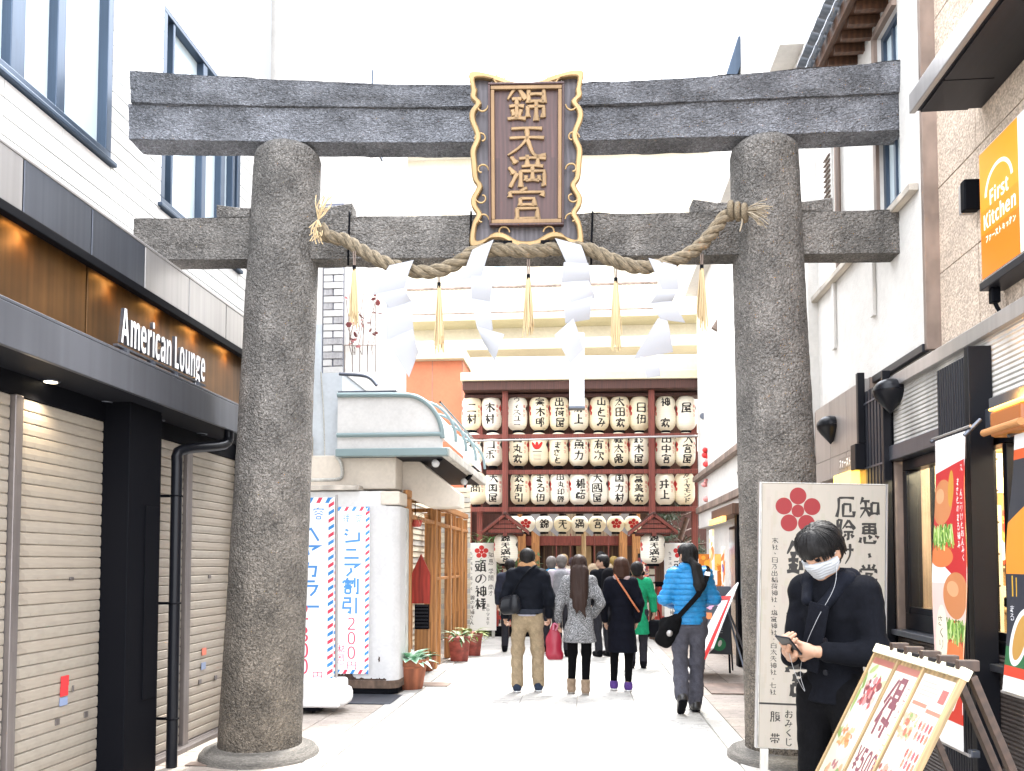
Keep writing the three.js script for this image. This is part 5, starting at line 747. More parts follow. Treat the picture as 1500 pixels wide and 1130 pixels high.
// ---------- rope, paper streamers, tassels and plaque on the gate ----------
{
  const R = (px, py, dz = 0.36) => { const p = onTurned(px, py, TX, TZ, TTURN, dz); return gate(p.x, p.y, dz); };
  const path = [R(468, 332, 0.34), R(478, 345, 0.3), R(505, 352, 0.27), R(528, 366, 0.3), R(566, 386, 0.34), R(604, 397, 0.36), R(640, 397, 0.37), R(670, 385, 0.37), R(692, 371, 0.36), R(730, 366, 0.35), R(775, 368, 0.35), R(815, 365, 0.35), R(862, 366, 0.36), R(895, 380, 0.37), R(930, 391, 0.37), R(965, 389, 0.37), R(1000, 377, 0.36), R(1025, 361, 0.35), R(1046, 338, 0.33), R(1062, 318, 0.31), R(1075, 312, 0.31)];
  const rope = thing('straw_rope', 'thick twisted straw rope looped across the gate beam between the pillars', 'rope');
  const c = new THREE.CatmullRomCurve3(path, false, 'centripetal'), n = 360, fr = c.computeFrenetFrames(n, false), L = c.getLength();
  for (let s = 0; s < 3; s++) { const pts = []; for (let i = 0; i <= n; i++) { const t = i / n, p = c.getPointAt(t), a = t * L / 0.30 * Math.PI * 2 / 1 + s * Math.PI * 2 / 3, q = 0.026; const d = V(0, 1, 0), tn = fr.tangents[i], b = V(0, 0, 0).crossVectors(tn, d).normalize(), u = V(0, 0, 0).crossVectors(b, tn).normalize(); pts.push(p.clone().addScaledVector(u, Math.cos(a) * q).addScaledVector(b, Math.sin(a) * q)); }
    const cv = new THREE.CatmullRomCurve3(pts), g = new THREE.TubeGeometry(cv, 420, 0.0275, 9); const uv = g.attributes.uv, ps = g.attributes.position; for (let i = 0; i < uv.count; i++) { uv.setXY(i, uv.getY(i) * 0.4, uv.getX(i) * 8); } mesh('strand', clean(g), M.rope, rope); }
  const r = rng(12), tuft = [];
  const kn = R(1082, 310, 0.33); for (let k = 0; k < 3; k++) { const g = new THREE.TorusGeometry(0.052, 0.024, 8, 18); g.rotateY(Math.PI / 2 - 0.3); g.translate(kn.x - 0.055 + k * 0.05, kn.y + 0.012 - k * 0.012, kn.z); mesh('knot', clean(g), M.rope, rope); }
  for (let k = 0; k < 46; k++) { const a = (r() - 0.5) * 1.5 - 0.08, l = 0.1 + r() * 0.11, z = r() * 0.07; tuft.push(tube([V(kn.x + 0.03, kn.y - 0.01, kn.z + z * 0.3), V(kn.x + 0.03 + Math.cos(a) * l * 0.55, kn.y + Math.sin(a) * l * 0.55, kn.z + z), V(kn.x + 0.03 + Math.cos(a) * l, kn.y + Math.sin(a) * l - r() * 0.05, kn.z + z * 1.6)], 0.0035, 4, 4)); }
  tuft.push(tube([kn, V(kn.x + 0.02, kn.y - 0.08, kn.z + 0.03), V(kn.x + 0.0, kn.y - 0.17, kn.z + 0.04)], 0.006, 5));
  mesh('frayed_end', tuft, M.frayed, rope);
  const k2 = R(466, 322, 0.33), t2 = []; for (let k = 0; k < 46; k++) { const a = -Math.PI / 2 + (r() - 0.5) * 1.0 + (k % 3 === 0 ? Math.PI * 0.85 : 0), l = 0.08 + r() * 0.12; t2.push(tube([k2, V(k2.x + Math.cos(a) * l * 0.6 + (r() - 0.5) * 0.05, k2.y + Math.sin(a) * l * 0.6, k2.z + r() * 0.04), V(k2.x + Math.cos(a) * l + (r() - 0.5) * 0.04, k2.y + Math.sin(a) * l, k2.z + r() * 0.05)], 0.004, 4, 4)); } mesh('frayed_end', t2, M.straw, rope);
  for (const px of [512, 690, 868]) { const a = R(px, 312, 0.165), b = R(px - 2, 388, 0.165); mesh('binding', [tube([R(px, 314, -0.16), R(px, 313, 0.0), a, R(px - 1, 340, 0.17), R(px - 2, 372, px === 512 ? 0.24 : 0.2), b], 0.009, 5, 30)], M.black, rope); }
  // tassels
  const ts = [[519, 368, 395, 474, 'first'], [643, 402, 420, 512, 'second'], [774, 380, 408, 490, 'middle'], [902, 390, 413, 510, 'fourth'], [1028, 372, 394, 480, 'last']];
  for (const [px, y0, y1, y2, w] of ts) {
    const a = R(px, y0, 0.37), b = R(px, y1, 0.37), e = R(px, y2, 0.37), o = thing('straw_tassel', `pale straw tassel hanging from the rope, ${w === 'middle' ? 'right under the plaque' : w + ' from the left'}`, 'tassel', [a.x, a.y, a.z], 0, 'straw tassels on the rope'), g = [];
    mesh('cord', [rod(V(-0.008, 0, 0), V(-0.004, b.y - a.y, 0), 0.005, 5), rod(V(0.008, 0, 0), V(0.005, b.y - a.y, 0), 0.005, 5)], M.brownTrim, o);
    mesh('binding', rod(V(0, b.y - a.y + 0.03, 0), V(0, b.y - a.y - 0.012, 0), 0.014, 8), M.black, o);
    for (let k = 0; k < 34; k++) { const t = r() * 6.28, q = Math.sqrt(r()), L2 = (e.y - b.y) * (0.78 + 0.3 * r()); g.push(tube([V(Math.cos(t) * q * 0.012, b.y - a.y, Math.sin(t) * q * 0.012), V(Math.cos(t) * q * 0.03, b.y - a.y + L2 * 0.5, Math.sin(t) * q * 0.03), V(Math.cos(t) * q * 0.045 + (r() - 0.5) * 0.012, b.y - a.y + L2, Math.sin(t) * q * 0.04)], 0.0038, 4, 4)); }
    mesh('straw', g, M.straw, o);
  }
  // folded white paper streamers: four joined leaves each
  const fold = (quad, dz0, dz1) => { const [a, b, c, d] = quad.map(([x, y], i) => R(x, y, i < 2 ? dz0 : dz1)); const nrm = V(0, 0, 1), th = 0.0025, pos = [], idx = []; const N = 5; for (const s of [0, 1]) for (let j = 0; j <= N; j++) for (let i = 0; i <= N; i++) { const u = i / N, v = j / N, p = a.clone().lerp(b, u).lerp(d.clone().lerp(c, u), v); const w = 0.018 * Math.sin(Math.PI * v) * (0.6 + 0.8 * u); pos.push(p.x, p.y, p.z + w - s * th); } const q = (N + 1) * (N + 1); for (let s = 0; s < 2; s++) for (let j = 0; j < N; j++) for (let i = 0; i < N; i++) { const k = s * q + j * (N + 1) + i; if (!s) idx.push(k, k + N + 1, k + 1, k + 1, k + N + 1, k + N + 2); else idx.push(k, k + 1, k + N + 1, k + 1, k + N + 2, k + N + 1); } const g = new THREE.BufferGeometry(); g.setAttribute('position', new THREE.Float32BufferAttribute(pos, 3)); g.setIndex(idx); g.computeVertexNormals(); return clean(g); };
  const sh = [
    ['first', [[[570, 389], [606, 381], [592, 426], [546, 432]], [[552, 430], [592, 422], [604, 444], [580, 462]], [[566, 443], [604, 440], [606, 486], [566, 500]], [[566, 498], [605, 482], [613, 516], [599, 553]]]],
    ['second', [[[692, 366], [723, 351], [706, 404], [676, 411]], [[690, 404], [724, 404], [718, 445], [690, 440]], [[690, 437], [718, 442], [722, 484], [699, 482]], [[698, 478], [739, 490], [725, 529], [708, 502]]]],
    ['third', [[[813, 349], [851, 359], [862, 390], [830, 386]], [[826, 384], [862, 386], [866, 416], [822, 416]], [[820, 414], [862, 410], [872, 436], [840, 450]], [[826, 446], [868, 434], [864, 468], [828, 474]], [[812, 491], [840, 466], [855, 512], [835, 533]]]],
    ['fourth', [[[950, 378], [991, 389], [994, 427], [970, 426]], [[966, 424], [994, 424], [984, 444], [952, 446]], [[951, 445], [983, 440], [1004, 473], [968, 468]], [[964, 466], [978, 470], [986, 516], [928, 526]], [[937, 522], [964, 526], [968, 551], [948, 554]]]]];
  for (const [w, qs] of sh) { const o = thing('paper_streamer', `white zigzag paper streamer on the rope, ${w} of four from left`, 'paper streamer', [0, 0, 0], 0, 'zigzag paper streamers on the rope'); qs.forEach((q, i) => mesh('leaf_fold', fold(q, 0.42 + 0.02 * (i % 2), 0.42 + 0.02 * ((i + 1) % 2) - 0.01), M.paper, o)); }
  // plaque, leaning forward
  const dz = 0.42, cen = onTurned(771, 232, TX, TZ, TTURN, dz), pw = gate(cen.x, cen.y, dz), pl = thing('shrine_plaque', 'dark shrine name plaque with four raised gold characters in a gilded scroll frame', 'plaque', pw, TTURN);
  pl.rotation.order = 'YXZ'; pl.rotation.x = 0.16;
  const s = Math.abs(onTurned(852, 232, TX, TZ, TTURN, dz).x - onTurned(690, 232, TX, TZ, TTURN, dz).x) / 162, q = (x, y) => [(x - 771) * s, (232 - y) * s * 1.0];
  // gilded outer scroll: lobed outline, hollow in the middle
  const lob = []; const L1 = [[690, 116], [700, 114], [720, 118], [735, 122], [750, 128], [771, 131], [792, 128], [807, 122], [822, 118], [842, 114], [852, 116], [849, 138], [850, 148], [843, 156], [851, 168], [852, 178], [844, 200], [845, 208], [851, 222], [850, 240], [848, 262], [842, 272], [851, 290], [850, 300], [843, 312], [849, 324], [852, 356], [834, 352], [826, 346], [808, 345], [797, 350], [786, 356], [771, 358], [756, 356], [745, 350], [734, 345], [716, 346], [708, 352], [690, 356], [693, 324], [699, 312], [692, 300], [691, 290], [700, 272], [694, 262], [692, 240], [691, 222], [697, 208], [698, 200], [690, 178], [691, 168], [699, 156], [692, 148], [693, 138]];
  const outer = L1.map(([x, y]) => q(x, y)); const crv = new THREE.CatmullRomCurve3(outer.map(([x, y]) => V(x, y, 0)), true, 'centripetal', 0.5).getPoints(220).map((p) => [p.x, p.y]);
  const inn = [[716, 130], [826, 130], [826, 329], [716, 329]].map(([x, y]) => q(x, y));
  mesh('backing', mv(extrude(crv.map(([x, y]) => [x * 0.93, y * 0.95]), 0.03, 0, []), 0, 0, -0.06), std(lin(0.2, 0.18, 0.2), 0.5, 0.2, { map: again(T.wood, 2, 2) }), pl);
  const shrink = crv.map(([x, y]) => { const m = 0.02, ax = Math.abs(x) > 0.26 * 1 ? x - Math.sign(x) * 0.028 : x, ay = Math.abs(y) > 0.5 ? y - Math.sign(y) * 0.028 : y; return [ax, ay]; });
  mesh('scroll_rim', mv(extrude(crv, 0.05, 0.008, [shrink.reverse()]), 0, 0, -0.02), M.gold, pl);
  const fw = 0.022, [ix0, iy0] = inn[0], [ix1, iy1] = inn[2];
  const fr2 = (o, w, z0, z1, m, nme) => mesh(nme, [span(ix0 - o, ix1 + o, iy0 + o - w, iy0 + o, z0, z1, 0.005), span(ix0 - o, ix1 + o, iy1 - o, iy1 - o + w, z0, z1, 0.005), span(ix0 - o, ix0 - o + w, iy1 - o + w, iy0 + o - w, z0, z1, 0.005), span(ix1 + o - w, ix1 + o, iy1 - o + w, iy0 + o - w, z0, z1, 0.005)], m, pl);
  fr2(0.0, 0.016, -0.02, 0.055, M.board, 'frame_moulding'); fr2(-0.0165, 0.03, -0.02, 0.045, M.goldDark, 'inner_frame');
  mesh('board', span(ix0 + 0.046, ix1 - 0.046, iy1 + 0.046, iy0 - 0.046, -0.03, 0.012), M.board, pl);
  const scr = []; const spiral = (x, y, sx, sy) => { const [a, b] = q(x, y), pts = []; for (let k = 0; k <= 14; k++) { const t = k / 14 * 4.6, rad = 0.052 * (1 - t / 6.2); pts.push(V(a + sx * Math.cos(t) * rad, b + sy * Math.sin(t) * rad, 0.03)); } return tube(pts, 0.0075, 6, 30); };
  for (const [x, y, sx, sy] of [[706, 160, 1, -1], [706, 206, -1, 1], [706, 250, 1, 1], [706, 288, -1, -1], [706, 320, 1, 1], [838, 160, -1, -1], [838, 206, 1, 1], [838, 250, -1, 1], [838, 288, 1, -1], [838, 320, -1, 1], [730, 122, 1, -1], [812, 122, -1, -1], [736, 338, 1, 1], [806, 338, -1, 1]]) mesh('scroll_curl', spiral(x, y, sx, sy), M.gold, pl);
  const cell = 0.245; '錦天満宮'.split('').forEach((ch, i) => { const hgt = [0.25, 0.22, 0.225, 0.225][i], y = [0.395, 0.135, -0.09, -0.325][i] - 0.01, rim = [], top = []; for (const st of glyph(ch)) { const o = (w, z, dd, bv) => { const pts = strokeOutline(st, w, true).map(([u, v]) => [(u - 0.5) * 0.28 + 0.004, (0.5 - v) * hgt]); if (THREE.ShapeUtils.area(pts.map((p) => new THREE.Vector2(p[0], p[1]))) < 0) pts.reverse(); return mv(extrude(pts, dd, bv), 0, y, z); }; rim.push(o(0.135, 0.012, 0.008, 0)); top.push(o(0.09, 0.018, 0.012, 0.004)); } mesh('character_rim', rim, M.gold, pl); mesh('character', top, M.plaqueText, pl); });
  for (const x of [-0.14, 0.14]) mesh('strap', span(x - 0.035, x + 0.035, -0.68, -0.60, -0.05, 0.04, 0.006), M.black, pl);
  mesh('hanger', [rod(V(-0.2, 0.4, -0.08), V(-0.2, 0.55, -0.34), 0.012, 6), rod(V(0.2, 0.4, -0.08), V(0.2, 0.55, -0.34), 0.012, 6)], M.black, pl);
}
// ---------- tall shrine sign in front of the right pillar ----------
{
  const z = -5.72, o = thing('shrine_notice_board', 'tall weathered white notice board with red plum crest and black vertical writing', 'sign', [0, 0, 0]);
  const B = 0.7 * Math.PI / 180, bl = onZ(1112, 1098, z), tl = onZ(1097, 709, z), tr = onZ(1279, 708, z), br = onZ(1287, 1098, z), W = tr.x - tl.x, H = tl.y - bl.y;
  o.position.set((tl.x + tr.x) / 2 + 0.03, bl.y, z); o.rotation.z = -0.028;
  const t = canvasTex(900, 1900, (g, w, h) => {
    const r = rng(8); g.fillStyle = '#968f84'; g.fillRect(0, 0, w, h); for (let k = 0; k < 500; k++) { g.fillStyle = `rgba(${90 + r() * 40},${80 + r() * 40},${60 + r() * 40},${0.02 + r() * 0.05})`; const a = r() * w, b = r() * h; g.fillRect(a, b, 3 + r() * 30, 20 + r() * 160); } for (let k = 0; k < 160; k++) { g.fillStyle = `rgba(110,70,40,${0.05 + r() * 0.25})`; g.fillRect(r() * w, r() * h, 2 + r() * 4, 2 + r() * 5); }
    plum(g, 265, 200, 170, '#780a10'); g.fillStyle = '#16130f';
    [['知', 165], ['恵', 350], ['・', 500], ['学', 645], ['問', 840], ['守', 1035], ['商', 1220], ['才', 1400]].forEach(([c, y]) => drawChar(g, c, 712, y - 82, 150, 164, 0.16)); [['厄', 165], ['除', 330], ['け', 500], ['ご', 670], ['守', 840], ['年', 1010], ['中', 1180], ['神', 1350]].forEach(([c, y]) => drawChar(g, c, 542, y - 80, 146, 160, 0.16));
    column(g, '錦天満宮', 180, 405, 215, 258, 34, 0.17);
    column(g, '末社、日乃出稲荷神社・塩竈神社・白太夫神社・七社', 76, 395, 50, 43, 4.2, 0.12);
    g.fillRect(0, 1580, w, 13); column(g, '腹帯', 82, 1640, 76, 78, 74, 0.13); column(g, 'おみくじ', 190, 1625, 60, 62, 4, 0.13); column(g, '守鈴', 300, 1640, 76, 78, 74, 0.13); column(g, '学', 470, 1640, 76, 78, 74, 0.13);
    g.fillStyle = 'rgba(80,70,60,0.5)'; g.fillRect(0, 0, w, 6); g.fillRect(0, 0, 5, h);
  });
  mesh('board', bx(W, H, 0.035, 0, H / 2, 0, 0.004), M.whiteDirty, o); mesh('painted_face', plane(W - 0.012, H - 0.012, 0, H / 2, 0.0215), printMat(t, 0.55), o);
  for (const s of [-1, 1]) mesh('leg', span(s * (W / 2 - 0.05) - 0.025, s * (W / 2 - 0.05) + 0.025, -bl.y - 0.0, -0.002, -0.02, 0.02, 0.004), M.whiteDirty, o);
  mesh('edge_strip', [span(-W / 2 - 0.012, -W / 2 - 0.001, 0, H, -0.022, 0.022, 0.002), span(W / 2 + 0.001, W / 2 + 0.012, 0, H, -0.022, 0.022, 0.002)], M.silver, o);
}
// ---------- white shrine signs by the lantern posts ----------
function whiteSign(px0, px1, py0, py1, dz, label, n) {
  const a = sl(px0, py0, dz), b = sl(px1, py1, dz), W = b.x - a.x, H = a.y - b.y, o = thing('shrine_sign', label, 'sign', sw((a.x + b.x) / 2, 0, dz), ST, 'white shrine signs beside the fences');
  mesh('board', bx(W, H, 0.05, 0, b.y + H / 2, 0, 0.006), M.white, o);
  mesh('painted_face', plane(W - 0.01, H - 0.01, 0, b.y + H / 2, 0.0285), printMat(canvasTex(384, 1152, (g, w, h) => { g.fillStyle = '#f1eee6'; g.fillRect(0, 0, w, h); plum(g, 205, 115, 88, '#d02a26'); g.fillStyle = '#1c1814'; column(g, '頭の神様', 120, 225, 150, 158, 8, 0.15); g.fillStyle = '#40392f'; column(g, '知恵', 288, 110, 66, 88, 6, 0.11); column(g, '学問', 288, 330, 66, 84, 6, 0.11); column(g, '商才', 288, 540, 66, 76, 6, 0.11); column(g, '錦の天神さん', 62, 690, 58, 62, 3, 0.13); column(g, '繁華街唯一鎮守社', 52, 110, 42, 52, 14, 0.09); column(g, '年中守有学', 262, 800, 44, 50, 8, 0.1); column(g, '家内', 210, 850, 40, 48, 6, 0.1); })), o);
  mesh('leg', [span(W / 2 - 0.09, W / 2 - 0.03, 0, b.y, -0.02, 0.02, 0.003), span(-W / 2 + 0.03, -W / 2 + 0.09, 0, b.y, -0.02, 0.02, 0.003)], M.whiteDirty, o);
}
whiteSign(681, 727, 796, 924, 0.7, 'white shrine sign with plum crest left of the walkers, beside the planters'); whiteSign(973, 1016, 796, 924, 0.7, 'white shrine sign partly hidden behind the person in the blue jacket');
// ---------- barber banners and cabinet ----------
function stripes(g, w, h, t) { const cols = ['#c93a52', '#2f7fc4']; g.save(); g.beginPath(); g.rect(0, 0, w, h); g.rect(t, t, w - 2 * t, h - 2 * t); g.clip('evenodd'); let k = 0; for (let y = -40; y < h + 40; y += 72, k++) for (const x of [0, w - t]) { g.fillStyle = cols[(k + (x ? 1 : 0)) % 2]; g.beginPath(); g.moveTo(x, y + 34); g.lineTo(x + t, y); g.lineTo(x + t, y + 34); g.lineTo(x, y + 68); g.fill(); } for (let x = 30; x < w; x += 84, k++) for (const y of [0, h - t]) { g.fillStyle = cols[k % 2]; g.beginPath(); g.moveTo(x + 26, y); g.lineTo(x + 62, y); g.lineTo(x + 36, y + t); g.lineTo(x, y + t); g.fill(); } g.restore(); }
{
  const z = SZ + 0.36, L = onZ(484, 760, z), Rr = onZ(566, 760, z), o = thing('rusty_cabinet', 'white rust-stained metal cabinet with rounded corner under the awning', 'cabinet', [0, 0, 0]);
  const d = 0.42, x0 = L.x, x1 = Rr.x + 0.14, top = onZ(500, 742, z).y, rc = 0.13;
  const outl = [[x0, 0], [x0, -d]]; const base = [[x0, z], [x1 - rc, z]]; for (let k = 1; k <= 8; k++) { const t = k / 8 * Math.PI / 2; base.push([x1 - rc + rc * Math.sin(t), z - rc + rc * Math.cos(t)]); } base.push([x1, z - d], [x0, z - d]);
  const pr = (y0, y1, grow = 0) => { const g = extrude(base.map(([x, zz]) => [x + (x > (x0 + x1) / 2 ? grow : 0), -(zz + (zz > z - 0.1 ? grow : 0))]).reverse(), y1 - y0); g.rotateX(-Math.PI / 2); g.rotateX(0); return mv(g, 0, y0, 0); };
  mesh('body', pr(0.16, top), new THREE.MeshStandardMaterial({ color: lin(0.74, 0.75, 0.77), roughness: 0.5, map: again(T.plaster, 0.8, 0.8) }), o);
  mesh('rusty_skirt', pr(0.07, 0.16, 0.004), new THREE.MeshStandardMaterial({ color: lin(0.2, 0.13, 0.09), roughness: 0.9, map: again(T.stain, 3, 3) }), o);
  mesh('plinth', pr(0.0, 0.07, -0.02), M.black, o);
  mesh('corner_post', span(x1 - 0.06, x1 + 0.012, 0.15, top + 0.002, z - d - 0.1, z - d + 0.02, 0.01), M.whiteDirty, o);
  { const r = rng(17), top2 = [], n = 90, xa = x0 + 0.005, xb2 = x1 - rc; for (let k = 0; k <= n; k++) { const u = k / n, x = xa + (xb2 - xa) * u; top2.push([x, 0.175 + Math.max(0.004, 0.05 * Math.pow(Math.max(0, 0.5 + 0.9 * noise3(u * 14, 1, 2)), 2) + 0.02 * noise3(u * 50, 3, 1) + (u < 0.12 ? 0.14 * Math.pow(1 - u / 0.12, 2) : 0))]); } const g = new THREE.ShapeGeometry(shapeOf([[xa, 0.161], ...top2, [xb2, 0.161]].reverse())); mesh('rust_edge', mv(clean(g), 0, 0, z + 0.003), M.rust, o); for (let k = 0; k < 3; k++) { const cx = xa + 0.12 + k * 0.2 + r() * 0.1, b = []; for (let q = 0; q < 14; q++) { const a = q / 14 * 6.283, rr = 0.012 + r() * 0.012; b.push([cx + Math.cos(a) * rr * 0.7, 0.3 + k * 0.05 + Math.sin(a) * rr * 1.8]); } mesh('rust_spot', mv(clean(new THREE.ShapeGeometry(shapeOf(b))), 0, 0, z + 0.0035), M.rust, o); } }
  const a = onZ(488, 743, z + 0.05), b = onZ(539, 988, z + 0.05), W = b.x - a.x, H = a.y - b.y;
  const s = thing('discount_banner', 'white barber banner with red and blue airmail edging and a senior discount price', 'banner', [(a.x + b.x) / 2, (a.y + b.y) / 2, z + 0.03]);
  mesh('sheet', bx(W, H, 0.012, 0, 0, 0, 0.003), M.white, s);
  mesh('print', plane(W, H, 0, 0, 0.0085), printMat(canvasTex(400, 1800, (g, w, h) => { g.fillStyle = '#f4f4f6'; g.fillRect(0, 0, w, h); stripes(g, w, h, 44); g.fillStyle = '#3f7fc6'; across(g, '理容', 100, 80, 80, 90, 60, 0.09); column(g, 'シニア', 105, 230, 200, 165, 17, 0.15, false); column(g, '割引', 100, 760, 205, 195, 15, 0.12, false); g.fillStyle = '#d0405a'; [...'200'].forEach((c, i) => { g.font = '185px sans-serif'; g.fillText(c, 160, 1330 + i * 155); }); column(g, '円', 160, 1660, 110, 95, 0, 0.08, false); column(g, '税別', 62, 1490, 76, 86, 6, 0.09, false); g.strokeStyle = '#d0405a'; g.lineWidth = 5; g.beginPath(); g.arc(100, 1490, 34, Math.PI, 0); g.stroke(); g.beginPath(); g.arc(100, 1670, 34, 0, Math.PI); g.stroke(); }), 0.45), s);
}
{
  const z = -8.25, a = onZ(395, 730, z), b = onZ(487, 1008, z), W = b.x - a.x, H = a.y - b.y, o = thing('price_stand', 'white rolling price stand with airmail edged board half hidden by the left pillar', 'sign stand', [(a.x + b.x) / 2, 0, z], 0.06);
  mesh('board', bx(W, H, 0.05, 0, b.y + H / 2, 0, 0.008), M.white, o); for (const s of [-1, 1]) mesh('frame_tube', rod(V(s * (W / 2 + 0.03), 0.1, -0.02), V(s * (W / 2 + 0.012), a.y + 0.03, -0.02), 0.015, 8), M.silver, o);
  mesh('print', plane(W, H, 0, b.y + H / 2, 0.0285), printMat(canvasTex(620, 1800, (g, w, h) => { g.fillStyle = '#f6f6f8'; g.fillRect(0, 0, w, h); stripes(g, w, h, 52); g.fillStyle = '#3f86cc'; across(g, '理容', 250, 90, 110, 120, 60, 0.08); column(g, 'ヘアカラー', 270, 260, 230, 160, 14, 0.13, false); g.fillStyle = '#d2405a'; g.font = '200px sans-serif'; [...'2,300'].forEach((c, i) => g.fillText(c, 290, [1180, 1230, 1390, 1540, 1690][i] - 20)); column(g, '円', 430, 1640, 100, 100, 0, 0.08, false); }), 0.45), o);
  const c = onZ(440, 1008, z + 0.2), d = onZ(504, 1052, z + 0.2); mesh('water_tank', [bx(0.62, 0.26, 0.4, d.x - (a.x + b.x) / 2 - 0.36, 0.19, 0.08, 0.03), bx(0.2, 0.18, 0.3, d.x - (a.x + b.x) / 2 - 0.08, 0.16, 0.08, 0.06)], M.white, o); mesh('base_frame', span(-0.5, 0.28, 0.03, 0.06, -0.14, 0.26, 0.006), M.black, o);
  for (const x of [-0.4, 0.2]) for (const zz of [-0.08, 0.2]) mesh('caster', rot(clean(new THREE.CylinderGeometry(0.028, 0.028, 0.025, 12)), 'z', Math.PI / 2).translate(x, 0.028, zz), M.black, o);
}
struct('entrance_mat', span(-2.75, -2.05, 0.0, 0.012, -9.2, -8.6, 0.003), M.midMetal);
struct('door_mat', span(-2.15, -1.65, 0.0, 0.01, -10.2, -9.9, 0.003), M.brownTrim);
// ---------- people: bodies and clothes are smooth surfaces drawn round a posed skeleton ----------
function surface(f, lo, hi, cell) {
  const nx = Math.ceil((hi[0] - lo[0]) / cell) + 1, ny = Math.ceil((hi[1] - lo[1]) / cell) + 1, nz = Math.ceil((hi[2] - lo[2]) / cell) + 1, s = new Float32Array(nx * ny * nz), id = new Int32Array(nx * ny * nz).fill(-1);
  let n = 0; for (let k = 0; k < nz; k++) for (let j = 0; j < ny; j++) for (let i = 0; i < nx; i++) s[n++] = f(lo[0] + i * cell, lo[1] + j * cell, lo[2] + k * cell);
  const at = (i, j, k) => (k * ny + j) * nx + i, pos = [], idx = [], C = [[0, 0, 0], [1, 0, 0], [0, 1, 0], [1, 1, 0], [0, 0, 1], [1, 0, 1], [0, 1, 1], [1, 1, 1]], E = [[0, 1], [2, 3], [4, 5], [6, 7], [0, 2], [1, 3], [4, 6], [5, 7], [0, 4], [1, 5], [2, 6], [3, 7]];
  for (let k = 0; k + 1 < nz; k++) for (let j = 0; j + 1 < ny; j++) for (let i = 0; i + 1 < nx; i++) {
    const v = C.map((c) => s[at(i + c[0], j + c[1], k + c[2])]); let m = 0; for (let q = 0; q < 8; q++) if (v[q] < 0) m |= 1 << q; if (m === 0 || m === 255) continue;
    let x = 0, y = 0, z = 0, c = 0; for (const [a, b] of E) if ((v[a] < 0) !== (v[b] < 0)) { const t = v[a] / (v[a] - v[b]); x += C[a][0] + (C[b][0] - C[a][0]) * t; y += C[a][1] + (C[b][1] - C[a][1]) * t; z += C[a][2] + (C[b][2] - C[a][2]) * t; c++; }
    id[at(i, j, k)] = pos.length / 3; pos.push(lo[0] + (i + x / c) * cell, lo[1] + (j + y / c) * cell, lo[2] + (k + z / c) * cell);
  }
  for (let k = 1; k + 1 < nz; k++) for (let j = 1; j + 1 < ny; j++) for (let i = 1; i + 1 < nx; i++) {
    const a = s[at(i, j, k)] < 0;
    const quad = (o, p, q, r, b) => { const A = id[o], B = id[p], D = id[q], F = id[r]; if (A < 0 || B < 0 || D < 0 || F < 0) return; if (b) idx.push(A, B, D, A, D, F); else idx.push(A, D, B, A, F, D); };
    if (a !== s[at(i + 1, j, k)] < 0) quad(at(i, j - 1, k - 1), at(i, j, k - 1), at(i, j, k), at(i, j - 1, k), a);
    if (a !== s[at(i, j + 1, k)] < 0) quad(at(i - 1, j, k - 1), at(i - 1, j, k), at(i, j, k), at(i, j, k - 1), a);
    if (a !== s[at(i, j, k + 1)] < 0) quad(at(i - 1, j - 1, k), at(i, j - 1, k), at(i, j, k), at(i - 1, j, k), a);
  }
  const g = new THREE.BufferGeometry(); g.setAttribute('position', new THREE.Float32BufferAttribute(pos, 3)); g.setIndex(idx); g.computeVertexNormals();
  uvBox(g); return clean(g);
}
// a solid is a list of tapered capsules [ax ay az bx by bz r1 r2 flatness] joined smoothly
function cap(a, b, r1, r2 = r1, flat = 1) { return [a[0], a[1], a[2], b[0], b[1], b[2], r1, r2, flat]; }
function field(caps, k = 0.04) {
  return (x, y, z) => { let d = 1e3; for (const c of caps) { const f = c[8], pz = z / f, az = c[2] / f, dx = c[3] - c[0], dy = c[4] - c[1], dz = c[5] / f - az, qx = x - c[0], qy = y - c[1], qz = pz - az, L = dx * dx + dy * dy + dz * dz; let t = L > 0 ? (qx * dx + qy * dy + qz * dz) / L : 0; t = t < 0 ? 0 : t > 1 ? 1 : t; const e = Math.sqrt((qx - t * dx) ** 2 + (qy - t * dy) ** 2 + (qz - t * dz) ** 2) - (c[6] + (c[7] - c[6]) * t), g = e * Math.min(1, f); const h = Math.max(k - Math.abs(d - g), 0) / k; d = Math.min(d, g) - h * h * k * 0.25; } return d; };
}
function boundsOf(caps, pad) { const lo = [1e3, 1e3, 1e3], hi = [-1e3, -1e3, -1e3]; for (const c of caps) for (const o of [0, 3]) for (let i = 0; i < 3; i++) { const r = Math.max(c[6], c[7]) * (i === 2 ? Math.max(1, c[8]) : 1) + pad; lo[i] = Math.min(lo[i], c[o + i] - r); hi[i] = Math.max(hi[i], c[o + i] + r); } return [lo, hi]; }
function solid(caps, cell, { k = 0.04, mod, pad = 0.04 } = {}) { const f = field(caps, k), [lo, hi] = boundsOf(caps, pad + cell * 2); return surface(mod ? (x, y, z) => mod(f(x, y, z), x, y, z) : f, lo, hi, cell); }
const SKIN = std(lin(0.38, 0.225, 0.15), 0.55), cloth = (r, g, b, rough = 0.9, extra = {}) => new THREE.MeshPhysicalMaterial({ color: r + g + b < 0.1 ? lin(r * 0.45, g * 0.45, b * 0.45) : lin(r, g, b), roughness: rough, specularIntensity: r + g + b < 0.1 ? 0.18 : 0.5, map: again(T.fabric, 5, 5), bumpMap: again(T.weave, 5, 5), bumpScale: 0.0012, ...extra });
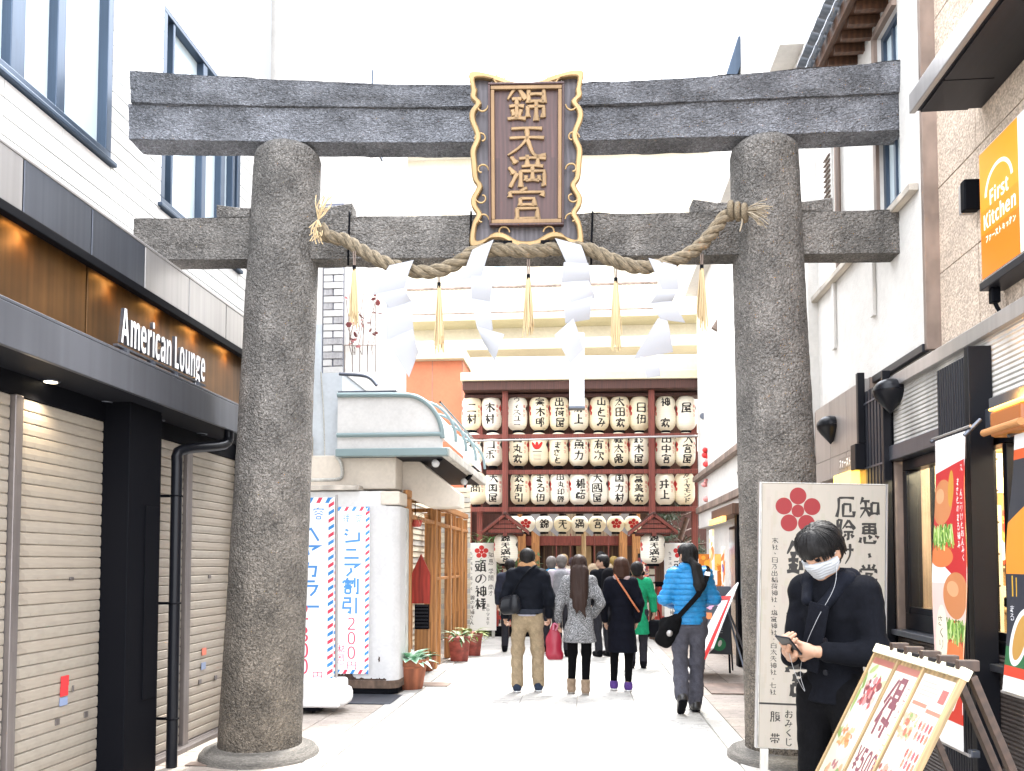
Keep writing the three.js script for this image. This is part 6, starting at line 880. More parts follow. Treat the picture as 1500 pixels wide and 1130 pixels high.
const hairMat = (r, g, b) => new THREE.MeshPhysicalMaterial({ color: lin(r * 0.7, g * 0.7, b * 0.7), roughness: 0.55, specularIntensity: 0.35, bumpMap: again(T.rope, 6, 6), bumpScale: 0.002 });
const lerp3 = (a, b, t) => a.map((v, i) => v + (b[i] - v) * t);
// a hand: palm, four fingers of two bends, thumb from the side of the palm; w: wrist, d: pointing way, n: back of the hand, s: +1 / -1 thumb side
function handCaps(w, d, n, s, curl = 0.6, k = 1) {
  const D = V(...d).normalize(), N = V(...n).addScaledVector(D, -V(...n).dot(D)).normalize(), S = V(0, 0, 0).crossVectors(N, D).multiplyScalar(s), P = (a, b, c) => { const p = V(...w).addScaledVector(D, a * k).addScaledVector(S, b * k).addScaledVector(N, c * k); return [p.x, p.y, p.z]; };
  const out = [cap(P(0, 0, 0), P(0.045, 0, 0), 0.024 * k, 0.026 * k, 1), cap(P(0.03, 0.018, 0), P(0.085, 0.026, 0), 0.014 * k, 0.011 * k), cap(P(0.03, -0.016, 0), P(0.08, -0.026, 0), 0.014 * k, 0.0105 * k), cap(P(0.04, 0, 0.002), P(0.088, 0, 0.002), 0.015 * k, 0.012 * k)];
  [[0.029, 0.072], [0.0095, 0.08], [-0.0105, 0.074], [-0.029, 0.058]].forEach(([b, L], i) => { const c1 = curl * (0.9 + 0.06 * i), c2 = curl * 2.1, p0 = P(0.088 - 0.004 * Math.abs(i - 1), b, 0), q = (a, L2, o) => [o[0] + L2 * Math.cos(a), o[1] + L2 * Math.sin(a)]; const j1 = q(-c1, L * 0.5, [0.088 - 0.004 * Math.abs(i - 1), 0]), j2 = q(-c2, L * 0.5, j1); out.push(cap(p0, P(j1[0], b * 1.04, j1[1]), 0.0096 * k, 0.0086 * k), cap(P(j1[0], b * 1.04, j1[1]), P(j2[0], b, j2[1]), 0.0086 * k, 0.0072 * k)); });
  out.push(cap(P(0.018, 0.02, -0.004), P(0.052, 0.046, -0.016), 0.013 * k, 0.0105 * k), cap(P(0.052, 0.046, -0.016), P(0.082, 0.045 - 0.02 * curl, -0.03 - 0.012 * curl), 0.0102 * k, 0.0085 * k));
  return out;
}
function headCaps(c, R, look) {                                          // c: centre, look: unit forward
  const F = V(...look).normalize(), Rt = V(0, 1, 0).cross(F).normalize(), U = V(0, 0, 0).crossVectors(F, Rt), P = (x, y, z) => { const p = V(...c).addScaledVector(Rt, x).addScaledVector(U, y).addScaledVector(F, z); return [p.x, p.y, p.z]; };
  return { P, caps: [cap(P(0, 0.025, -0.018), P(0, 0.03, 0.02), 0.077, 0.072), cap(P(0, -0.02, 0.01), P(0, -0.068, 0.052), 0.062, 0.034), cap(P(-0.028, -0.05, 0.03), P(0.028, -0.05, 0.03), 0.042, 0.042), cap(P(0, 0.0, 0.088), P(0, -0.028, 0.102), 0.009, 0.0135), cap(P(0, -0.058, 0.086), P(0, -0.066, 0.084), 0.012, 0.01), cap(P(0.076, 0.004, -0.005), P(0.078, -0.03, 0.002), 0.012, 0.009), cap(P(-0.076, 0.004, -0.005), P(-0.078, -0.03, 0.002), 0.012, 0.009)] };
}
const sub = (a, b) => [a[0] - b[0], a[1] - b[1], a[2] - b[2]];
// build(person): local axes x left, y up, z the way the person faces
function makePerson(sp, label, pos, turn) {
  const k = sp.h / 1.7, w = sp.wide || 1, S = (p) => p.map((v) => v * k), o = new THREE.Group(); o.name = numbered('person'); scene.add(o); o.position.set(pos.x, 0, pos.z); o.rotation.y = turn; o.userData = { label, category: 'person', group: sp.group }; if (!sp.group) delete o.userData.group;
  const J = { hipL: [0.088, 0.9, 0], hipR: [-0.088, 0.9, 0], kneeL: [0.095, 0.49, 0.03], kneeR: [-0.095, 0.49, 0.03], ankL: [0.095, 0.085, -0.02], ankR: [-0.095, 0.085, -0.02], pelvis: [0, 0.96, 0], waist: [0, 1.08, 0], chest: [0, 1.28, 0], shL: [sp.sh || 0.165, 1.385, -0.01], shR: [-(sp.sh || 0.165), 1.385, -0.01], neck: [0, 1.47, -0.005], head: [0, 1.585, 0.015], elL: [0.225, 1.13, -0.03], elR: [-0.225, 1.13, -0.03], wrL: [0.235, 0.89, 0.03], wrR: [-0.235, 0.89, 0.03], look: [0, 0, 1], ...sp.joints };
  if (sp.legsOnly) { }
  const q = {}; for (const n of Object.keys(J)) q[n] = n === 'look' ? J[n] : S(J[n]); const R = (v) => v * k, cell = sp.cell || 0.012;
  const H = headCaps(q.head, 1, q.look);
  const foot = (a, out, pt) => { const y0 = a[1] - R(0.085), tip = [a[0], y0 + R(0.035) - Math.sin(pt) * R(0.12), a[2] - R(0.02) + Math.cos(pt) * R(0.13)]; return [cap(a, [a[0], y0 + R(0.045), a[2]], R(0.038), R(0.034)), cap([a[0], y0 + R(0.042), a[2] - R(0.01)], tip, R(0.034), R(0.026))]; };
  const bodyCaps = [cap(q.pelvis, q.waist, R(0.13 * w), R(0.115 * w), 0.75), cap(q.waist, q.chest, R(0.115 * w), R(0.14 * w), 0.72), cap(q.shL, q.shR, R(0.055), R(0.055)), cap(q.chest, q.neck, R(0.1), R(0.05)), cap(q.neck, lerp3(q.neck, q.head, 0.6), R(0.05), R(0.05)), cap(q.hipL, q.kneeL, R(0.08), R(0.056)), cap(q.kneeL, q.ankL, R(0.054), R(0.036)), cap(q.hipR, q.kneeR, R(0.08), R(0.056)), cap(q.kneeR, q.ankR, R(0.054), R(0.036)), cap(q.shL, q.elL, R(0.046), R(0.038)), cap(q.elL, q.wrL, R(0.037), R(0.026)), cap(q.shR, q.elR, R(0.046), R(0.038)), cap(q.elR, q.wrR, R(0.037), R(0.026)), ...foot(q.ankL, 1, sp.shoe?.pitchL || 0), ...foot(q.ankR, -1, sp.shoe?.pitchR || 0), ...H.caps];
  const parts = [solid(bodyCaps, cell, { k: 0.03 })];
  if (sp.fineHead) parts.push(solid([...H.caps, cap(q.neck, lerp3(q.neck, q.head, 0.6), R(0.05), R(0.05))], 0.004, { k: 0.022 }));
  for (const s of ['L', 'R']) { const hd = sp['hand' + s]; if (hd === null) continue; const dir = hd?.dir || sub(q['wr' + s], q['el' + s]); parts.push(solid(handCaps(q['wr' + s], dir, hd?.back || (s === 'L' ? [1, 0, 0.2] : [-1, 0, 0.2]), hd?.side ?? (s === 'L' ? 1 : -1), hd?.curl ?? 0.5, k), sp.handCell || 0.006, { k: 0.008, pad: 0.01 })); }
  mesh('body', merge(parts), sp.skin || SKIN, o);
  const fold = (amp, fx, fy) => (d, x, y, z) => d + amp * noise3(x * fx + sp.h * 7, y * fy + sp.h, z * fx) + amp * 0.5 * noise3(x * fx * 2.3, y * fy * 2.6, z * fx * 2.3 + sp.h);
  // legs
  if (sp.legs) { const L = sp.legs, f = L.flare ?? 0.06, t = L.thick ?? 1; const lc = [cap(q.pelvis, lerp3(q.hipL, q.hipR, 0.5), R(0.145 * w), R(0.13 * w), 0.8)]; for (const s of ['L', 'R']) { const b = lerp3(q['knee' + s], q['ank' + s], L.to ?? 0.96); lc.push(cap(q['hip' + s], q['knee' + s], R(0.098 * t), R(0.07 * t)), cap(q['knee' + s], b, R(0.068 * t), R(f))); } const ft = fold(L.fold ?? 0.006, 10, 13); mesh(L.name || 'trousers', solid(lc, cell, { k: 0.03, mod: (d, x, y, z) => Math.max(ft(d, x, y, z), y - R(1.06), R(0.03) - y) }), L.mat, o); }
  // shoes
  for (const s of ['L', 'R']) { if (!sp.shoe) continue; const a = q['ank' + s], sh = sp.shoe, hi = sh.high || 0.0, lift = Math.max(0, a[1] - R(0.085)), pitch = sh['pitch' + s] || 0, rotp = (p) => { const dz = p[2] - a[2], dy = p[1] - a[1], c = Math.cos(pitch), n = Math.sin(pitch); return [p[0], a[1] + dy * c - dz * n, a[2] + dy * n + dz * c]; }; const y0 = a[1] - R(0.085); const cs = [cap(rotp([a[0], y0 + R(0.05), a[2] - R(0.03)]), rotp([a[0], y0 + R(0.045), a[2] + R(0.15)]), R(0.05), R(0.042)), cap(rotp([a[0], y0 + R(0.08), a[2] - R(0.01)]), rotp([a[0], y0 + R(0.1) + hi, a[2] - R(0.015)]), R(0.05), R(0.052 + hi * 0.1))]; const inv = (x, y, z) => { const dz = z - a[2], dy = y - a[1], c = Math.cos(-pitch), n = Math.sin(-pitch); return a[1] + dy * c - dz * n - y0; };
    const m = mesh(sh.name || 'shoe', solid(cs, 0.008, { k: 0.03, mod: (d, x, y, z) => Math.max(d, R(0.018) - inv(x, y, z), inv(x, y, z) - R(0.12) - hi) }), sh.mat, o); mesh('sole', solid(cs.slice(0, 1), 0.008, { k: 0.02, mod: (d, x, y, z) => Math.max(d - 0.006, inv(x, y, z) - R(0.022), R(0.001) - inv(x, y, z)) }), sh.sole || M.black, m); }
  // coat
  if (sp.coat) { const c = sp.coat, bulk = c.bulk ?? 1, hy = c.hem * k, hemR = c.hemR ?? 0.17; const cc = [cap(q.waist, q.chest, R(0.138 * bulk * w), R(0.165 * bulk * w), 0.78), cap(q.shL, q.shR, R(0.075 * bulk), R(0.075 * bulk)), cap(q.chest, lerp3(q.chest, q.neck, 0.85), R(0.13), R(0.075), 0.85), cap(q.waist, [q.pelvis[0] + (c.hemX || 0), hy - R(0.06), q.pelvis[2] + (c.hemZ || 0)], R(0.138 * bulk * w), R(hemR * w), c.flat ?? 0.78)]; for (const s of ['L', 'R']) { const cuff = lerp3(q['el' + s], q['wr' + s], c.sleeve ?? 0.95); cc.push(cap(q['sh' + s], q['el' + s], R(0.072 * bulk), R(0.06 * bulk)), cap(q['el' + s], cuff, R(0.06 * bulk), R(0.05 * bulk))); }
    if (c.hood) cc.push(cap([q.neck[0] - R(0.08), q.neck[1] - R(0.02), q.neck[2] - R(0.07)], [q.neck[0] + R(0.08), q.neck[1] - R(0.02), q.neck[2] - R(0.07)], R(0.06)), cap([0 + q.neck[0], q.neck[1] - R(0.05), q.neck[2] - R(0.1)], [q.neck[0], q.neck[1] - R(0.15), q.neck[2] - R(0.105)], R(0.065), R(0.04)));
    const ft = fold(c.fold ?? 0.008, c.fx ?? 7, c.fy ?? 9), arm = (x) => x; const wr = { L: lerp3(q.elL, q.wrL, 0.5), R: lerp3(q.elR, q.wrR, 0.5) };
    mesh(c.name || 'coat', solid(cc, sp.coatCell || cell, { k: 0.035, mod: (d, x, y, z) => { let e = ft(d, x, y, z); if (c.quilt) { const u = y / c.quilt + 0.15 * noise3(x * 4, y * 3, z * 4), s = Math.abs(u - Math.floor(u) - 0.5) * 2; e += 0.013 * s * s * s * s - 0.004; } const inArm = Math.min(Math.hypot(x - wr.L[0], z - wr.L[2], y - wr.L[1]), Math.hypot(x - wr.R[0], z - wr.R[2], y - wr.R[1])) < R(0.16); return Math.max(e, inArm && Math.abs(x - q.pelvis[0]) > R(0.15) ? -1 : hy - y + 0.006 * noise3(x * 9, 2, z * 9), c.top ? y - c.top * k : -1); } }), c.mat, o);
    if (c.collar) mesh('collar', solid([cap([q.neck[0] - R(0.06), q.neck[1] - R(0.01), q.neck[2] - R(0.03)], [q.neck[0] + R(0.06), q.neck[1] - R(0.01), q.neck[2] - R(0.03)], R(c.collarR || 0.045)), cap([q.neck[0] - R(0.06), q.neck[1] - R(0.03), q.neck[2] - R(0.03)], [q.neck[0] - R(0.04), q.neck[1] - R(0.05), q.neck[2] + R(0.07)], R(0.04)), cap([q.neck[0] + R(0.06), q.neck[1] - R(0.03), q.neck[2] - R(0.03)], [q.neck[0] + R(0.04), q.neck[1] - R(0.05), q.neck[2] + R(0.07)], R(0.04))], 0.008, { mod: fold(0.006, 20, 20) }), c.collar, o);
  }
  // hair: a cap over the skull, cut away from the face, with longer locks where asked
  if (sp.hair) { const hr = sp.hair, P = H.P, hc = [cap(P(0, 0.035, -0.024), P(0, 0.04, 0.016), 0.092, 0.085), cap(P(0, 0.0, -0.035), P(0, -0.03, -0.045), 0.085, 0.07)]; if (hr.low) hc.push(cap(P(-0.045, -0.03, -0.04), P(-0.05, -hr.low, -0.045), 0.058, 0.045), cap(P(0.045, -0.03, -0.04), P(0.05, -hr.low, -0.045), 0.058, 0.045), cap(P(0, -0.03, -0.05), P(0, -hr.low, -0.06), 0.06, 0.05)); for (const l of hr.locks || []) hc.push(cap(S(l[0]), S(l[1]), R(l[2]), R(l[3]), l[4] ?? 1)); const F = V(...q.look).normalize(), Rt = V(0, 1, 0).cross(F).normalize(), U = V(0, 0, 0).crossVectors(F, Rt); mesh('hair', solid(hc, sp.hairCell || 0.008, { k: 0.02, pad: 0.02, mod: (d, x, y, z) => { const p = V(x - q.head[0], y - q.head[1], z - q.head[2]), u = p.dot(U), f = p.dot(F), r = p.dot(Rt); const a = Math.atan2(r, f); let e = d + 0.005 * noise3(a * 9, u * 5, 3 + sp.h) + 0.003 * noise3(a * 26, u * 7, 1 + sp.h * 3) + 0.003 * noise3(x * 34, y * 10, z * 34); const face = Math.min(f - (0.03 - (hr.fringe ?? 0.02) * 0) - Math.max(0, Math.abs(r) - 0.05) * 0.6, (hr.brow ?? 0.03) - u + 0.012 * noise3(r * 55, 1, sp.h)); return Math.max(e, face); } }), hr.mat, o); }
  return o;
}
// pos: feet below this pixel on the ground
const ground = (px, py) => onY(px, py, 0);
const bagStrap = (o, pts, r, mat, name = 'bag_strap') => { const g = new THREE.TubeGeometry(new THREE.CatmullRomCurve3(pts.map((p) => V(...p)), false, 'centripetal'), 40, r, 6); return mesh(name, clean(g), mat, o); };
const PI = Math.PI;
{ // man in the navy jacket
  const m = makePerson({ h: 1.66, wide: 1.05, coat: { hem: 0.93, bulk: 1.18, hood: true, mat: cloth(0.018, 0.022, 0.035, 0.75), hemR: 0.175, fold: 0.012, fx: 6, fy: 10, name: 'jacket' }, legs: { mat: cloth(0.42, 0.32, 0.2), flare: 0.072, thick: 1.08, fold: 0.009 }, shoe: { mat: cloth(0.03, 0.045, 0.08), sole: M.white }, hair: { mat: hairMat(0.012, 0.01, 0.009) }, joints: { kneeL: [0.12, 0.49, 0.03], ankL: [0.125, 0.085, -0.02], kneeR: [-0.12, 0.49, 0.05], ankR: [-0.13, 0.085, 0.04], elL: [0.27, 1.13, -0.02], wrL: [0.27, 0.9, 0.05], elR: [-0.27, 1.13, -0.02], wrR: [-0.26, 0.9, 0.06], look: [-0.12, -0.05, 1] }, handL: { curl: 0.9 }, handR: { curl: 0.9 } }, 'person in a navy hooded jacket and beige trousers walking with a black shoulder bag', ground(773, 1014), PI + 0.06);
  mesh('scarf', solid([cap([-0.05, 1.465, -0.055], [0.05, 1.465, -0.055], 0.056, 0.056), cap([0.06, 1.43, 0.0], [-0.06, 1.43, 0.0], 0.05, 0.05)], 0.008, { mod: (d, x, y, z) => d + 0.006 * noise3(x * 20, y * 20, z * 20) }), cloth(0.5, 0.27, 0.13), m);
  mesh('shirt_hem', solid([cap([0, 0.95, 0], [0, 0.885, 0], 0.165, 0.165, 0.78)], 0.01, { mod: (d, x, y) => Math.max(d, 0.885 - y, y - 0.95) }), cloth(0.5, 0.5, 0.58), m);
  mesh('cuff_band', [solid([cap([0, 0.925, 0], [0, 0.955, 0], 0.178, 0.182, 0.8)], 0.01, { mod: (d, x, y) => Math.max(d, 0.91 - y, y - 0.965) })], cloth(0.03, 0.035, 0.05), m);
  const b = mesh('bag', solid([cap([0.15, 0.99, -0.19], [0.25, 0.97, -0.13], 0.075, 0.07, 0.55), cap([0.15, 1.08, -0.19], [0.25, 1.06, -0.13], 0.06, 0.055, 0.5)], 0.01), M.blackGloss, m); bagStrap(m, [[0.18, 1.12, -0.19], [0.1, 1.27, -0.2], [0.0, 1.4, -0.2], [-0.09, 1.47, -0.09], [-0.1, 1.46, 0.0]], 0.012, M.black);
}
{ // woman in the grey tweed coat
  const hairC = hairMat(0.035, 0.018, 0.013);
  const m = makePerson({ h: 1.58, sh: 0.145, coat: { hem: 0.64, bulk: 1.02, hemR: 0.215, flat: 0.85, mat: new THREE.MeshStandardMaterial({ color: lin(0.8, 0.8, 0.82), map: again(T.tweed, 1.5, 1.5), roughness: 0.95, bumpMap: again(T.weave, 5, 5), bumpScale: 0.002 }), fold: 0.008 }, legs: { mat: cloth(0.008, 0.008, 0.01), flare: 0.045, thick: 0.86, fold: 0.002, name: 'tights' }, shoe: { mat: cloth(0.36, 0.26, 0.18), sole: M.concrete, high: 0.06, name: 'boot' }, hair: { mat: hairC, low: 0.12, locks: [[[-0.03, 1.5, -0.11], [-0.05, 1.12, -0.17], 0.085, 0.05, 0.55], [[0.03, 1.5, -0.11], [0.04, 1.1, -0.17], 0.085, 0.05, 0.55], [[0, 1.2, -0.17], [-0.07, 0.96, -0.19], 0.06, 0.018, 0.5], [[0.02, 1.2, -0.17], [0.03, 1.0, -0.19], 0.05, 0.015, 0.5], [[0.05, 1.45, -0.09], [0.09, 1.2, -0.13], 0.05, 0.025, 0.6], [[-0.05, 1.45, -0.09], [-0.1, 1.18, -0.13], 0.05, 0.02, 0.6]] }, joints: { kneeL: [0.085, 0.5, 0.02], ankL: [0.1, 0.085, 0.05], kneeR: [-0.085, 0.5, 0.06], ankR: [-0.075, 0.085, -0.04], elL: [0.24, 1.13, -0.02], wrL: [0.26, 0.89, 0.06], elR: [-0.26, 1.12, -0.03], wrR: [-0.17, 0.96, 0.1] } , handR: null }, 'person with long dark hair in a grey tweed coat walking with a red bag', ground(849, 1017), PI);
  const bag = mesh('red_bag', solid([cap([0.285, 0.62, 0.06], [0.29, 0.45, 0.06], 0.075, 0.11, 0.6), cap([0.285, 0.78, 0.06], [0.285, 0.6, 0.06], 0.03, 0.08, 0.6)], 0.01, { mod: (d, x, y, z) => Math.max(d + 0.012 * noise3(x * 18, y * 8, z * 18), 0.38 - y) }), std(lin(0.24, 0.008, 0.025), 0.45), m); mesh('bag_tie', [tube([V(0.27, 0.72, 0.03), V(0.25, 0.78, 0.0), V(0.29, 0.8, 0.02), V(0.3, 0.73, 0.0)], 0.01, 6)], std(lin(0.42, 0.12, 0.18), 0.6), bag);
}
{ // woman in the black coat
  const m = makePerson({ h: 1.55, sh: 0.14, coat: { hem: 0.5, bulk: 1.05, hemR: 0.21, flat: 0.85, mat: cloth(0.014, 0.016, 0.03, 0.85), fold: 0.008, collar: cloth(0.62, 0.47, 0.46), collarR: 0.05 }, legs: { mat: cloth(0.01, 0.01, 0.013), flare: 0.043, thick: 0.86, fold: 0.002, name: 'tights' }, shoe: { mat: cloth(0.13, 0.06, 0.3), sole: M.white }, hair: { mat: hairMat(0.05, 0.022, 0.013), low: 0.1 }, joints: { ankL: [0.1, 0.085, 0.06], kneeL: [0.09, 0.49, 0.05], ankR: [-0.08, 0.085, -0.05], elR: [-0.23, 1.13, -0.04], wrR: [-0.2, 0.9, 0.07], elL: [0.235, 1.13, -0.04], wrL: [0.21, 0.9, 0.08], look: [0.1, -0.05, 1] } }, 'person with a brown bob in a long black coat and purple shoes, orange strap across', ground(911, 1012), PI);
  bagStrap(m, [[0.02, 1.37, 0.05], [0.08, 1.38, -0.03], [0.05, 1.31, -0.12], [-0.04, 1.17, -0.16], [-0.15, 1.0, -0.15], [-0.2, 0.93, -0.08]], 0.011, std(lin(0.42, 0.13, 0.05), 0.5));
}
{ // woman in the blue quilted jacket
  const m = makePerson({ h: 1.69, sh: 0.15, coatCell: 0.008, coat: { hem: 0.89, bulk: 1.1, hemR: 0.178, quilt: 0.056, mat: cloth(0.03, 0.32, 0.72, 0.4), fold: 0.005, name: 'jacket', collar: cloth(0.03, 0.32, 0.72, 0.4), collarR: 0.058 }, legs: { mat: cloth(0.095, 0.095, 0.12), flare: 0.075, thick: 1.02, fold: 0.012 }, shoe: { mat: std(lin(0.015, 0.014, 0.014), 0.35), pitchR: 0, pitchL: 0.75 }, hair: { mat: hairMat(0.01, 0.009, 0.009), low: 0.02, locks: [[[0.0, 1.53, -0.1], [-0.045, 1.46, -0.13], 0.035, 0.045, 0.9], [[-0.045, 1.46, -0.13], [-0.07, 1.29, -0.17], 0.05, 0.062, 0.75], [[-0.07, 1.29, -0.17], [-0.06, 1.18, -0.18], 0.06, 0.02, 0.75]] }, joints: { head: [0.02, 1.585, 0.015], look: [0.55, -0.08, 0.85], kneeL: [0.1, 0.5, -0.0], ankL: [0.12, 0.17, -0.2], kneeR: [-0.07, 0.49, 0.04], ankR: [-0.05, 0.085, 0.02], elL: [0.25, 1.14, 0.04], wrL: [0.14, 1.08, 0.24], elR: [-0.25, 1.14, 0.04], wrR: [-0.1, 1.08, 0.24] } }, 'person in a bright blue quilted jacket and grey trousers with ponytail and black bag', ground(1012, 1043), PI + 0.05);
  mesh('bag', solid([cap([0.2, 0.84, -0.07], [0.25, 0.73, 0.04], 0.085, 0.095, 0.75), cap([0.16, 0.93, -0.1], [0.24, 0.88, 0.0], 0.06, 0.07, 0.6)], 0.01, { mod: (d, x, y, z) => d + 0.008 * noise3(x * 14, y * 14, z * 14) }), cloth(0.012, 0.012, 0.014), m);
  mesh('bag_charm', [mv(clean(new THREE.SphereGeometry(0.032, 14, 10)), 0.23, 0.8, -0.16)], M.silver, m);
  { const pts = [[0.17, 0.93, -0.14], [0.06, 1.06, -0.185], [-0.05, 1.19, -0.2], [-0.13, 1.33, -0.17], [-0.17, 1.44, -0.08], [-0.14, 1.45, 0.03]].map((p) => V(...p)), c = new THREE.CatmullRomCurve3(pts), g = []; for (let i = 0; i < 22; i++) { const a = c.getPoint(i / 22), b = c.getPoint((i + 1.15) / 22); g.push(bar(a, b, 0.05, 0.012, 0.003, V(0.3, 0.2, -1).normalize())); } mesh('bag_strap', g, cloth(0.014, 0.014, 0.016), m); mesh('buckle', bar(c.getPoint(0.66), c.getPoint(0.72), 0.058, 0.022, 0.005, V(0.3, 0.2, -1).normalize()), M.silver, m); }
}
{ // farther people
  const simple = (lab, px, py, h, top, legs, hair, ex = {}) => makePerson({ h, cell: 0.016, hairCell: 0.012, handCell: 0.009, coat: { hem: ex.hem ?? 0.88, bulk: ex.bulk ?? 1.08, hemR: ex.hemR ?? 0.175, mat: top, collar: ex.collar, hood: ex.hood, quilt: ex.quilt }, legs: { mat: legs, flare: 0.065 }, shoe: { mat: M.black }, hair, joints: ex.joints || {} }, lab, ground(px, py), PI + (ex.turn || 0));
  const blackH = { mat: hairMat(0.012, 0.01, 0.01) }, greyH = { mat: hairMat(0.16, 0.14, 0.13) }, dark = cloth(0.03, 0.03, 0.04);
  simple('person in a bright green coat with brown collar, carrying a dark handbag', 934, 979, 1.5, cloth(0.01, 0.36, 0.16), dark, blackH, { hem: 0.55, hemR: 0.2, collar: cloth(0.12, 0.06, 0.04), joints: { elR: [-0.25, 1.15, 0], wrR: [-0.27, 0.93, 0.02] } });
  { const c = scene.children[scene.children.length - 1]; mesh('handbag', solid([cap([-0.3, 0.62, 0.02], [-0.22, 0.62, 0.02], 0.07, 0.07, 0.6), cap([-0.3, 0.52, 0.02], [-0.22, 0.52, 0.02], 0.09, 0.09, 0.55)], 0.012), M.black, c); mesh('handle', tube([V(-0.33, 0.68, 0.02), V(-0.3, 0.82, 0.02), V(-0.22, 0.82, 0.02), V(-0.19, 0.68, 0.02)], 0.008, 6), M.black, c); }
  simple('person with short dark hair and a black backpack, head turned, beside the brown bob', 884, 962, 1.62, cloth(0.02, 0.022, 0.03), dark, blackH, { turn: 0.5, joints: { look: [0.8, 0, 0.6] } });
  { const c = scene.children[scene.children.length - 1]; mesh('backpack', solid([cap([0, 1.3, -0.2], [0, 1.05, -0.22], 0.13, 0.15, 0.7)], 0.014), cloth(0.015, 0.015, 0.02), c); mesh('badge', mv(clean(new THREE.SphereGeometry(0.035, 12, 8)), 0, 1.2, -0.32), M.white, c); }
  simple('grey-haired person in a pale lilac jacket with a grey backpack', 823, 962, 1.62, cloth(0.5, 0.45, 0.5), dark, greyH);
  { const c = scene.children[scene.children.length - 1]; mesh('backpack', solid([cap([0, 1.28, -0.19], [0, 1.02, -0.2], 0.12, 0.14, 0.7)], 0.014), cloth(0.26, 0.26, 0.28), c); }
  simple('person in a turquoise blue jacket beside the lilac jacket', 808, 955, 1.6, cloth(0.03, 0.3, 0.55), dark, greyH, { quilt: 0.08 });
  simple('person in a cream jacket bowing before the shrine, pale hair', 826, 940, 1.66, cloth(0.6, 0.5, 0.38), dark, { mat: hairMat(0.4, 0.28, 0.14) });
  simple('person with hair in a bun and a pale coat before the altar', 840, 936, 1.6, cloth(0.5, 0.42, 0.4), dark, { mat: hairMat(0.06, 0.04, 0.05), locks: [[[0, 1.66, -0.09], [0, 1.67, -0.1], 0.04, 0.04]] });
  simple('person in a beige coat with dark hair left of the notice print', 881, 938, 1.72, cloth(0.55, 0.42, 0.28), dark, blackH, { hem: 0.7 });
  simple('person in a dark coat with an arm stretched towards the notice print', 900, 938, 1.62, cloth(0.03, 0.03, 0.035), dark, { mat: hairMat(0.3, 0.2, 0.06) }, { joints: { elR: [-0.38, 1.32, 0.02], wrR: [-0.6, 1.36, 0.05] } });
  simple('person in dark clothes half hidden left of the navy jacket', 747, 955, 1.55, cloth(0.03, 0.035, 0.06), dark, blackH);
}
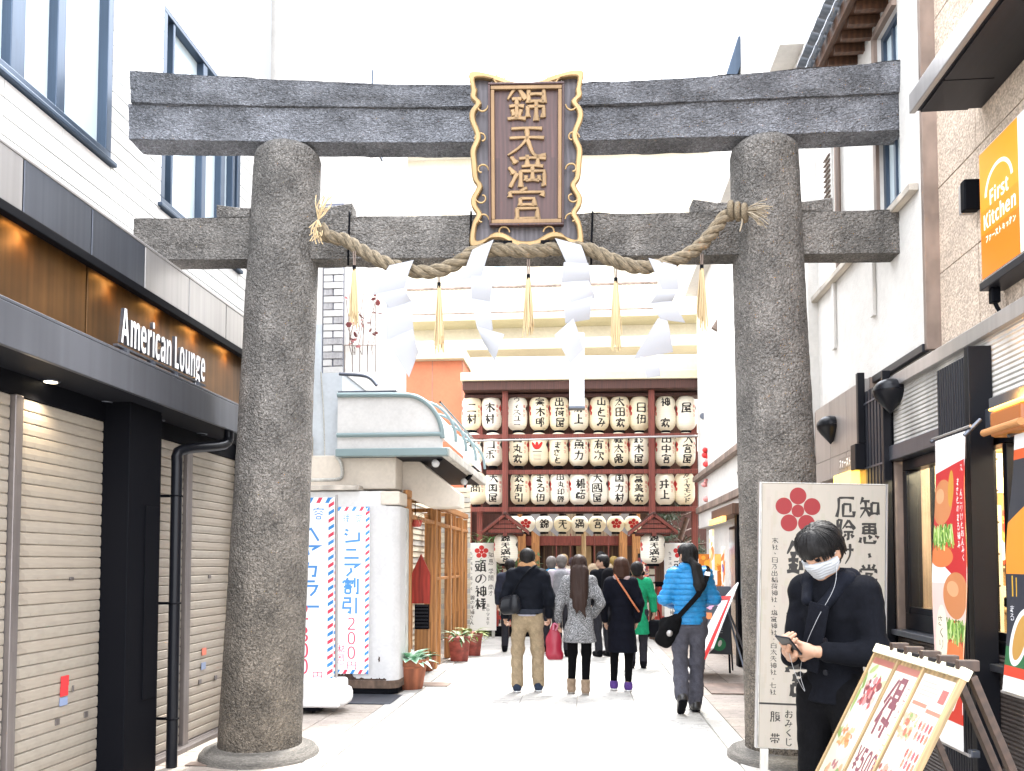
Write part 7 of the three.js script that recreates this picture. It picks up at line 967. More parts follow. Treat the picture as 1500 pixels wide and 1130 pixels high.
// the foreground man looking at a phone
{
  const z = -3.85, p = onZ(1219, 900, z), navy = cloth(0.013, 0.0145, 0.022, 0.92);
  const jn = { pelvis: [0, 0.96, -0.02], waist: [0, 1.08, -0.025], chest: [0, 1.27, -0.01], neck: [0, 1.44, 0.025], head: [0.0, 1.545, 0.075], look: [0.0, -0.62, 0.8], shL: [0.145, 1.36, -0.015], shR: [-0.145, 1.36, -0.015], elL: [0.2, 1.09, -0.02], elR: [-0.17, 1.09, 0.04], wrL: [0.065, 1.11, 0.215], wrR: [-0.045, 1.08, 0.235], kneeL: [0.09, 0.49, 0.02], kneeR: [-0.09, 0.49, 0.03] };
  const m = makePerson({ h: 1.71, wide: 0.82, cell: 0.009, coatCell: 0.007, hairCell: 0.0045, handCell: 0.003, fineHead: true, skin: std(lin(0.29, 0.16, 0.1), 0.5), coat: { hem: 0.87, bulk: 0.98, hemR: 0.195, flat: 0.85, sleeve: 0.82, mat: navy, fold: 0.009, fx: 8, fy: 11, name: 'pea_coat' }, legs: { mat: cloth(0.008, 0.008, 0.01), flare: 0.055, thick: 0.92, fold: 0.006 }, shoe: { mat: M.black }, hair: { mat: hairMat(0.008, 0.007, 0.007), brow: 0.018, fringe: 0.02 }, joints: jn, handL: { dir: [-0.75, 0.1, 0.32], back: [0.4, -0.1, 0.9], side: 1, curl: 0.62 }, handR: { dir: [0.12, 0.42, 0.55], back: [-0.6, -0.6, 0.5], side: -1, curl: 0.7 } }, 'person in a dark navy coat and white face mask looking at a phone', p, -0.88);
  const k = 1.71 / 1.7, hd = jn.head.map((v) => v * k), H = headCaps(hd, 1, jn.look), P = H.P;
  mesh('face_mask', solid([cap(P(0, -0.015, 0.072), P(0, -0.066, 0.066), 0.046, 0.036), cap(P(-0.045, -0.03, 0.03), P(0.045, -0.03, 0.03), 0.042, 0.042), cap(P(-0.03, -0.06, 0.035), P(0.03, -0.06, 0.035), 0.04, 0.04)], 0.004, { k: 0.02, mod: (d, x, y, z) => { const F = V(...jn.look).normalize(), Rt = V(0, 1, 0).cross(F).normalize(), U = V(0, 0, 0).crossVectors(F, Rt), q = V(x - hd[0], y - hd[1], z - hd[2]), u = q.dot(U), f = q.dot(F); return Math.max(d - 0.001 + 0.002 * Math.sin(u * 420), u - 0.002 + Math.abs(q.dot(Rt)) * 0.25, -0.095 - u, 0.012 - f); } }), std(lin(0.3, 0.31, 0.325), 0.85), m);
  { const q = rng(51), st = []; for (let i = 0; i < 190; i++) { const a = (q() * 2 - 1) * PI, sa = Math.sin(a), ca = Math.cos(a), fr = Math.max(0, ca), ye = (fr > 0.35 ? 0.008 : fr > 0 ? 0.012 : -0.03) + (q() - 0.5) * 0.03, tw = (q() - 0.5) * 0.35; st.push(tube([V(...P(0.03 * sa, 0.121, 0.03 * ca - 0.01)), V(...P(0.088 * Math.sin(a + tw * 0.4), 0.082 + q() * 0.01, 0.09 * Math.cos(a + tw * 0.4) - 0.012)), V(...P((0.095 + q() * 0.005) * Math.sin(a + tw), ye + 0.03, (0.1 + q() * 0.006) * Math.cos(a + tw) - 0.012)), V(...P(0.092 * Math.sin(a + tw * 1.3), ye, 0.1 * Math.cos(a + tw * 1.3) - 0.012))], 0.0024, 4, 8)); } mesh('hair_strands', st, hairMat(0.01, 0.009, 0.009), m); }
  for (const s of [-1, 1]) { mesh('mask_loop', tube([V(...P(s * 0.055, -0.02, 0.05)), V(...P(s * 0.079, 0.0, 0.015)), V(...P(s * 0.083, -0.005, -0.01)), V(...P(s * 0.079, -0.035, 0.005)), V(...P(s * 0.06, -0.06, 0.03))], 0.0018, 5, 20), M.white, m); mesh('eye', mv(clean(new THREE.SphereGeometry(0.011, 12, 8)), ...P(s * 0.032, 0.01, 0.078)), M.black, m); }
  mesh('coat_collar', [solid([cap([-0.1, 1.42, 0.03], [0.1, 1.42, 0.03], 0.035, 0.035), cap([0.075, 1.43, -0.03], [-0.075, 1.43, -0.03], 0.05, 0.05), cap([-0.095, 1.43, 0.02], [-0.05, 1.33, 0.115], 0.032, 0.026), cap([0.095, 1.43, 0.02], [0.03, 1.3, 0.125], 0.034, 0.026)], 0.006, { k: 0.02, mod: (d, x, y, z) => d + 0.003 * noise3(x * 30, y * 30, z * 30) })], cloth(0.018, 0.021, 0.034), m);
  mesh('lapel', [bar(V(0.035, 1.32, 0.142), V(-0.03, 1.02, 0.138), 0.1, 0.012, 0.005, V(0, 0, 1))], cloth(0.016, 0.018, 0.028), m);
  for (const [x, y] of [[0.06, 1.16], [0.06, 1.02], [-0.07, 1.0]]) { const g = new THREE.CylinderGeometry(0.012, 0.012, 0.006, 14); g.rotateX(PI / 2); mesh('button', mv(clean(g), x, y, 0.142), M.blackGloss, m); }
  const ph = bx(0.07, 0.14, 0.009, 0, 0, 0, 0.004); const phone = mesh('phone', ph, M.blackGloss, m); phone.position.set(0.0, 1.145, 0.315); phone.rotation.set(0.95, 0.0, -0.12); mesh('phone_screen', plane(0.063, 0.128, 0, 0, -0.0051).rotateY(PI).translate(0, 0, -0.0102), std(lin(0.3, 0.33, 0.36), 0.15), phone);
  mesh('earphone_cord', tube([V(...P(0.078, -0.02, 0.01)), V(0.09, 1.4, 0.11), V(0.03, 1.25, 0.155), V(-0.03, 1.12, 0.16), V(-0.06, 1.0, 0.155), V(-0.03, 0.93, 0.165), V(-0.01, 1.02, 0.26), V(-0.005, 1.12, 0.31)], 0.0011, 5, 60), M.cord, m);
}
// ---------- timber trellis front on the left, beyond the cabinet ----------
{
  const o = thing('timber_shopfront', 'orange timber trellis front with pale slatted wall and red pointed board', 'shopfront'), X = -2.15, XI = -2.78;
  mesh('siding_core', span(XI - 0.4, XI - 0.02, -0.04, 3.2, -10.0, -16.2), M.creamWall, o);
  const sg = bx(0.03, 0.088, 6.1, 0, 0, 0, 0.006); for (let k = 0; k < 32; k++) { const m = mesh('slat', sg, k % 3 ? M.creamWall : M.whiteDirty, o); m.position.set(XI, 0.1 + k * 0.096, -13.1); m.rotation.z = 0.12; }
  const end = bx(0.62, 0.088, 0.03, 0, 0, 0, 0.006); for (let k = 0; k < 30; k++) { const m = mesh('slat', end, k % 3 ? M.creamWall : M.whiteDirty, o); m.position.set(-2.45, 0.1 + k * 0.096, -15.4); m.rotation.x = -0.12; }
  for (const [z, w, d] of [[-9.85, 0.1, 0.1], [-11.55, 0.13, 0.13], [-12.1, 0.05, 0.05], [-12.9, 0.1, 0.1], [-13.5, 0.06, 0.06], [-14.1, 0.12, 0.12], [-14.8, 0.07, 0.07]]) mesh('post', span(X - w / 2, X + w / 2, 0, 2.28, z - d / 2, z + d / 2, 0.006), M.orangeWood, o);
  for (const z of [-10.5, -11.0, -12.5, -13.9]) mesh('post', span(XI + 0.06, XI + 0.14, 0, 2.3, z - 0.04, z + 0.04, 0.006), M.orangeWood, o);
  for (const [y, h] of [[2.3, 0.09], [2.05, 0.05]]) mesh('rail', span(X - 0.04, X + 0.04, y, y + h, -9.8, -14.9, 0.006), M.orangeWood, o);
  for (const z of [-10.9, -12.9, -14.1]) mesh('cross_rail', span(XI, X - 0.041, 2.31, 2.37, z - 0.03, z + 0.03, 0.005), M.orangeWood, o);
  mesh('mid_rail', span(X - 0.02, X + 0.02, 1.25, 1.29, -11.6, -14.1, 0.004), M.orangeWood, o); mesh('white_pipe', rod(V(X - 0.1, 0, -12.35), V(X - 0.1, 2.6, -12.35), 0.025, 8), M.whiteDirty, o);
  const g = extrude([[-0.16, 0], [0.16, 0], [0.16, 0.5], [0, 0.82], [-0.16, 0.5]], 0.03, 0.004); const z = -11.3, a = onZ(604, 884, z), b = onZ(630, 812, z), sc = (b.x - a.x) / 0.32; g.scale(sc, (b.y - a.y) / 0.82, 1); mesh('red_board', mv(g, (a.x + b.x) / 2, a.y, z), M.vermilion, o);
  const c = onZ(607, 922, z), d = onZ(628, 886, z); mesh('shutter_box', span(c.x, d.x, c.y, d.y, z - 0.05, z, 0.005), M.black, o); for (let k = 0; k < 7; k++) mesh('louvre', span(c.x + 0.01, d.x - 0.01, c.y + 0.02 + k * (d.y - c.y) / 7, c.y + 0.045 + k * (d.y - c.y) / 7, z + 0.001, z + 0.014, 0.002), M.darkMetal, o); mesh('stand', span(c.x, d.x, 0, c.y - 0.002, z - 0.1, z, 0.006), M.orangeWood, o);
}
// ---------- plants ----------
function leafGeo(L, W, droop) { const pos = [], idx = [], uv = [], N = 4; for (let i = 0; i <= N; i++) { const t = i / N, w = W * Math.sin(Math.PI * Math.pow(t, 0.7)) * 0.5 + 0.0008; const y = -droop * t * t * L, z = t * L; pos.push(-w, y + w * 0.3, z, 0, y - w * 0.1, z, w, y + w * 0.3, z); for (const u of [0, 0.5, 1]) uv.push(u, t); } for (let i = 0; i < N; i++) for (const k of [0, 1]) { const a = i * 3 + k; idx.push(a, a + 3, a + 1, a + 1, a + 3, a + 4); } const g = new THREE.BufferGeometry(); g.setAttribute('position', new THREE.Float32BufferAttribute(pos, 3)); g.setAttribute('uv', new THREE.Float32BufferAttribute(uv, 2)); g.setIndex(idx); g.computeVertexNormals(); return clean(g); }
const leafMat = (r, g, b, map) => new THREE.MeshPhysicalMaterial({ color: lin(r, g, b), map: map || null, roughness: 0.6, transmission: 0.2, thickness: 0, side: THREE.DoubleSide });
const variegated = tex(128, (u, v) => { const e = Math.min(u, 1 - u) * 2, n = fbm(u, v, 8, 3, 5); return e + (n - 0.5) * 0.7 > 0.35 ? [0.55, 0.76, 0.62] : [0.93, 0.97, 0.94]; });
const LV = { white: leafMat(0.85, 0.9, 0.85, variegated), mid: leafMat(0.09, 0.17, 0.05), yellow: leafMat(0.22, 0.28, 0.05), dark: leafMat(0.035, 0.075, 0.03), grass: leafMat(0.09, 0.2, 0.05) };
function roundPot(px, py, w, h, label, mat, leaves, group) {
  const p = onY(px, py, 0), o = thing('potted_plant', label, 'potted plant', p, 0, group), r = w / 2;
  mesh('pot', lathe([[0, 0.002], [r * 0.66, 0.002], [r * 0.86, h * 0.7], [r * 0.88, h * 0.72], [r * 0.86, h * 0.75], [r * 0.9, h * 0.78], [r * 1.0, h * 0.8], [r * 1.0, h], [r * 0.92, h], [r * 0.9, h * 0.86], [0, h * 0.84]], 36), mat, o);
  leaves(o, r, h); return o;
}
function tuftLeaves(o, r, h, n, L, W, m, seed, up = 0.8) { const q = rng(seed); for (let k = 0; k < n; k++) { const g = leafGeo(L * (0.7 + 0.6 * q()), W * (0.7 + 0.6 * q()), 0.4 + q() * 0.7), a = q() * 6.28; g.rotateX(-up * (0.3 + q() * 0.9)); g.rotateY(a); const rr = r * 0.65 * Math.sqrt(q()); mesh('leaf', mv(g, Math.sin(a) * rr, h * 0.86 + q() * L * 0.45, Math.cos(a) * rr), m, o); } }
roundPot(601, 1009, 0.44, 0.36, 'big round terracotta pot with white-edged leaves beside the cabinet', M.terracotta, (o, r, h) => { mesh('soil', mv(clean(new THREE.CylinderGeometry(r * 0.88, r * 0.88, 0.02, 24)), 0, h * 0.9, 0), M.soil, o); tuftLeaves(o, r, h, 60, 0.15, 0.125, LV.white, 3, 1.0); });
roundPot(625, 983, 0.26, 0.2, 'small round terracotta pot half hidden behind the big one', M.terracotta, (o, r, h) => tuftLeaves(o, r, h, 16, 0.12, 0.06, LV.mid, 4));
function squarePot(px, py, label, m, seed) { const p = onY(px, py, 0), o = thing('square_planter', label, 'planter', p, 0.1), W = 0.3, H = 0.34; const g = new THREE.CylinderGeometry(W * 0.74, W * 0.6, H, 4, 1, false, Math.PI / 4); mesh('pot', mv(clean(g.toNonIndexed()), 0, H / 2, 0), M.redPot, o); mesh('rim', [span(-W * 0.57, W * 0.57, H - 0.03, H + 0.03, -W * 0.57, W * 0.57, 0.012)], M.redPot, o); tuftLeaves(o, W * 0.5, H, 40, 0.2, 0.05, m, seed); return o; }
squarePot(673, 968, 'red square planter with low green leaves by the trellis', LV.mid, 6); squarePot(692, 960, 'red square planter behind with yellow green trailing leaves', LV.yellow, 7);
{ const o = thing('hanging_plant', 'small red hanging basket of dry grass inside the timber trellis', 'hanging plant', onZ(608, 772, -10.4)); mesh('basket', lathe([[0, 0], [0.07, 0], [0.1, 0.08], [0.1, 0.09]], 18), M.vermilion, o); tuftLeaves(o, 0.1, 0.1, 26, 0.14, 0.012, M.straw, 12); mesh('hook', rod(V(0, 0.05, 0), V(0, 0.5, 0), 0.005, 5), M.black, o); }
{ const o = thing('bamboo_grass', 'tuft of bright bamboo grass between white sign and lantern post', 'grass plant', sw(sl(712, 800, 0.2).x, 0, 0.2)), q = rng(33); for (let k = 0; k < 5; k++) mesh('stem', tube([V((q() - 0.5) * 0.4, 0, 0), V((q() - 0.5) * 0.5, 1.2, 0.1), V((q() - 0.5) * 0.6, 1.9, 0.1)], 0.012, 5), LV.grass, o); for (let k = 0; k < 110; k++) { const g = leafGeo(0.25 + q() * 0.2, 0.03, 0.6 + q() * 0.6); g.rotateX(-q() * 1.3); g.rotateY(q() * 6.28); mesh('leaf', mv(g, (q() - 0.5) * 0.5, 1.3 + q() * 0.75, (q() - 0.5) * 0.4), LV.grass, o); } }
{ const c = sl(1000, 790, -1.2), w = sw(c.x, 0, -1.2), o = thing('pine_tree', 'dark green garden pine behind the right roofed lamp post', 'tree', w), q = rng(44), tr = []; const stem = [V(0.1, 0, 0), V(0.05, 1.0, 0), V(-0.1, 1.8, 0.05), V(0.1, 2.5, 0)]; mesh('trunk', tube(stem, 0.06, 8), M.brownWood, o); const br = []; for (let k = 0; k < 14; k++) { const y = 1.4 + q() * 1.5, a = q() * 6.28, l = 0.5 + q() * 0.5; br.push(tube([V(0, y, 0), V(Math.sin(a) * l * 0.5, y + 0.1, Math.cos(a) * l * 0.5), V(Math.sin(a) * l, y + 0.15, Math.cos(a) * l)], 0.018, 5)); } mesh('limb', br, M.brownWood, o);
  const nd = [], ng = leafGeo(0.11, 0.012, 0.1); for (let k = 0; k < 2600; k++) { const cl = Math.floor(q() * 16), ca = cl * 2.4, cr = 0.25 + (cl % 5) * 0.16, cy = 1.35 + (cl * 0.37 % 1) * 1.6; const g = ng.clone(); g.rotateX(-q() * 1.5); g.rotateY(q() * 6.28); const s = 0.24; g.translate(Math.sin(ca) * cr + (q() + q() - 1) * s, cy + (q() + q() - 1) * 0.13, Math.cos(ca) * cr + (q() + q() - 1) * s); nd.push(g); } mesh('crown', nd, LV.dark, o); }
{ const c = sl(700, 890, 0.15), o = thing('shrub', 'dark green shrub behind the left vermilion fence', 'shrub', sw(sl(752, 860, -0.3).x, 0, -0.3)), q = rng(45), nd = [], ng = leafGeo(0.12, 0.05, 0.3); for (let k = 0; k < 700; k++) { const g = ng.clone(); g.rotateX(-q() * 1.5); g.rotateY(q() * 6.28); g.translate((q() - 0.5) * 1.1, 0.5 + q() * 1.2, (q() - 0.5) * 0.5); nd.push(g); } mesh('foliage', nd, LV.mid, o); mesh('stem', rod(V(0, 0, 0), V(0, 1.2, 0), 0.03, 6), M.brownWood, o); }
// ---------- folding menu board in the right foreground ----------
{
  const r0 = onX(1290, 945, 1.22), z0 = r0.z, z1 = onX(1418, 985, 1.22).z, L = Math.abs(z1 - z0), yT = (r0.y + onX(1418, 985, 1.22).y) / 2, o = thing('menu_easel', 'pale wood folding menu board with three posters, prices and brown pegs', 'menu board', [1.22, yT, (z0 + z1) / 2], -PI / 2);
  // own axes: x along the board (towards the viewer), y up, z out to the street; hung from its top edge and leaning out at the foot
  const lean = 0.46, pan = new THREE.Group(); const H = yT / Math.cos(lean) - 0.05;
  const tilt = (g) => { g.rotateX(-lean); return g; };
  const part = (n, g, m) => mesh(n, (Array.isArray(g) ? g : [g]).map(tilt), m, o);
  part('back_panel', span(-L / 2, L / 2, -H, 0, -0.012, 0.0, 0.003), M.paleWood);
  const cols = [-L / 2, -L / 2 + L * 0.33, -L / 2 + L * 0.64, L / 2];
  const poster = (k) => canvasTex(420, 1180, (g, w, h) => {
    const r = rng(90 + k); g.fillStyle = ['#d9e3c4', '#f3ead6', '#f1e6da'][k]; g.fillRect(0, 0, w, h); g.fillStyle = '#a85a4c'; g.fillRect(0, 0, w, 26); g.save(); g.scale(1, 0.6);
    const dish = (x, y, s, cs) => { for (let i = 0; i < 40; i++) { g.fillStyle = cs[Math.floor(r() * cs.length)]; g.beginPath(); g.ellipse(x + (r() - 0.5) * s, y + (r() - 0.5) * s * 0.7, s * (0.05 + r() * 0.12), s * (0.04 + r() * 0.09), r() * 3, 0, 7); g.fill(); } };
    if (k === 0) { for (let i = 0; i < 30; i++) { g.fillStyle = ['#6c9a3c', '#86b04c', '#c8d89a', '#a8c070'][i % 4]; g.beginPath(); g.ellipse(r() * w, 60 + r() * 500, 60 + r() * 60, 24, r() * 3, 0, 7); g.fill(); } g.fillStyle = '#e4e6ea'; g.beginPath(); g.ellipse(w * 0.55, 420, 190, 300, 0, 0, 7); g.fill(); dish(210, 240, 260, ['#b8464a', '#d88a8a', '#e0b8a8', '#7a3038']); dish(170, 560, 200, ['#d89a50', '#c87838', '#e8c890']); dish(230, 860, 300, ['#b05040', '#6e9a4a', '#d8a070', '#9a4a60', '#e8d0b0']); }
    if (k === 1) { g.fillStyle = '#6e3242'; drawChar(g, '得', 50, 70, 270, 420, 0.14, false); g.fillStyle = '#7a3c48'; column(g, 'セット', 330, 110, 56, 60, 8, 0.12, false); column(g, 'コーヒー', 330, 120, 44, 50, 6, 0.12, false); g.font = 'bold 215px sans-serif'; g.save(); g.translate(28, 720); g.scale(0.78, 1.05); g.fillStyle = '#6e3242'; g.fillText('¥500', 0, 0); g.restore(); for (let i = 0; i < 12; i++) { g.fillStyle = '#c9564e'; const a = i * 0.8; g.beginPath(); g.ellipse(190 + Math.cos(a) * 82, 870 + Math.sin(a) * 66, 42, 20, a, 0, 7); g.fill(); } g.fillStyle = '#d8a070'; for (let i = 0; i < 16; i++) g.fillRect(350, 420 + i * 34, 20 + r() * 40, 9); }
    if (k === 2) { g.fillStyle = '#f1e6da'; g.fillRect(0, 0, w, 60); g.fillStyle = '#d8a8a0'; for (let i = 0; i < 4; i++) g.fillRect(30, 40 + i * 26, 130 + r() * 120, 10); g.fillStyle = '#c8504c'; g.fillRect(300, 60, 80, 80); g.fillStyle = '#d9705a'; g.fillRect(20, 170, 190, 24); g.fillRect(222, 190, 180, 24); g.fillRect(222, 620, 180, 22); dish(110, 320, 190, ['#c85a40', '#e0a070', '#7aa050', '#d8b090']); dish(110, 660, 200, ['#c04a40', '#e08a70', '#8a3a30']); dish(310, 730, 170, ['#d0a060', '#b08040', '#e8d0a0']); dish(120, 980, 210, ['#c04a48', '#d87868', '#b03a3a']); dish(320, 1000, 150, ['#b85040', '#d88a60']); for (let j = 0; j < 2; j++) for (let i = 0; i < 4; i++) for (let q = 0; q < 2; q++) { g.fillStyle = ['#b84a40', '#d07a5a', '#a84a58'][(i + q) % 3]; g.beginPath(); g.ellipse(240 + i * 44 + q * 6, 290 + j * 170 + q * 62, 15, 28, 0, 0, 7); g.fill(); } g.fillStyle = '#b09a90'; for (let i = 0; i < 60; i++) g.fillRect(20 + (i % 2) * 210 + r() * 20, 240 + Math.floor(i / 2) * 31, 40 + r() * 60, 5); }
    g.restore(); for (let i = 0; i < 60; i++) { g.fillStyle = ['#b88a7a', '#9a6a5a', '#c8a890', '#8a9a6a'][i % 4]; g.beginPath(); g.ellipse(r() * w, 720 + r() * 440, 12 + r() * 30, 10 + r() * 20, r() * 3, 0, 7); g.fill(); } g.fillStyle = 'rgba(170,156,146,0.3)'; g.fillRect(0, 0, w, h);  // last fill: pale veil painting the sky reflected on the glossy posters
  });
  for (let k = 0; k < 3; k++) { const a = cols[k] + 0.011, b = cols[k + 1] - 0.011; part('poster', plane(b - a, H - 0.06, (a + b) / 2, -H / 2 - 0.02, 0.004), printMat(poster(k), 0.3, 0.62)); }
  for (const x of cols) part('frame_stile', span(x - 0.007, x + 0.007, -H, 0.0, -0.01, 0.012, 0.002), M.paleWood);
  part('head_rail', span(-L / 2 - 0.01, L / 2 + 0.01, -0.034, 0.004, -0.014, 0.018, 0.003), M.creamBeam); part('foot_rail', span(-L / 2, L / 2, -H - 0.03, -H, -0.014, 0.028, 0.003), M.paleWood);
  for (let k = 0; k < 5; k++) { const x = -L / 2 + 0.17 + k * (L - 0.2) / 4; mesh('peg', span(x - 0.016, x + 0.016, -0.006, 0.03, -0.045, 0.02, 0.004), M.legWood, o); if (k < 4) mesh('hinge', span(x + 0.06, x + 0.12, 0.0, 0.014, -0.03, 0.02, 0.002), M.blackGloss, o); }
  for (const x of [-L / 2 + 0.16, L / 2 - 0.14, L / 2 - 0.02]) mesh('back_leg', bar(V(x, -0.02, -0.02), V(x - 0.0, -yT + 0.0, -0.46), 0.032, 0.024, 0.003), M.legWood, o);
  mesh('stretcher', bar(V(-L / 2 + 0.1, -0.62, -0.29), V(L / 2, -0.62, -0.29), 0.03, 0.02, 0.003), M.legWood, o);
}
// ---------- hanging banners on the restaurant ----------
function bannerStick(label, X, pxA, pxB, yTop, yBot, draw, sway) {
  const za = onX(pxA, 700, X).z, zb = onX(pxB, 700, X).z, L = Math.abs(zb - za), o = thing('hanging_banner', label, 'banner', [X, 0, (za + zb) / 2], -PI / 2);
  mesh('rod', rod(V(-L / 2 - 0.05, yTop + 0.02, 0.01), V(L / 2 + 0.06, yTop + 0.02, 0.01), 0.008, 8), M.silver, o); mesh('lower_rod', rod(V(-L / 2 - 0.03, yBot - 0.01, sway), V(L / 2 + 0.05, yBot - 0.01, sway), 0.009, 8), M.silver, o);
  const g = new THREE.BoxGeometry(L, yTop - yBot, 0.004, 10, 40, 1), p = g.attributes.position; for (let i = 0; i < p.count; i++) { const t = (yTop - yBot) / 2 - p.getY(i), u = t / (yTop - yBot); p.setZ(i, p.getZ(i) + sway * u + 0.014 * Math.sin(u * 7 + p.getX(i) * 8) * Math.sin(u * 3.1)); } g.computeVertexNormals(); g.translate(0, (yTop + yBot) / 2, 0.012);
  mesh('cloth', clean(g), printMat(canvasTex(300, 1500, draw), 0.6, 0.72), o);
  for (const g2 of [rod(V(L / 2 + 0.03, yTop + 0.06, -0.06), V(L / 2 + 0.03, yTop - 0.03, 0.03), 0.012, 6), rod(V(-L / 2 - 0.03, yTop + 0.05, -0.08), V(-L / 2 - 0.03, yTop, 0.03), 0.01, 6), bx(0.05, 0.04, 0.05, L / 2 + 0.03, yBot, sway - 0.03, 0.006)]) mesh('bracket', g2, M.midMetal, o);
  return o;
}
const burger = (g, cx, cy, s) => { const r = rng(cx + cy); g.fillStyle = '#c8804e'; g.beginPath(); g.ellipse(cx, cy, s, s * 1.05, 0.2, 0, 7); g.fill(); g.fillStyle = '#dca274'; g.beginPath(); g.ellipse(cx - s * 0.25, cy - s * 0.3, s * 0.45, s * 0.35, 0.2, 0, 7); g.fill(); g.fillStyle = '#c8442a'; g.beginPath(); g.ellipse(cx, cy + s * 1.9, s * 0.95, s * 0.8, 0, 0, 7); g.fill(); g.fillStyle = '#e07a40'; g.beginPath(); g.ellipse(cx, cy + s * 2.5, s * 0.95, s * 0.5, 0, 0, 7); g.fill(); for (let i = 0; i < 150; i++) { g.strokeStyle = ['#6a9a34', '#98bc54', '#c8dc90', '#4a7a24'][i % 4]; g.lineWidth = 9; g.beginPath(); const x = cx + (r() - 0.5) * s * 1.9, y = cy + s * (1.0 + r() * 0.5); g.moveTo(x, y); g.lineTo(x + (r() - 0.5) * 60, y + 30 + r() * 60); g.stroke(); } };
bannerStick('red and white cloth banner with two burgers and white brush lettering', XR - 0.22, 1375, 1419, 2.25, 0.44, (g, w, h) => { g.fillStyle = '#f0eeec'; g.fillRect(0, 0, w, h); g.fillStyle = '#c01f22'; g.beginPath(); g.moveTo(0, 170); g.lineTo(w, 130); g.lineTo(w, 760); g.lineTo(120, 640); g.lineTo(0, 560); g.fill(); g.fillStyle = '#e8c8c0'; g.fillRect(0, 720, w, 500); burger(g, 88, 320, 108); burger(g, 205, 780, 108); g.fillStyle = '#c89030'; g.beginPath(); g.ellipse(178, 260, 28, 90, 0, 0, 7); g.fill(); g.fillStyle = '#fff4ee'; column(g, 'ふまさとのまる神み', 232, 170, 24, 40, 3, 0.16); column(g, 'スやかんごりけとおんみく', 262, 150, 24, 36, 3, 0.16); g.fillStyle = '#f2ead0'; g.beginPath(); g.ellipse(70, 1020, 50, 190, 0.05, 0, 7); g.fill(); g.fillStyle = '#5a5048'; column(g, 'さくりんの', 44, 880, 48, 56, 4, 0.11); g.fillStyle = '#1e1a1a'; across(g, '学生グラタン', 6, 1210, 46, 92, 2, 0.13, true); g.fillStyle = '#d03018'; g.fillRect(0, 1330, w, 50); g.beginPath(); g.moveTo(w, 1200); g.lineTo(w - 90, 1330); g.lineTo(w, 1330); g.fill(); g.fillStyle = '#f4f2f0'; g.fillRect(0, 1380, w, 120); }, 0.05);
bannerStick('dark navy and orange banner with a white dish and red strip at the right edge', XR - 0.2, 1492, 1545, 2.15, 0.86, (g, w, h) => { g.fillStyle = '#20242e'; g.fillRect(0, 0, w, h); g.fillStyle = '#eef0f0'; g.fillRect(0, 0, w, 90); g.fillStyle = '#d85a20'; g.fillRect(0, 90, w, 60); g.fillStyle = '#e08a20'; g.beginPath(); g.moveTo(0, 520); g.lineTo(w, 330); g.lineTo(w, 820); g.lineTo(0, 820); g.fill(); g.fillStyle = '#1e2230'; g.fillRect(0, 820, w, 400); g.fillStyle = '#cfa020'; g.fillRect(40, 830, 10, 120); g.fillRect(70, 840, 8, 110); g.fillStyle = '#e8e8ea'; column(g, 'まる', 20, 1000, 40, 44, 4); g.fillStyle = '#1e6a3a'; g.fillRect(0, 1240, w, 110); g.fillStyle = '#f0f0ec'; g.beginPath(); g.ellipse(120, 1180, 80, 170, 0.25, 0, 7); g.fill(); g.fillStyle = '#c09040'; g.beginPath(); g.ellipse(122, 1180, 56, 135, 0.25, 0, 7); g.fill(); g.fillStyle = '#d84020'; g.fillRect(0, 1350, w, 60); g.fillStyle = '#f4f4f2'; g.fillRect(0, 1410, w, 90); }, 0.09);
{ const p = onX(1466, 622, XR - 0.2), o = thing('lit_orange_lamp', 'glowing amber wall lamp over a round wooden bar at the right edge', 'wall lamp', [p.x, p.y, p.z]); mesh('hood', span(-0.05, 0.06, -0.07, 0.07, -0.02, 0.3, 0.02), std(lin(0.2, 0.06, 0.015), 0.4, 0, { emissive: lin(1, 0.36, 0.03), emissiveIntensity: 0.03 }), o); mesh('glow_strip', span(-0.06, 0.05, 0.071, 0.083, 0.0, 0.33, 0.004), std(lin(1, 0.6, 0.2), 0.5, 0, { emissive: lin(1, 0.45, 0.06), emissiveIntensity: 1.2 }), o); mesh('bar', rod(V(-0.1, -0.05, 0.03), V(-0.1, -0.05, 0.4), 0.019, 12), M.orangeWood, o); const l = new THREE.PointLight(new THREE.Color(1, 0.5, 0.12), 0.25, 0, 2); l.position.set(p.x, p.y + 0.1, p.z + 0.15); scene.add(l); }
// ---------- things beyond the gate on the right ----------
{
  const z = -11.2, P = (x, y) => onZ(x, y, z), a = P(1030, 960), b = P(1072, 878);
  const o = thing('red_easel_sign', 'leaning white price board with red frame on a metal easel behind the blue jacket', 'sign stand', [0, 0, 0]);
  const tl = onZ(1050, 878, -11.9), tr = onZ(1072, 877, -10.9), bl = onZ(1016, 975, -11.3), br = onZ(1032, 967, -10.4);
  const n = V(0, 0, 0).crossVectors(tr.clone().sub(tl), bl.clone().sub(tl)).normalize(); if (n.x > 0) n.negate();
  mesh('board', bar(tl.clone().lerp(tr, 0.5), bl.clone().lerp(br, 0.5), tl.distanceTo(tr), 0.02, 0.003, n), M.white, o);
  const red = std(lin(0.62, 0.03, 0.03), 0.5); for (const [u, v] of [[tl, bl], [tr, br], [tl, tr], [bl, br]]) mesh('frame', bar(u.clone().addScaledVector(n, 0.012), v.clone().addScaledVector(n, 0.012), 0.05, 0.04, 0.004, n), red, o);
  const m = tl.clone().lerp(tr, 0.5); for (const [px, py] of [[1096, 1000], [1103, 985]]) mesh('easel_leg', rod(m, onY(px, py, 0.01), 0.014, 8), M.midMetal, o); for (const q of [bl, br]) mesh('front_leg', rod(q, V(q.x - 0.04, 0.01, q.z), 0.014, 8), M.midMetal, o);
}
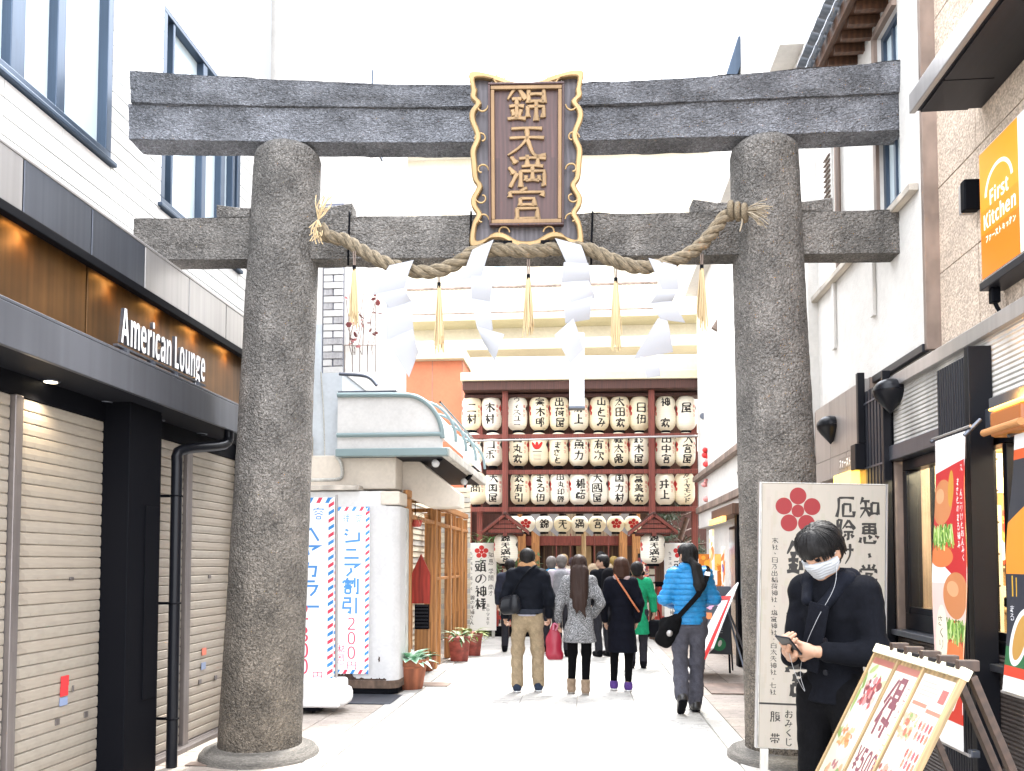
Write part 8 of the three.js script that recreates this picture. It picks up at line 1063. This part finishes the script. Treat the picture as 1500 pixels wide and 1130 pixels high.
{
  const a = onY(1046, 985, 0), o = thing('black_pavement_board', 'black pavement board with pink flower drawing and green round mark', 'pavement sign', a, -0.35);
  mesh('board', span(-0.24, 0.24, 0.25, 1.18, -0.02, 0.02, 0.006), std(lin(0.03, 0.035, 0.045), 0.6), o); for (const s of [-1, 1]) { mesh('leg', rod(V(s * 0.21, 0.26, 0), V(s * 0.22, 0, 0.02), 0.014, 8), M.black, o); mesh('back_leg', rod(V(s * 0.2, 1.1, -0.03), V(s * 0.2, 0, -0.3), 0.012, 8), M.black, o); }
  mesh('drawing', plane(0.46, 0.91, 0, 0.715, 0.0235), printMat(canvasTex(256, 512, (g, w, h) => { g.fillStyle = '#3c434c'; g.fillRect(0, 0, w, h); for (const [x, y] of [[90, 70], [160, 110], [100, 140]]) for (let i = 0; i < 5; i++) { g.fillStyle = '#d8a0bc'; g.beginPath(); g.arc(x + Math.cos(i * 1.26) * 22, y + Math.sin(i * 1.26) * 22, 16, 0, 7); g.fill(); } g.fillStyle = '#d8804c'; g.fillRect(60, 200, 60, 50); g.strokeStyle = '#c8c8c8'; g.lineWidth = 3; for (let i = 0; i < 5; i++) { g.beginPath(); g.moveTo(40, 280 + i * 18); g.lineTo(200, 280 + i * 18); g.stroke(); } g.fillStyle = '#2f8a5a'; g.beginPath(); g.arc(170, 440, 52, 0, 7); g.fill(); g.fillStyle = '#e8efe8'; g.beginPath(); g.ellipse(178, 434, 14, 26, 0.3, 0, 7); g.fill(); })), o);
}
{
  const X = 2.22, o = thing('banner_kiosk', 'dark timber shop porch with narrow orange and violet cloth banners past the gate', 'shop porch', [0, 0, 0]), z0 = onX(1080, 800, X).z, z1 = onX(1056, 800, X).z;
  mesh('column', span(X, X + 0.14, 0, 2.2, z0, z0 - 0.2, 0.008), M.black, o); mesh('beam', span(X - 0.1, X + 0.14, 2.2, 2.36, z0 + 0.2, z1 - 0.3, 0.01), M.brownWood, o); mesh('lit_strip', span(X - 0.16, X - 0.101, 2.12, 2.2, z0 - 0.3, z1 - 0.2, 0.006), std(lin(0.9, 0.55, 0.15), 0.5, 0, { emissive: lin(1, 0.5, 0.1), emissiveIntensity: 0.5 }), o); mesh('window_frame', span(X + 0.0, X + 0.13, 0.9, 2.2, z0 + 1.5, z0 + 0.2, 0.01), M.black, o); mesh('pane', span(X - 0.01, X - 0.002, 1.0, 2.1, z0 + 1.4, z0 + 0.3), M.glassBlue, o);
  const cl = (z, w, y0, y1, cs, n) => { const g = plane(w, y1 - y0); g.rotateY(-PI / 2); g.translate(X - 0.12, (y0 + y1) / 2, z); const b = span(X - 0.118, X - 0.113, y0, y1, z - w / 2, z + w / 2); mesh('cloth_backing', b, M.white, o); mesh('cloth_print', g, printMat(canvasTex(96, 512, (c, W, H) => { const r = rng(n); c.fillStyle = cs[0]; c.fillRect(0, 0, W, H); for (let i = 0; i < 34; i++) { c.fillStyle = cs[Math.floor(r() * cs.length)]; c.beginPath(); c.ellipse(r() * W, r() * H, 10 + r() * 30, 12 + r() * 40, r() * 3, 0, 7); c.fill(); } })), o); };
  cl(z0 - 0.5, 0.34, 0.5, 1.75, ['#efe2d4', '#e09040', '#d86a2a', '#5a3a8a', '#f4e8d8'], 5); cl(z0 - 1.6, 0.5, 0.6, 2.05, ['#f4ece0', '#e8a860', '#d87a3a', '#f0d0a0'], 6);
  mesh('bowl_shade', mv(lathe([[0.1, 0], [0.09, -0.05], [0.05, -0.1], [0.01, -0.14]], 18), X - 0.02, 2.75, z0 + 0.7), M.darkMetal, o);
}
{ const b = onZ(1034, 800, -15.4), o = thing('food_poster_stand', 'small stall front with glowing orange food pictures behind the blue jacket', 'stall', [0, 0, 0]); const c = onZ(1024, 880, -15.2), d = onZ(1058, 812, -15.2); mesh('panel', span(c.x, d.x, c.y, d.y, -15.28, -15.2, 0.01), M.white, o); mesh('picture', plane(d.x - c.x, d.y - c.y, (c.x + d.x) / 2, (c.y + d.y) / 2, -15.195), printMat(canvasTex(128, 256, (g, w, h) => { const r = rng(2); g.fillStyle = '#c8721c'; g.fillRect(0, 0, w, h); for (let i = 0; i < 50; i++) { g.fillStyle = ['#e8a030', '#f0c060', '#b04a18', '#e07a20'][i % 4]; g.beginPath(); g.arc(r() * w, r() * 130, 8 + r() * 14, 0, 7); g.fill(); } g.fillStyle = '#f4f0ea'; g.fillRect(40, 90, 60, 80); g.fillStyle = '#b0201c'; g.fillRect(0, 176, w, 30); })), o); mesh('counter', span(c.x, d.x, 0, c.y - 0.002, -15.5, -15.2, 0.01), M.redWood, o);
  const r = thing('red_paper_flowers', 'string of small red and white paper flowers on the pale post', 'decoration', onZ(1038, 690, -15.8)), q = rng(6), g1 = [], g2 = []; for (let k = 0; k < 26; k++) { const s = new THREE.SphereGeometry(0.035 + q() * 0.03, 7, 5); s.translate((q() - 0.5) * 0.16, 0.4 - q() * 1.0, (q() - 0.5) * 0.1); (k % 2 ? g1 : g2).push(clean(s)); } mesh('red_petals', g1, std(lin(0.6, 0.03, 0.03), 0.7), r); mesh('pink_petals', g2, std(lin(0.7, 0.3, 0.28), 0.7), r); }
{ const p = onZ(1036, 614, -16.4), o = thing('security_camera', 'small grey camera on the cream post right of the lanterns', 'camera', p); mesh('housing', rod(V(0, 0, 0), V(-0.12, 0.02, 0.24), 0.06, 12), M.midMetal, o); mesh('arm', rod(V(0.02, 0, 0), V(0.2, 0, 0), 0.02, 6), M.midMetal, o); }
struct('rubber_mat', span(1.45, 2.2, 0.0, 0.014, onY(1085, 1003, 0).z, onY(1085, 1018, 0).z, 0.004), M.brownTrim);
renderer.render(scene, camera);
